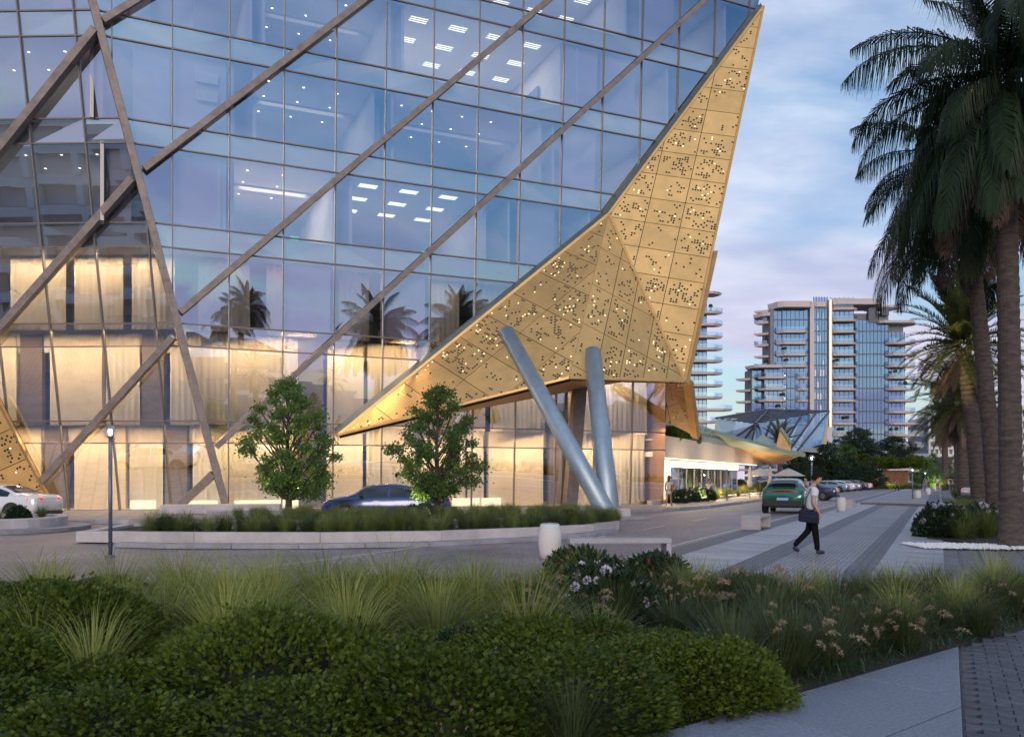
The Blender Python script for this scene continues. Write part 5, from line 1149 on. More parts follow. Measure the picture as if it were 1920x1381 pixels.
def car(name, label, spec, x, y, rz, paint, group=None, bar=False, cat='car'):
    o = thing(name, label, cat, (x, y, 0), rz, group); S = spec; hw = S['W'] / 2; c0, c1, c2, c3 = S['cab']
    g = lambda k, xx: float(pch(S['x'], S[k], xx))
    def half(xx):
        zb, sh, tp, w_ = g('zb', xx), g('sh', xx), g('tp', xx), g('w', xx) * hw; cab = max(0, min(1, (tp - sh - .10) / .36))
        p5 = (w_ * (.86 - .17 * cab), sh + .02 + (tp - sh - .02) * (.45 + .33 * cab)); p4 = (w_ * .955, sh)
        return [(0, zb), (w_ * .72, zb), (w_ * .93, zb + .05), (w_ * .99, zb + .16), (w_ * 1.0, zb + (sh - zb) * .55), (w_ * .985, sh - .06), p4,
                (p4[0] + (p5[0] - p4[0]) * .5 + .015 * cab, p4[1] + (p5[1] - p4[1]) * .5), p5, (p5[0] * .90, p5[1] + (tp - p5[1]) * .55), (p5[0] * .6, tp - (tp - p5[1]) * .10), (p5[0] * .3, tp - .004), (0, tp)]
    xs = np.unique(np.concatenate([np.linspace(S['x'][0], S['x'][-1], 56), S['x']])); b = MB(); nring = None
    for xx in xs:
        h_ = half(xx); ring = [(xx, yy, zz) for yy, zz in h_] + [(xx, -yy, zz) for yy, zz in h_[-2:0:-1]]; nring = len(ring); b.v += ring
    for i in range(len(xs) - 1):
        for k in range(nring): l = (k + 1) % nring; b.f.append((i * nring + k, i * nring + l, (i + 1) * nring + l, (i + 1) * nring + k)); b.m.append(0)
    b.f.append(tuple(range(nring))); b.m.append(0); e = (len(xs) - 1) * nring; b.f.append(tuple(e + k for k in reversed(range(nring)))); b.m.append(0)
    b.build('body', paint, o, smooth=True, fix=True)
    # side glass, front and rear screens
    for sgn in (-1, 1):
        for xa, xb in ((c0 + .28, -.18), (-.08, c3 - .30)):
            b = MB(); pr = None
            for xx in np.linspace(xa, xb, 14):
                h_ = half(xx); lo, up_ = h_[6], h_[8]; f0, f1 = .10, .93
                a = (xx, sgn * (lo[0] + (up_[0] - lo[0]) * f0 + .014), lo[1] + (up_[1] - lo[1]) * f0); c = (xx, sgn * (lo[0] + (up_[0] - lo[0]) * f1 + .014), lo[1] + (up_[1] - lo[1]) * f1)
                mdl = (xx, sgn * (h_[7][0] + .018), h_[7][1])
                if pr: b.poly([pr[0], a, mdl, pr[1]]); b.poly([pr[1], mdl, c, pr[2]])
                pr = (a, mdl, c)
            b.build('side_window', M['dark_glass'], o, smooth=True, fix=True)
    for nm, xa, xb in (('rear_window', c0 + .06, c1 - .04), ('windscreen', c2 + .06, c3 - .04)):
        b = MB(); rows = []
        for xx in np.linspace(xa, xb, 9):
            h_ = half(xx); pts = [h_[9], h_[10], h_[11], h_[12]]; full = [(xx, yy * .97, zz + .012) for yy, zz in pts] + [(xx, -yy * .97, zz + .012) for yy, zz in pts[-2::-1]]; rows.append(full)
        for i in range(len(rows) - 1):
            for k in range(len(rows[0]) - 1): b.poly([rows[i][k], rows[i + 1][k], rows[i + 1][k + 1], rows[i][k + 1]])
        b.build(nm, M['dark_glass'], o, smooth=True, fix=True)
    # wheels
    R_ = S['wheel']
    for wx in S['wx']:
        for sgn in (-1, 1):
            wh = bpy.data.objects.new('wheel', None); col.objects.link(wh); wh.parent = o; wh.location = (wx, sgn * (hw - .125), R_)
            b = MB(); prof = [(R_ * .62, -.12), (R_ * .93, -.12), (R_, -.09), (R_, .09), (R_ * .93, .12), (R_ * .62, .12)]
            b.lathe(prof, 26); b.v = [(px, pz * 1.0, py) for px, py, pz in b.v]; b.build('tyre', M['tyre'], wh, smooth=False)
            b = MB(); ys = sgn * .10
            for k in range(10):
                a = k * .6283; b.bar((math.cos(a) * .05, ys, math.sin(a) * .05), (math.cos(a) * R_ * .64, ys, math.sin(a) * R_ * .64), .045, .03, Vector((0, 1, 0)))
            b.lathe([(R_ * .60, ys - .01), (R_ * .66, ys + .0), (R_ * .66, ys + .02)], 24); n_ = 24 * 3
            for q in range(len(b.v) - n_, len(b.v)): px, py, pz = b.v[q]; b.v[q] = (px, pz, py)
            b.build('rim', M['rim_metal'], wh)
            b = MB(); b.lathe([(.001, 0), (R_ * 1.17, 0)], 26); b.v = [(wx + px, sgn * (hw * 1.0 + .004), max(R_ + py, .14)) for px, py, pz in b.v]; b.build('wheel_arch', M['black'], o)
            wh.location.y = sgn * (hw - .095)
    # lamps, plate, bumper, mirrors
    xr = -S['L'] / 2
    if bar:
        b = MB(); n_ = 16; pr = None
        for i in range(n_ + 1):
            yy = -hw * .86 + 2 * hw * .86 * i / n_; f = abs(yy) / (hw * .86); zz = 1.075 - .05 * f ** 2 + (.03 if f < .5 else -.02 * (f - .5)); xx = xr - .0 + .03 + .16 * f ** 3
            q = [(xx - .06, yy, zz - .017), (xx - .06, yy, zz + .017), (xx + .1, yy, zz + .017), (xx + .1, yy, zz - .017)]
            if pr:
                for k in range(4): b.poly([pr[k], q[k], q[(k + 1) % 4], pr[(k + 1) % 4]])
            pr = q
        b.build('tail_lamp_bar', M['red_bar'], o)
        b = MB(); b.box((xr + .10, 0, .50), (.22, S['W'] * .86, .34)); b.build('rear_bumper', M['black'], o, bevel=.05)
        b = MB(); b.box((xr + .28, 0, S['tp'][3] + .10), (.30, S['W'] * .58, .03)); b.build('roof_spoiler', paint, o, bevel=.012)
    else:
        for sgn in (-1, 1):
            b = MB(); z0, z1 = .80, .90
            pts = [(xr + .02, .42), (xr + .05, .60), (xr + .14, .78), (xr + .36, .885)]
            pr = None
            for i, (xx, yy) in enumerate(pts):
                f = i / 3; q = [(xx - .012, sgn * yy * hw / .95 + sgn * .012, z0 + .02 * f), (xx - .012, sgn * yy * hw / .95 + sgn * .012, z1 + .02 * f - .03 * (i == 3)), (xx + .05, sgn * (yy - .05) * hw / .95, z1), (xx + .05, sgn * (yy - .05) * hw / .95, z0)]
                if pr:
                    for k in range(4): b.poly([pr[k], q[k], q[(k + 1) % 4], pr[(k + 1) % 4]])
                pr = q
            b.build('tail_lamp', M['red_lamp'], o)
        b = MB(); b.box((xr + .10, 0, .33), (.24, S['W'] * .78, .14)); b.build('rear_bumper', M['black'], o, bevel=.03)
    b = MB(); b.box((xr - .004 + (.0 if bar else .03), 0, .70 if bar else .62), (.02, .52, .12)); b.build('number_plate', M['plate'], o)
    for sgn in (-1, 1):
        b = MB(); b.sphere((c3 - .42, sgn * (hw + .07), g('sh', c3 - .4) + .10), .1, 10, 7, sc3=(.7, 1.1, .75)); b.build('wing_mirror', M['black'] if not bar else paint, o, smooth=True)
        b = MB(); b.box((S['L'] / 2 - .30, sgn * hw * .70, .66), (.30, .32, .10)); b.build('headlamp', M['plate'], o, bevel=.04)
        for xh in (-.75, .35): b = MB(); b.box((xh, sgn * (hw * .99), .80), (.2, .02, .025)); b.build('door_handle', M['rim_metal'], o)
    return o
M['red_bar'] = mat('tail_bar', (0.30, 0.008, 0.008), .25, emit=(1.0, .02, .01), estr=.12)
M['car_white'] = mat('paint_white', (0.72, 0.72, 0.74), .25, coat=.8); M['car_blue'] = mat('paint_blue', (0.02, 0.055, 0.18), .22, .3, coat=.9); M['car_green'] = mat('paint_green', (0.012, 0.13, 0.085), .22, .35, coat=.9)
M['car_silver'] = mat('paint_silver', (0.42, 0.42, 0.44), .25, .5, coat=.8); M['car_navy'] = mat('paint_navy', (0.03, 0.05, 0.12), .22, .3, coat=.9); M['car_pale'] = mat('paint_pale_blue', (0.30, 0.40, 0.50), .25, .4, coat=.8)
car('parked_car', 'white sedan with lit red tail lamp by the gold side wing', SEDAN, -20.6, 33.9, R(172), M['car_white'])
car('parked_car', 'dark blue sedan on the driveway behind the island', SEDAN, -4.85, 33.4, R(181), M['car_blue'])
gp = gnd(1463, 963); car('green_car', 'dark green sport utility car driving away along the road', SUV, gp.x + RD.x * 2.4, gp.y + RD.y * 2.4, RA + .04, M['car_green'], bar=True)
for i, (u, Y, mk, l) in enumerate([(1551, 104, 'car_pale', 'pale blue parked car at the near end of the row'), (1566, 110, 'car_white', 'white parked car second in the row'), (1578, 115, 'car_silver', 'silver parked car third in the row'), (1592, 121, 'car_navy', 'navy parked car fourth in the row'), (1603, 128, 'car_white', 'white parked car at the far end of the row')]):
    q = at(u, 897, Y); car('parked_car', l, SEDAN, q.x, q.y, R(150), M[mk], 'cars parked nose-in by the terrace')
q = gnd(1846, 939); car('silver_car', 'silver hatchback crossing behind the palm trunks', SEDAN, q.x + 1.0, q.y, R(8), M['car_silver'])
q = at(1508, 897, 66); car('parked_car', 'dark parked car half hidden behind the green car', SEDAN, q.x, q.y, R(150), M['car_navy'])

# ================================================================== PEOPLE
def skin(name, J, Ed, m, parent, root=0, sub=2):
    """J: list of (x, y, z, r) joints; Ed: edges; a smooth tapered skin grown round them"""
    me = bpy.data.meshes.new(name); me.from_pydata([j[:3] for j in J], Ed, []); me.materials.append(m)
    o = bpy.data.objects.new(name, me); col.objects.link(o); o.parent = parent
    sm = o.modifiers.new('skin', 'SKIN'); sm.use_smooth_shade = True
    for i, j in enumerate(J):
        r_ = j[3] if hasattr(j[3], '__len__') else (j[3], j[3]); me.skin_vertices[0].data[i].radius = r_; me.skin_vertices[0].data[i].use_root = (i == root)
    ss = o.modifiers.new('sub', 'SUBSURF'); ss.levels = sub; ss.render_levels = sub
    return o
def head_mesh(parent, c, m_skin, m_hair, yaw=0, tilt=0, s=1.0, long_hair=False):
    """head with brow, nose, chin and ears; hair cap"""
    b = MB(); b.sphere((0, 0, 0), .1, 20, 16, sc3=(.98, .78, 1.18)); vv = []
    for x, y, z in b.v:
        if z < -.03: k = (-.03 - z) / .09; x *= 1 - .18 * k; y *= 1 - .36 * k; x += .012 * k
        if x > .06 and abs(y) < .018 and -.035 < z < .02: x += .022 * (1 - abs(y) / .018) * (1 - abs(z + .012) / .03)
        if x > .05 and .015 < abs(y) < .05 and .0 < z < .03: x -= .009
        if x > .06 and abs(y) < .03 and -.065 < z < -.045: x -= .006
        vv.append((x, y, z))
    b.v = vv
    for sgn in (-1, 1): b.sphere((-.008, sgn * .078, -.005), .022, 8, 6, sc3=(.8, .35, 1.3))
    Mx = Matrix.Rotation(yaw, 3, 'Z') @ Matrix.Rotation(tilt, 3, 'Y'); b.v = [tuple(Vector(c) + Mx @ Vector(v) * s) for v in b.v]; hd = b.build('head', m_skin, parent, smooth=True)
    e = MB()
    for sgn in (-1, 1): e.sphere((.086, sgn * .030, .012), .010, 8, 6)
    e.box((.088, 0, -.058), (.01, .038, .006))
    e.v = [tuple(Vector(c) + Mx @ Vector(v) * s) for v in e.v]; tag(e.build('face_features', M['black'], hd, smooth=True), kind='stuff')
    h = MB(); h.sphere((-.010, 0, .016), .110, 26, 18, sc3=(1.0, .84, 1.12)); out = []
    for x, y, z in h.v:
        if long_hair and z < -.02 and x < .02: z -= .16 * min(1, (-.02 - z) / .06)
        n = 1 + .05 * math.sin(x * 160 + y * 90) * math.sin(z * 130 + y * 70); out.append((x * n, y * n, z * n))
    def keep(f):
        cx, cz = sum(out[i][0] for i in f) / len(f), sum(out[i][2] for i in f) / len(f)
        return cz > .062 or (cx < .055 and cz > .035) or (cx < .012 and cz > -.005) or (cx < -.03 and (cz > -.07 or long_hair))
    kf = [(f, m_) for f, m_ in zip(h.f, h.m) if keep(f)]; h.f = [k[0] for k in kf]; h.m = [k[1] for k in kf]
    h.v = [tuple(Vector(c) + Mx @ Vector(v) * s) for v in out]; h.build('hair', m_hair, parent, smooth=True)
M['skin'] = mat('skin', (0.50, 0.30, 0.21), .5, var=.08, vscale=8); M['skin2'] = mat('skin_tan', (0.36, 0.19, 0.12), .5)
M['hair'] = mat('hair_black', (0.008, 0.007, 0.007), .75, spec=.15); M['hair_b'] = mat('hair_brown', (0.10, 0.035, 0.018), .5)
M['tee'] = mat('white_tee', (0.66, 0.66, 0.70), .85, var=.1, vscale=7, bump=.25, bscale=14); M['trousers'] = mat('black_trousers', (0.008, 0.008, 0.011), .9, bump=.3, bscale=12, spec=.1)
M['shoe'] = mat('shoe_blue', (0.018, 0.025, 0.06), .7); M['bagm'] = mat('bag_navy', (0.016, 0.020, 0.042), .8, spec=.2, var=.2, vscale=6, bump=.2, bscale=40)
def hand(parent, w_, d, side, m, s=1.0):
    """palm, four unequal curled fingers and a thumb leaving the side of the palm"""
    w_ = Vector(w_); d = Vector(d).normalized(); fw = Vector((1, 0, 0)); fw = (fw - d * fw.dot(d)).normalized(); sd_v = d.cross(fw)
    J = [(*w_, .022), (*(w_ + d * .045 * s), (.034, .018)), (*(w_ + d * .085 * s), (.036, .016))]; Ed = [(0, 1), (1, 2)]
    for k, (off, ln) in enumerate(((.030, .062), (.010, .072), (-.010, .066), (-.028, .05))):
        a = w_ + d * .085 * s + fw * off * s; b = a + (d + sd_v * side * .25) * ln * .55 * s; c = b + (d * .6 + sd_v * side * .8) * ln * .5 * s
        i = len(J); J += [(*a, .0095), (*b, .0085), (*c, .007)]; Ed += [(2, i), (i, i + 1), (i + 1, i + 2)]
    a = w_ + d * .035 * s + fw * .030 * s; b = a + (d * .6 + fw * .8) * .035 * s; c = b + (d + fw * .2) * .03 * s; i = len(J); J += [(*a, .011), (*b, .010), (*c, .008)]; Ed += [(1, i), (i, i + 1), (i + 1, i + 2)]
    return skin('hand', J, Ed, m, parent, sub=1)
def walker():
    p = gnd(1521, 1037); o = thing('person', 'person in white tee and black trousers walking with a shoulder bag, head bowed', 'person', (p.x, p.y, 0), R(-4))
    # near side is -y, walking towards +x
    skin('body', [(0, 0, .95, .10), (.01, 0, 1.12, .105), (.02, 0, 1.30, .12), (.03, 0, 1.42, .09), (.05, 0, 1.50, .052), (.075, 0, 1.57, .05),
                  (.03, -.17, 1.40, .055), (-.01, -.21, 1.13, .044), (.10, -.20, .93, .030), (.13, -.19, .88, .026), (.03, .17, 1.40, .055), (.05, .22, 1.12, .044), (.13, .20, .91, .030), (.155, .19, .86, .026)],
         [(0, 1), (1, 2), (2, 3), (3, 4), (4, 5), (3, 6), (6, 7), (7, 8), (8, 9), (3, 10), (10, 11), (11, 12), (12, 13)], M['skin'], o)
    head_mesh(o, (.125, 0, 1.655), M['skin'], M['hair'], 0, .42, 1.08)
    skin('shirt', [(0, 0, .93, (.150, .125)), (.01, 0, 1.12, (.155, .125)), (.02, 0, 1.28, (.175, .135)), (.03, 0, 1.41, (.13, .10)), (.045, 0, 1.475, (.07, .07)), (.03, -.17, 1.40, .085), (.01, -.215, 1.24, .080), (.03, .17, 1.40, .085), (.04, .215, 1.24, .080)],
         [(0, 1), (1, 2), (2, 3), (3, 4), (3, 5), (5, 6), (3, 7), (7, 8)], M['tee'], o)
    skin('trousers', [(0, 0, .97, (.145, .12)), (0, 0, .86, (.15, .125)), (.02, -.09, .78, .100), (.06, -.09, .50, .078), (.10, -.09, .20, .064), (.105, -.09, .075, .060), (.02, .09, .78, .100), (-.03, .09, .50, .076), (-.29, .09, .23, .060), (-.345, .09, .145, .056)],
         [(0, 1), (1, 2), (2, 3), (3, 4), (4, 5), (1, 6), (6, 7), (7, 8), (8, 9)], M['trousers'], o)
    skin('shoe', [(.07, -.09, .05, .045), (.15, -.09, .045, .048), (.27, -.09, .035, .036)], [(0, 1), (1, 2)], M['shoe'], o)
    skin('shoe', [(-.37, .09, .15, .045), (-.32, .09, .09, .05), (-.23, .09, .04, .036)], [(0, 1), (1, 2)], M['shoe'], o)
    hand(o, (.125, -.185, .89), (.08, .12, -1), 1, M['skin'], .85); hand(o, (.155, .19, .865), (.25, -.1, -1), -1, M['skin'])
    return o
wk = walker()
bg = thing('shoulder_bag', 'dark navy messenger bag hanging at the walking person\'s hip', 'bag', (wk.location.x - .12, wk.location.y - .25, .82), R(-4))
b = MB(); b.prism([Vector(q) for q in ((-.24, -.06, -.10), (.20, -.06, -.16), (.20, .06, -.16), (-.24, .06, -.10))], [Vector(q) for q in ((-.22, -.04, .17), (.18, -.04, .08), (.18, .04, .08), (-.22, .04, .17))]); b.build('pouch', M['bagm'], bg, bevel=.035, fix=True)
b = MB(); b.prism([Vector(q) for q in ((-.225, -.068, .00), (.185, -.074, -.06), (.185, -.062, -.06), (-.225, -.056, .00))], [Vector(q) for q in ((-.215, -.052, .175), (.175, -.052, .088), (.175, -.042, .088), (-.215, -.042, .175))]); b.build('flap', M['bagm'], bg, fix=True)
b = MB(); b.tube([(-.10, 0.0, .12), (-.055, .09, .40), (.05, .11, .60), (.14, .16, .66), (.21, .22, .62)], .013, 6); b.tube([(.10, .0, .10), (.16, .13, .30), (.20, .17, .48), (.17, .13, .60), (.14, .13, .655)], .013, 6); b.build('strap', M['black'], bg)
def stander(label, p, rz, top, legs, sk, hair, H=1.7, stride=.16, dress=False, long_hair=False, group=None, bare_legs=False):
    s = H / 1.75; o = thing('person', label, 'person', (p.x, p.y, p.z), rz, group); o.scale = (s,) * 3
    st = stride
    skin('body', [(0, 0, .95, .09), (0, 0, 1.15, .095), (.01, 0, 1.32, .11), (.02, 0, 1.42, .08), (.03, 0, 1.50, .048), (.03, 0, 1.58, .05), (.02, -.17, 1.40, .05), (-.06, -.21, 1.14, .04), (.02, -.22, .92, .03), (.04, -.22, .82, .034),
                  (.02, .17, 1.40, .05), (.04, .21, 1.14, .04), (.12, .20, .94, .03), (.15, .19, .85, .034), (0, -.09, .86, .085), (st * .5, -.09, .50, .058), (st, -.09, .10, .042), (st + .12, -.09, .04, .035), (0, .09, .86, .085), (-st * .2, .09, .50, .058), (-st, .09, .12, .042), (-st + .10, .09, .04, .035)],
         [(0, 1), (1, 2), (2, 3), (3, 4), (4, 5), (3, 6), (6, 7), (7, 8), (8, 9), (3, 10), (10, 11), (11, 12), (12, 13), (0, 14), (14, 15), (15, 16), (16, 17), (0, 18), (18, 19), (19, 20), (20, 21)], sk, o, sub=1)
    head_mesh(o, (.05, 0, 1.65), sk, hair, 0, .1, 1.05, long_hair)
    skin('top', [(0, 0, .90, (.15, .12)), (0, 0, 1.12, (.135, .11)), (.01, 0, 1.30, (.155, .12)), (.02, 0, 1.42, (.11, .09)), (.02, -.165, 1.40, .07), (-.02, -.195, 1.27, .06), (.02, .165, 1.40, .07), (.03, .195, 1.27, .06)], [(0, 1), (1, 2), (2, 3), (3, 4), (4, 5), (3, 6), (6, 7)], top, o, sub=1)
    if bare_legs:
        skin('shorts', [(0, 0, .95, (.15, .125)), (.0, 0, .86, (.15, .13)), (.02, -.09, .70, .10), (-.02, .09, .70, .10)], [(0, 1), (1, 2), (1, 3)], legs, o, sub=1)
    else:
        skin('trousers', [(0, 0, .96, (.14, .12)), (0, 0, .86, (.145, .12)), (st * .15, -.09, .76, .09), (st * .5, -.09, .50, .068), (st * .98, -.09, .12, .055), (0, .09, .76, .09), (-st * .2, .09, .50, .068), (-st * .98, .09, .14, .055)], [(0, 1), (1, 2), (2, 3), (3, 4), (1, 5), (5, 6), (6, 7)], legs, o, sub=1)
    return o
C_ = lambda n, c: mat(n, c, .85)
cl = [C_('cloth_white', (.6, .58, .58)), C_('cloth_red', (.35, .05, .04)), C_('cloth_navy', (.03, .04, .09)), C_('cloth_orange', (.45, .18, .05)), C_('cloth_grey', (.2, .2, .22)), C_('cloth_black', (.02, .02, .02))]
p = gnd(1254, 954); p.z = .13; stander('person in pale top and shorts walking away by the restaurant', p, RA, cl[0], cl[0], M['skin2'], M['hair_b'], 1.66, .22, long_hair=True, bare_legs=True)
p = at(1329, 897, 58); p.z = .0; stander('person in pale dress at the restaurant window', p, R(-60), cl[0], cl[0], M['skin2'], M['hair'], 1.6, .05)
p = at(1512, 897, 52); p.z = .0; stander('person in white shirt behind the green car', p, R(200), cl[0], cl[2], M['skin'], M['hair'], 1.72, .1)
p = at(744, 897, 35.6); p.z = .13; stander('person with dark hair and white shirt standing behind the blue car', p, R(0), cl[0], cl[2], M['skin'], M['hair'], 1.74, .05)
p = gnd(1682, 922); stander('person in orange and black top crossing the road', p, R(200), cl[3], cl[5], M['skin2'], M['hair'], 1.7, .2)
p = at(1735, 897, 100); p.z = .14; stander('person in grey standing by the second promenade lamp', p, R(90), cl[4], cl[4], M['skin'], M['hair'], 1.75, .05)
p = at(1758, 897, 108); p.z = .14; stander('person in white top walking down the promenade', p, RA, cl[0], cl[1], M['skin'], M['hair'], 1.75, .2)
cw_ = [(1776, 913, 1, 5), (1783, 914, 2, 5), (1787, 912, 0, 2), (1791, 915, 5, 5), (1796, 912, 4, 2), (1779, 911, 0, 4), (1770, 910, 4, 0), (1764, 909, 0, 2), (1799, 910, 3, 5), (1773, 909, 2, 2), (1788, 910, 1, 2)]
for i, (u, v, t_, l_) in enumerate(cw_):
    p = at(u, 897, 132 - (v - 909) * 6.5); p.z = .14; stander('person in the distant crowd strolling on the promenade', p, RA + rng.uniform(-1, 1), cl[t_], cl[l_], M['skin' if i % 2 else 'skin2'], M['hair'], rng.uniform(1.6, 1.8), rng.uniform(.1, .25), group='distant strollers')
p = at(1843, 897, 84); p.z = 0; stander('person in yellow top near the silver car', p, R(90), C_('cloth_yellow', (.5, .3, .04)), cl[4], M['skin2'], M['hair'], 1.65, .1)
# ================================================================== RESTAURANT
WV = Vector((0.436, 0.90, 0)).normalized(); WN = Vector((WV.y, -WV.x, 0))     # along its front, towards the road
W0 = Vector((9.15, 51.9, 0))
def rw(s, off=0.0, z=0.0): p = W0 + WV * s + WN * off; return Vector((p.x, p.y, z))
rst = thing('restaurant_building', 'low white restaurant with a pale fascia and a row of ceiling spots', 'building', (W0.x, W0.y, 0))
T_ = dict(parent=rst, world=True)
M['cream'] = mat('cream_fascia', (0.58, 0.50, 0.42), .7, var=.06, vscale=1.5, stretch=(1, 1, .2)); M['rwall'] = mat('restaurant_wall', (0.72, 0.66, 0.56), .8, var=.05)
def pris(name, bt, z0, z1, m, root=rst, bev=0.0):
    mb = MB(); mb.prism([Vector((p.x, p.y, z0)) for p in bt], [Vector((p.x, p.y, z1)) for p in bt]); return mb.build(name, m, root, world=True, fix=True, bevel=bev)
for i in range(7): pris('fascia_panel', [rw(i * 5.4 + .01), rw(i * 5.4 + 5.39), rw(i * 5.4 + 5.39, -.35), rw(i * 5.4 + .01, -.35)], 2.98, 4.3, M['cream'])
pris('ceiling', [rw(0, -.36), rw(38, -.36), rw(38, -12), rw(0, -12)], 3.0, 3.3, M['ceiling'])
pris('roof', [rw(0, -.36), rw(38, -.36), rw(38, -12), rw(0, -12)], 4.0, 4.1, M['slab'])
dw, de = 2.7, 3.6
for a, b in ((0, dw), (de, 6.6)): pris('wall', [rw(a, -1.3), rw(b, -1.3), rw(b, -1.55), rw(a, -1.55)], .13, 3.0, M['rwall'])
pris('wall', [rw(dw, -1.3), rw(de, -1.3), rw(de, -1.55), rw(dw, -1.55)], 2.35, 3.0, M['rwall'])
pris('wall', [rw(6.6, -1.3), rw(30, -1.3), rw(30, -1.55), rw(6.6, -1.55)], 2.45, 3.0, M['rwall'])
dr = pris('door', [rw(dw + .05, -1.42), rw(de - .05, -1.42), rw(de - .05, -1.48), rw(dw + .05, -1.48)], .15, 2.32, mat('brown_door', (.12, .03, .015), .5))
mb = MB(); mb.box(rw(dw + .2, -1.36, 1.2), (.04, .04, .3)); mb.build('handle', M['steel'], dr)
for i in range(10):
    a = 6.65 + i * 2.33; mb = MB(); mb.poly([rw(a, -1.4, .2), rw(a + 2.25, -1.4, .2), rw(a + 2.25, -1.4, 2.43), rw(a, -1.4, 2.43)]); pn = mb.build('window_pane', M['glass'], **T_)
    mb = MB(); mb.bar(rw(a + 2.29, -1.4, .15), rw(a + 2.29, -1.4, 2.45), .08, .1, WN); mb.build('window_frame', M['mullion'], **T_)
    for k in range(3):
        x = a + .2 + k * .75; c_ = (('curtain_dark', (.16, .11, .08)), ('curtain_tan', (.45, .30, .14)), ('curtain_grey', (.4, .37, .33)))[rng.randrange(3)]
        if c_[0] not in M: M[c_[0]] = mat(c_[0], c_[1], .9)
        pris('curtain', [rw(x, -2.0), rw(x + .42, -2.0), rw(x + .42, -2.05), rw(x, -2.05)], .2, 2.4, M[c_[0]])
pris('back_wall', [rw(0, -7), rw(38, -7), rw(38, -7.3), rw(0, -7.3)], 0.1, 3, M['stonewall'])
pris('inner_floor', [rw(0, -1.6), rw(38, -1.6), rw(38, -7), rw(0, -7)], 0.14, .16, M['infloor'])
sm_ = MB(); sm_.box((0, 0, 0), (.35, .12, .02)); smm = sm_.mesh('ceiling_spot', M['cool'])
for i in range(40): obj_from(smm, 'ceiling_spot', rst, rw(.7 + i * .9, -.7, 2.985) - rst.location, math.atan2(WV.y, WV.x))
for i in range(5): lamp_area('fascia_lamp', rw(3.5 + i * 7.2, -.8, 2.95), 6.6, .06, 190, (1, .74, .44), (0, 0, math.atan2(WV.y, WV.x)))
for i in range(3): lamp_area('dining_lamp', rw(9 + i * 8, -4.0, 2.9), 6, 2, 130, (1, .72, .4), (0, 0, math.atan2(WV.y, WV.x)))
# folded gold and green canopy of the restaurant
M['green_metal'] = mat('green_metal', (.30, .38, .32), .45, .35, var=.12); M['bronze_soffit'] = mat('bronze_soffit', (.66, .40, .16), .5, .3, var=.2, vscale=2)
cn = thing('folded_canopy', 'folded perforated metal canopy sweeping over the restaurant to a sharp point', 'canopy', (12, 55, 4))
g1, g2, g3, g4, g5 = at(1250, 712, 47.5), at(1290, 714, 46.5), at(1304, 817, 52), at(1290, 810, 54), at(1249, 791, 50.5)
facet(cn, [g1, g2, g3], g3 - g2, g2, 1.4, 1.3, FRONT, 31, ['dense', 'mid'], rad=.04, m=M['bronze_soffit'])
facet(cn, [g1, g3, g5], g3 - g2, g2, 1.4, 1.3, FRONT, 32, ['dense', 'mid'], rad=.04, m=M['bronze_soffit'])
mb = MB(); mb.bar(g2, g3, .3, .5, FRONT); mb.build('edge_trim', M['gold'], cn, world=True)
e1, e2, tp_, u1, u2 = at(1297, 817, 58.5), at(1370, 832, 70), at(1508, 852, 80), at(1438, 870, 86), at(1457, 871, 83)
t1, t2, t3 = at(1303, 793, 59.5), at(1340, 806, 64), at(1425, 833, 78)
facet(cn, [t1, e1, t2], e2 - e1, e1, 2.2, 1.2, Vector((.2, -.5, 1)), 33, ['mid'], rad=.07, m=M['green_metal'], lit=.0, pitch=.22)
facet(cn, [t2, e1, e2], e2 - e1, e1, 2.2, 1.2, Vector((.2, -.5, 1)), 34, ['mid'], rad=.07, m=M['green_metal'], lit=.0, pitch=.22)
facet(cn, [t2, e2, tp_], e2 - e1, e1, 3.2, 1.2, Vector((.2, -.5, 1)), 35, [None], rad=.07, m=M['green_metal'], back=M['green_metal'])
mb = MB(); mb.poly([t2, tp_, tp_ + Vector((-.3, 1.0, .1)), t3 + Vector((0, 1, 0))]); mb.build('top_sheet', M['green_metal'], cn, world=True)
for tri in ([e2, tp_, u2], [e2, u2, u1]):
    facet(cn, tri, tp_ - e2, e2, 3.0, 1.6, Vector((0, -.2, -1)), 36, [None, 'sparse'], rad=.06, m=M['bronze_soffit'], lit=.05, back=M['bronze_soffit'])
mb = MB(); mb.bar(e1, e2, .25, .35); mb.bar(e2, tp_, .25, .3); tag(mb.build('edge_trim', M['green_metal'], cn, world=True), kind='stuff')
def fin(label, pts, th, m, grp=None):
    c = sum((Vector(p) for p in pts), Vector()) / len(pts); o = thing('roof_peak', label, 'roof peak', (c.x, c.y, min(p.z for p in pts)), 0, grp)
    n = (pts[1] - pts[0]).cross(pts[2] - pts[0]).normalized(); n = n if n.y > 0 else -n
    mb = MB(); mb.prism(pts, [p + n * th for p in pts]); mb.build('peak_panel', m, o, world=True, fix=True); return o
o = fin('green perforated metal peak on the restaurant roof', [at(1398, 842, 90), at(1462, 842, 90), at(1430, 813, 92)], .3, M['green_metal'])
mb = MB(); mb.poly([at(1430, 813, 92), at(1462, 842, 90), at(1468, 842, 96)]); mb.build('peak_side', M['gold_dark'], o, world=True)
o = fin('bronze pointed fin beside the green peak on the restaurant roof', [at(1453, 846, 88), at(1484, 846, 88), at(1482, 830, 88.5), at(1464, 803, 89)], .4, M['bronze_soffit'])
mb = MB(); mb.bar(at(1464, 802, 88.8), at(1484, 831, 88.3), .25, .25); mb.build('peak_trim', M['green_metal'], o, world=True)
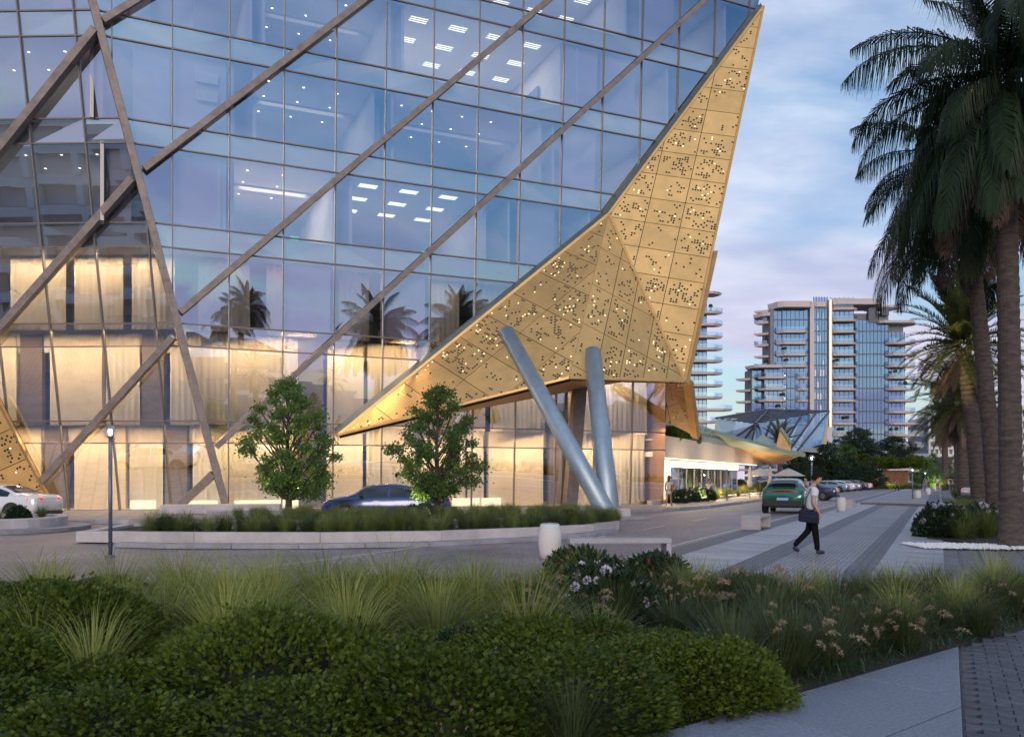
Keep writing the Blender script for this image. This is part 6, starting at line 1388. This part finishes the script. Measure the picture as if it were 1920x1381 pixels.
# roof planting of the restaurant
for i, u in enumerate((1252, 1262, 1275, 1290)):
    p = at(u, 815 + i * 2, 56 + i * 1.5); hedge(p.x, p.y, 1.2, 'dark green bush on the restaurant roof behind the gold panel', 'bushes on the restaurant roof', 4.1)

# terrace umbrellas
M['canvas'] = mat('canvas', (.62, .56, .50), .9, var=.06)
def parasol(u, Y, label, r_=1.35):
    p = at(u, 897, Y); o = thing('parasol', label, 'umbrella', (p.x, p.y, 0.1), .4, 'open parasols on the terrace')
    b = MB(); b.tube([(0, 0, 0), (0, 0, 2.35)], .035, 8); b.build('pole', M['pole'], o)
    for k in range(8):
        a, c = k * math.pi / 4, (k + 1) * math.pi / 4; q = lambda an, rr, z: Vector((math.cos(an) * rr, math.sin(an) * rr, z)); md = (a + c) / 2
        b = MB(); b.poly([q(a, .02, 2.42), q(a, r_ * .5, 2.12), q(md, r_ * .46, 2.11), q(c, r_ * .5, 2.12)]); b.poly([q(a, r_ * .5, 2.12), q(a, r_, 1.76), q(md, r_ * .93, 1.775), q(c, r_, 1.76), q(c, r_ * .5, 2.12), q(md, r_ * .46, 2.11)])
        b.build('canopy_gore', M['canvas'], o)
        b = MB(); b.tube([q(a, .03, 2.38), q(a, r_ * .98, 1.745)], .012, 4); b.build('rib', M['pole'], o)
    b = MB(); b.box((0, 0, .04), (.6, .6, .08)); b.build('base', M['stone'], o, bevel=.01)
parasol(1425, 68, 'open cream parasol nearer the restaurant wall'); parasol(1478, 70, 'open cream parasol above the green car')
def closed_parasol(u, Y, label):
    p = at(u, 897, Y); o = thing('folded_parasol', label, 'umbrella', (p.x, p.y, .1), 0, 'folded parasols'); b = MB()
    b.lathe([(.04, 2.5), (.10, 2.3), (.16, 1.9), (.13, 1.55), (.20, 1.2), (.17, .95), (.05, .92)], 10); b.build('folded_canopy', M['canvas'], o, smooth=True)
    b = MB(); b.tube([(0, 0, 0), (0, 0, 2.55)], .03, 6); b.build('pole', M['pole'], o)
closed_parasol(1406, 64, 'folded cream parasol left of the open ones'); closed_parasol(1444, 66, 'folded cream parasol between the open ones')

# ================================================================== TOWERS
M['tglass'] = thin_glass('tower_glass', (0.45, 0.48, 0.55), (0.46, 0.68, 1.0), 0.46, .9); M['balglass'] = thin_glass('balcony_glass', (.75, .85, .95), (.7, .85, 1), .28, .8)
M['tslab'] = mat('balcony_stone', (.62, .52, .47), .7, var=.06, vscale=.3); M['twall'] = mat('tower_wall', (.22, .22, .25), .7, var=.1, vscale=.3); M['tframe'] = mat('tower_frame', (.10, .11, .14), .5, .3)
M['tcore'] = mat('tower_stone', (.62, .54, .52), .7, var=.05, vscale=.3)
M['lit_room'] = glow('lit_room', (1.0, .74, .46), 1.3); M['ledline'] = glow('led_line', (1.0, .74, .40), 1.6); M['troom'] = mat('tower_room', (.20, .21, .24), .8)
TYd = 250.0
def tx(u): return (u - CU) * TYd / F
def tz(v): return CH + (CV - v) * TYd / F
def slab_outline(x0, x1, y0, y1, nose_l, nose_r, r_=1.2):
    """balcony plate: straight back, rounded or pointed ends"""
    pts = [Vector((x0, y1, 0)), Vector((x0 - nose_l * .2, (y0 + y1) / 2 + .3, 0)), Vector((x0 - nose_l * .05 + .4, y0 + .9, 0)), Vector((x0 + 1.4, y0, 0)), Vector((x1 - 1.4, y0, 0)), Vector((x1 + nose_r * .05 - .4, y0 + .9, 0)), Vector((x1 + nose_r * .2, (y0 + y1) / 2 + .3, 0)), Vector((x1, y1, 0))]
    return pts
def balcony(root, x0, x1, z, y0, y1, nl=0, nr_=0, rail=True):
    o = slab_outline(x0, x1, y0, y1, nl, nr_); c = sum(o, Vector()) / len(o)
    mb = MB(); mb.prism([c.lerp(Vector((p.x, p.y, 0)), .90) + Vector((0, 0, z - .62)) for p in o], [p + Vector((0, 0, z)) for p in o]); sl_ = mb.build('balcony_slab', M['tslab'], root, world=True, fix=True)
    if rail:
        mb = MB(); inn = [c.lerp(p, .97) for p in o]
        for i in range(len(inn) - 1): mb.poly([inn[i] + Vector((0, 0, z)), inn[i + 1] + Vector((0, 0, z)), inn[i + 1] + Vector((0, 0, z + 1.1)), inn[i] + Vector((0, 0, z + 1.1))])
        mb.build('balustrade', M['balglass'], sl_)
        if rng.random() < .45:
            px = rng.uniform(x0 + 1, x1 - 1); mb = MB(); mb.sphere((px, y0 + 1.2, z + 1.5), .62, 8, 6); mb.lathe([(.25, 0), (.32, .6), (.2, .62)], 8, (px, y0 + 1.2, z)); mb.build('potted_plant', M['leaf_dark'], sl_)
PANE = {}
def window_bay(root, x0, x1, z0, z1, y, n, lit=.3):
    """a storey-high glazed bay: panes, mullions, the room behind"""
    wd = (x1 - x0) / n
    for i in range(n):
        k = round(wd, 2), round(z1 - z0, 2)
        if k not in PANE: m_ = MB(); m_.poly([Vector((.06, 0, .25)), Vector((wd - .06, 0, .25)), Vector((wd - .06, 0, z1 - z0 - .12)), Vector((.06, 0, z1 - z0 - .12))]); PANE[k] = m_.mesh('window', M['tglass'])
        obj_from(PANE[k], 'window', root, Vector((x0 + i * wd, y, z0)) - root.location)
    mb = MB()
    for i in range(n + 1): mb.box((x0 + i * wd, y, (z0 + z1) / 2), (.14, .2, z1 - z0))
    mb.box(((x0 + x1) / 2, y, z0 + .06), (x1 - x0, .22, .34)); tag(mb.build('window_frame', M['tframe'], root, world=True), kind='stuff')
    mb = MB()
    for i in range(n):
        if rng.random() < lit: q = rng.uniform(.25, .8); a = x0 + i * wd; mb.poly([Vector((a + .1, y + 1.6, z0 + .3)), Vector((a + wd * q, y + 1.6, z0 + .3)), Vector((a + wd * q, y + 1.6, z0 + rng.uniform(1.4, 2.7))), Vector((a + .1, y + 1.6, z0 + 2.2))])
    if mb.f: tag(mb.build('lit_room', M['lit_room'], root, world=True), kind='stuff')
FH_ = 3.36
def tower_box(root, x0, x1, z0, z1, y0, y1, m=None, name='wall'):
    mb = MB(); mb.box(((x0 + x1) / 2, (y0 + y1) / 2, (z0 + z1) / 2), (x1 - x0, y1 - y0, z1 - z0)); mb.build(name, m or M['twall'], root, world=True)
tw = thing('apartment_tower', 'tall stepped apartment tower with curved balconies and a glowing vertical line', 'building', (tx(1555), TYd, 0))
Y0 = TYd
top_l, step_l, top_r, step_r = tz(578), tz(690), tz(572), tz(606)
tower_box(tw, tx(1446), tx(1525), 0, top_l, Y0 + 2.0, Y0 + 9, M['troom']); tower_box(tw, tx(1412), tx(1446), 0, step_l, Y0 + 2.0, Y0 + 9, M['troom'])
tower_box(tw, tx(1525), tx(1556), 0, tz(575), Y0 + 1.9, Y0 + 9, M['troom']); tower_box(tw, tx(1556), tx(1672), 0, tz(585), Y0 + 2.2, Y0 + 9, M['troom']); tower_box(tw, tx(1672), tx(1700), 0, step_r, Y0 + 2.2, Y0 + 9, M['troom'])
tower_box(tw, tx(1518), tx(1525.5), 0, tz(566), Y0 - .4, Y0 + 3, M['tcore'], 'stone_pier'); tower_box(tw, tx(1553), tx(1559), 0, tz(562), Y0 - .6, Y0 + 3, M['tcore'], 'stone_pier')
mb = MB(); mb.bar((tx(1555.5), Y0 - .75, tz(832)), (tx(1555.5), Y0 - .75, tz(562)), .24, .2, Vector((0, 1, 0))); mb.build('light_line', M['ledline'], tw, world=True)
for k in range(16):
    z = 1.2 + k * FH_; z1 = z + FH_
    if z1 < top_l + 1:
        window_bay(tw, tx(1468), tx(1516), z, z1, Y0 + .6, 6); tower_box(tw, tx(1446), tx(1452), z, z1 - .02, Y0 + .9, Y0 + 2.2, M['twall'], 'wall_panel'); window_bay(tw, tx(1452), tx(1468), z, z1, Y0 + .9, 2)
    if z1 < top_l - 1 and z > 8: 
        balcony(tw, tx(1458), tx(1517), z, Y0 - 1.2, Y0 + 1.2, 3, 0) if z > step_l - 2 else balcony(tw, tx(1493), tx(1517), z, Y0 - 1.2, Y0 + 1.2)
    if z > step_l and z1 < top_l + 4: balcony(tw, tx(1433), tx(1455), z, Y0 + 2.5, Y0 + 6, 9, 0, rail=k % 2 == 0)
    if z1 < step_l + 2:
        window_bay(tw, tx(1434), tx(1468), z, z1, Y0 + .5, 4); window_bay(tw, tx(1413), tx(1433), z, z1, Y0 + 1.9, 2); balcony(tw, tx(1424), tx(1476), z, Y0 - 1.6, Y0 + 1.2, 3, 1); balcony(tw, tx(1398), tx(1420), z, Y0 + 2.5, Y0 + 6, 9, 0, rail=False)
    window_bay(tw, tx(1526), tx(1552), z, z1, Y0 + .3, 5, .35)
    window_bay(tw, tx(1560), tx(1604), z, z1, Y0 + 1.4, 5, .45)
    balcony(tw, tx(1558), tx(1607), z, Y0 - 1.2, Y0 + 1.6, 0, 2)
    if z1 < tz(590): window_bay(tw, tx(1606), tx(1668), z, z1, Y0 + .8, 9, .4)
    if z1 < step_r + 1:
        window_bay(tw, tx(1668), tx(1700), z, z1, Y0 + 1.4, 4, .35); balcony(tw, tx(1662), tx(1712) + (2.5 if k < 6 else 0) + (4 if k < 3 else 0), z, Y0 - 1.6, Y0 + 1.8, 2, 5); 
        if k % 1 == 0: balcony(tw, tx(1700), tx(1716) + (1.5 if k < 6 else 0), z + .0, Y0 + 6, Y0 + 9, 0, 5, rail=False)
def cap(x0, x1, z, y0, y1, h, nl, nr_):
    o = slab_outline(x0, x1, y0, y1, nl, nr_); mb = MB(); c = sum(o, Vector()) / len(o); mb.prism([c.lerp(p, .96) + Vector((0, 0, z)) for p in o], [p + Vector((0, 0, z + h)) for p in o]); mb.build('roof_crown', M['tcore'], tw, world=True, fix=True)
cap(tx(1455), tx(1522), tz(578), Y0 - 2.5, Y0 + 8, 1.7, 8, 0); cap(tx(1433), tx(1465), tz(590), Y0 + 1, Y0 + 9, 1.0, 9, 0); cap(tx(1557), tx(1650), tz(572), Y0 - 1.8, Y0 + 9, 1.6, 0, 6)
cap(tx(1522), tx(1556), tz(575), Y0 - .4, Y0 + 6, 1.4, 0, 0); cap(tx(1640), tx(1690), tz(574), Y0 + 1, Y0 + 8, .6, 0, 10); cap(tx(1645), tx(1712), tz(606), Y0 - 1.4, Y0 + 8, .7, 2, 12); cap(tx(1412), tx(1470), tz(690), Y0 - 2, Y0 + 6, .8, 9, 0)
for i in range(11): mb = MB(); mb.bar((tx(1585 + i * 4), Y0 - 1.9, tz(564)), (tx(1585 + i * 4), Y0 + 6, tz(564)), .18, .25); mb.build('pergola_slat', M['tcore'], tw, world=True)
tower_box(tw, tx(1630), tx(1645), tz(604), tz(576), Y0 + .5, Y0 + 2, M['tframe'], 'wall_panel'); tower_box(tw, tx(1655), tx(1668), tz(590), tz(576), Y0 + .4, Y0 + 2, M['tframe'], 'wall_panel')
# second tower behind the gold wing
TYd = 238.0
t2w = thing('apartment_tower', 'slim apartment tower edge with pale balconies right behind the gold wing', 'building', (tx(1310), TYd, 0))
tower_box(t2w, tx(1180), tx(1327), 0, tz(552), TYd + 2, TYd + 9, M['troom'])
for k in range(17):
    z = .8 + k * 3.38
    if z + 3 > tz(545): break
    window_bay(t2w, tx(1272), tx(1326), z, z + 3.38, TYd + .8, 7, .15)
    balcony(t2w, tx(1278), tx(1346) + (2.8 if k == 6 else 0) + (-1.0 if k < 6 else 0), z, TYd - 1.8, TYd + 2.0, 0, 8)
balcony(t2w, tx(1285), tx(1346), tz(548), TYd - 1.8, TYd + 4, 0, 8, rail=False)
# smaller far blocks
def far_block(label, u0, u1, v0, Y, fl, m):
    global TYd
    TYd = Y; o = thing('far_building', label, 'building', (tx((u0 + u1) / 2), Y, 0), 0, 'far white blocks'); tower_box(o, tx(u0), tx(u1), 0, tz(v0), Y, Y + 16, M['troom'])
    H = tz(v0); n = fl
    for k in range(n):
        z = H * k / n; tower_box(o, tx(u0) - .5, tx(u1) + .5, z + H / n * .62, z + H / n, Y - 1.0, Y - .05, m, 'floor_band')
        w_ = (tx(u1) - tx(u0)) / 5
        for i in range(6): tower_box(o, tx(u0) + i * w_ - .3, tx(u0) + i * w_ + .3, z, z + H / n * .62, Y - .5, Y - .04, m, 'wall_pier')
far_block('white banded apartment block beyond the tower', 1742, 1786, 782, 300, 9, M['white']); far_block('pale block behind the palm trunks', 1880, 1960, 760, 180, 7, M['white'])
far_block('low glazed block at the end of the palm row', 1785, 1960, 856, 240, 3, M['tcore'])
# white terraced building behind the viewer, mirrored in the slanted glass
bb = thing('terraced_building', 'white terraced building across the street, mirrored in the slanted glass face', 'building', (-62, -30, 0), 0, None)
for k in range(6):
    tower_box(bb, -84, -46 - k * .6, k * 3.6 + 2.4, k * 3.6 + 3.55, -50, -27 - k * .4, M['white'], 'balcony_band'); tower_box(bb, -83, -48, k * 3.6, k * 3.6 + 2.4, -50, -30, M['tcore'], 'recessed_wall')
    for i in range(6): tower_box(bb, -82 + i * 6.2, -81.2 + i * 6.2, k * 3.6, k * 3.6 + 2.4, -29.9, -28, M['white'], 'wall_pier')
ob = thing('office_block', 'grey office block across the street, mirrored in the lobby glass', 'building', (60, -70, 0))
for k in range(3): tower_box(ob, 50, 62, k * 4, k * 4 + 3.9, -90, -70, M['twall'], 'wall'); tower_box(ob, 49.5, 62.5, k * 4 + 2.9, k * 4 + 3.8, -70.5, -69.9, M['white'], 'floor_band')

# ================================================================== GLASS PAVILION AND PLANTED PODIUM
pv = thing('glass_pavilion', 'faceted glass pavilion with striped roof in front of the tower', 'pavilion', (at(1450, 897, 125).x, 125, 0))
M['pglass'] = thin_glass('pavilion_glass', (.65, .75, .85), (.75, .88, 1), .35, .85); M['pframe'] = mat('pavilion_frame', (.07, .08, .09), .5, .4)
a, b_, c, d, e, f_, g_, h_ = at(1343, 784, 122), at(1440, 768, 138), at(1554, 771, 132), at(1416, 794, 120), at(1494, 845, 118), at(1362, 830, 121), at(1543, 832, 126), at(1415, 792, 119.9)
def glazed(name, P4, n, m=M['pglass'], stripe=False):
    """quad P4 (a, b, c, d) split across a-b / d-c into n panes with bars between"""
    A4, B4, C4, D4 = P4; nn = (B4 - A4).cross(D4 - A4).normalized(); nn = nn if nn.y < 0 else -nn
    for i in range(n):
        f0, f1 = i / n, (i + 1) / n; mb = MB(); mb.poly([A4.lerp(D4, f0), B4.lerp(C4, f0), B4.lerp(C4, f1), A4.lerp(D4, f1)]); mb.build(name, m, pv, world=True)
    for i in range(n + 1):
        f0 = i / n; mb = MB(); mb.bar(A4.lerp(D4, f0) + nn * .08, B4.lerp(C4, f0) + nn * .08, .28 if not stripe else .5, .16, nn); mb.build('glazing_bar', M['pframe'], pv, world=True)
glazed('roof_pane', (a, b_, b_, d), 1); 
for i in range(7):
    f0 = i / 7; mb = MB(); p_, q_ = b_.lerp(c, 0).lerp(d, f0 * .96), (c.lerp(d, f0 * .96) if True else c); mb.bar(a.lerp(d, f0), b_.lerp(d, f0), .42, .2); mb.build('roof_stripe', M['pframe'], pv, world=True)
    mb = MB(); mb.bar(b_.lerp(d, f0), c.lerp(d, f0), .42, .2); mb.build('roof_stripe', M['pframe'], pv, world=True)
glazed('roof_pane', (b_, c, d + Vector((.1, 0, 0)), d), 1)
glazed('wall_pane', (d, f_, f_ + Vector((6, 1, -1)), d + Vector((.3, 0, 0))), 3); mb = MB(); mb.poly([a, d, f_]); mb.build('wall_pane', M['pglass'], pv, world=True)
glazed('wall_pane', (d, e + Vector((-7, 0, -2)), e, c), 5)
mb = MB(); mb.poly([c, e, g_]); mb.build('wall_pane', M['pglass'], pv, world=True)
mb = MB(); mb.prism([c, g_, g_ + Vector((.9, 1, 0))], [c + Vector((0, .8, 0)), g_ + Vector((0, .8, 0)), g_ + Vector((.9, 1.8, 0))]); mb.build('gold_edge', M['gold'], pv, world=True, fix=True)
mb = MB(); mb.poly([a, f_ + Vector((-2, 0, 0)), f_ + Vector((.5, 0, 0)), a + Vector((3, 0, 0))]); mb.build('stone_flank', M['green_metal'], pv, world=True)
mb = MB(); mb.poly([at(1340, 835, 128), at(1560, 850, 134), at(1560, 800, 140), at(1350, 790, 140)]); mb.build('inner_floor', M['tcore'], pv, world=True)
pod = thing('wood_pavilion', 'long low wood-clad pavilion with flat pale roof under hanging plants', 'pavilion', (at(1655, 897, 140).x, 140, 0))
M['wood'] = mat('wood_cladding', (.17, .075, .038), .6, col2=(.09, .038, .02), vscale=2, stretch=(1, 1, 6))
wy = 140.0
for i in range(22):
    xa = at(1607, 0, wy).x; wv_ = (at(1702, 0, wy).x - xa) / 22; mb = MB(); mb.box((xa + (i + .5) * wv_, wy, 1.5), (wv_ - .03, .3, 3.0)); mb.build('wood_plank', M['wood'], pod, world=True)
mb = MB(); mb.box((at(1652, 0, wy).x, wy + 3, 3.12), (9.5, 8.0, .22)); mb.build('roof', M['stone'], pod, world=True, bevel=.03)
tower_box(pod, at(1570, 0, wy).x, at(1725, 0, wy).x, 4.4, 4.9, wy + 3, wy + 30, M['stone'], 'terrace_slab'); tower_box(pod, at(1575, 0, wy).x, at(1720, 0, wy).x, 0, 4.4, wy + 6, wy + 28, M['twall'], 'podium_wall')
tower_box(pod, at(1700, 0, wy).x, at(1745, 0, wy).x, 2.8, 3.2, wy + 4, wy + 20, M['tslab'], 'terrace_slab')
for i in range(14):
    p = at(1600 + i * 9, 872 + rng.uniform(-4, 3), wy + 2.5); far_bush(p.x, p.y, rng.uniform(1.0, 1.7), 'trailing green bush hanging over the pavilion roof edge', 'plants over the wood pavilion', p.z - .2)
grass_mass('pavilion_grass', 'lit band of grass before the wood pavilion', None, [('m', at(1596 + i * 6.5, 897, 136).x, 136, 0, rng.uniform(1.4, 1.9)) for i in range(21)])
uplight(tuple(at(1620, 903, 134)), 500, (1, .8, .25), tgt=at(1625, 890, 138)); uplight(tuple(at(1670, 903, 134)), 400, (1, .8, .35), tgt=at(1672, 890, 138))
for i, (x, y) in enumerate(((at(1510, 0, 74).x, 74), (at(1532, 0, 80).x, 80))): spot_fixture(x, y, .05, 'garden uplight under the terrace trees, ' + ('nearer the green car' if i == 0 else 'nearer the parked cars'), 'terrace uplights'); uplight((x, y, .2), 300, tgt=(x + .5, y + 1, 3))
# low linear lamps added in the restaurant bed to brighten its wall and fascia
for i in range(4):
    p = rw(4 + i * 8, 1.6, .35); o = thing('added_bed_washer', 'added wash lamp in the restaurant bed brightening the pale fascia', 'lamp', p, math.atan2(WV.y, WV.x), 'added wash lamps of the restaurant bed')
    mb = MB(); mb.box((0, 0, .05), (1.2, .1, .1)); mb.build('housing', M['black'], o)
    mb = MB(); mb.box((0, 0, .105), (1.1, .06, .01)); mb.build('lens', M['lamp_lens'], o)
    l = lamp_area('added_washer_light', p + Vector((0, 0, .12)), 1.1, .06, 150, (1, .74, .46), (0, 0, 0))
    d = (-WN * 1.0 + Vector((0, 0, 1.3))).normalized(); l.rotation_euler = (-d).to_track_quat('Z', 'Y').to_euler()

# trees and a lit bush closing the far end of the promenade
for i, (u, Y, k, sc_) in enumerate(((1795, 150, 0, 1.3), (1822, 156, 2, 1.3), (1850, 150, 1, 1.4), (1880, 155, 2, 1.4), (1748, 190, 0, 1.6), (1728, 175, 2, 1.2))):
    q = at(u, 897, Y); tree('far_tree', 'dark tree closing the far end of the promenade', q.x, q.y, 0, sc_, i * 1.1, k, 'trees at the far end')
q = at(1755, 897, 118); tree('lit_tree', 'small bright green tree lit from below beside the promenade lamps', q.x, q.y, 0, (.75, .75, .62), .5, 1); uplight((q.x - .8, q.y - 1.6, .1), 700, (.85, 1.0, .35), tgt=(q.x, q.y, 2.2))
# ================================================================== which one is which: labels counted from the left
ORD = ['first', 'second', 'third', 'fourth', 'fifth', 'sixth', 'seventh', 'eighth', 'ninth', 'tenth', 'eleventh', 'twelfth', 'thirteenth', 'fourteenth', 'fifteenth', 'sixteenth', 'seventeenth', 'eighteenth', 'nineteenth', 'twentieth']
def ordinal(i): return ORD[i] if i < 20 else ('twenty-' + ORD[i - 20] if i < 29 else ('thirty-' + ORD[i - 30] if i >= 30 else 'thirtieth'))
def su(o): return CU + o.location.x / o.location.y * F
def count_labels(label, what, where):
    """members with this label: split by where(o), then count from the left"""
    rows = {}
    for o in [x for x in col.objects if x.get('label') == label]: rows.setdefault(where(o), []).append(o)
    for k, L in rows.items():
        L.sort(key=su)
        for i, o in enumerate(L): o['label'] = (what + ' ' + k + (', ' + ordinal(i) + ' from the left' if len(L) > 1 else ''))
rowy = lambda o: 'in the nearest row' if o.location.y < 5.6 else 'in the second row' if o.location.y < 6.68 else 'in the third row' if o.location.y < 7.6 else 'in the back rows'
count_labels(LB, 'dense small-leaved box shrub', rowy)
count_labels(LYv, 'arching yellow-green grass', lambda o: 'among the box shrubs' if o.location.y < 7.6 else 'just behind the box shrubs' if o.location.y < 9.5 else 'at the bed\'s far edge')
fr = lambda o: 'beside the near path' if o.location.y < 8.3 else 'in the middle of the front bed' if o.location.y < 9.7 else 'at the far edge of the front bed'
count_labels(LD, 'dark upright grass tuft', fr); count_labels('dark grass tuft with a few upright seed heads in the front bed', 'dark grass tuft with seed heads', fr)
def stretch(o):
    u = su(o); return 'before the corner beam' if u < 467 else 'before the first tree' if u < 642 else 'between the trees' if u < 742 else 'before the second tree' if u < 912 else 'towards the steel columns'
count_labels("bushy green grass tuft along the island's low wall", 'low-wall island grass tuft', stretch)
count_labels('bushy grass tuft in the round planter', 'bushy grass in the round planter', lambda o: 'front half' if o.location.y < 27.4 else 'back half')
count_labels('bushy green grass in the palm bed', 'bushy grass in the palm bed', lambda o: 'near the white pebbles' if o.location.y < 26 else 'midway' if o.location.y < 36 else 'at the far end')
count_labels('rounded green grass beyond the silver car', 'rounded grass beyond the silver car', lambda o: 'nearer row' if o.location.y < 85 else 'farther row')
count_labels('loose grass tuft in the restaurant bed', 'loose grass in the restaurant bed', lambda o: 'front line' if o.location.y < 74 else 'back line')
count_labels('person in the distant crowd strolling on the promenade', 'person in the distant crowd', lambda o: 'nearest the palm bed' if su(o) > 1785 else 'towards the lamps')
count_labels('trailing green bush hanging over the pavilion roof edge', 'trailing bush', lambda o: 'over the wood pavilion roof')
count_labels('dark green bush on the restaurant roof behind the gold panel', 'dark bush', lambda o: 'on the restaurant roof behind the gold panel'); count_labels('added wash lamp in the restaurant bed brightening the pale fascia', 'added wash lamp', lambda o: 'in the restaurant bed')
mir = lambda o: 'across the street'
for lb, wt in (('street tree far across the street, mirrored in the lobby glass', 'street tree mirrored in the lobby glass'), ('tree far across the street, mirrored in the slanted glass face', 'tree mirrored in the slanted glass'), ('fan-headed palm of the row far across the street, mirrored in the lobby glass', 'small palm mirrored in the lobby glass')):
    L = sorted([x for x in col.objects if x.get('label') == lb], key=lambda o: o.location.x)
    for i, o in enumerate(L): o['label'] = wt + ', ' + ordinal(i) + ' of its row across the street'
count_labels('dark tree closing the far end of the promenade', 'dark tree', lambda o: 'closing the far end of the promenade')
count_labels('low green shrub under the arching grasses at the bed\'s far edge', 'low green shrub under the grasses', lambda o: 'at the bed\'s far edge')
count_labels('tall mixed green grass along the far edge of the front bed', 'mixed green grass', lambda o: 'at the far edge, right of the hydrangea')
count_labels('small grass tuft poking out between the box shrubs', 'small grass tuft', lambda o: 'poking out between the box shrubs')
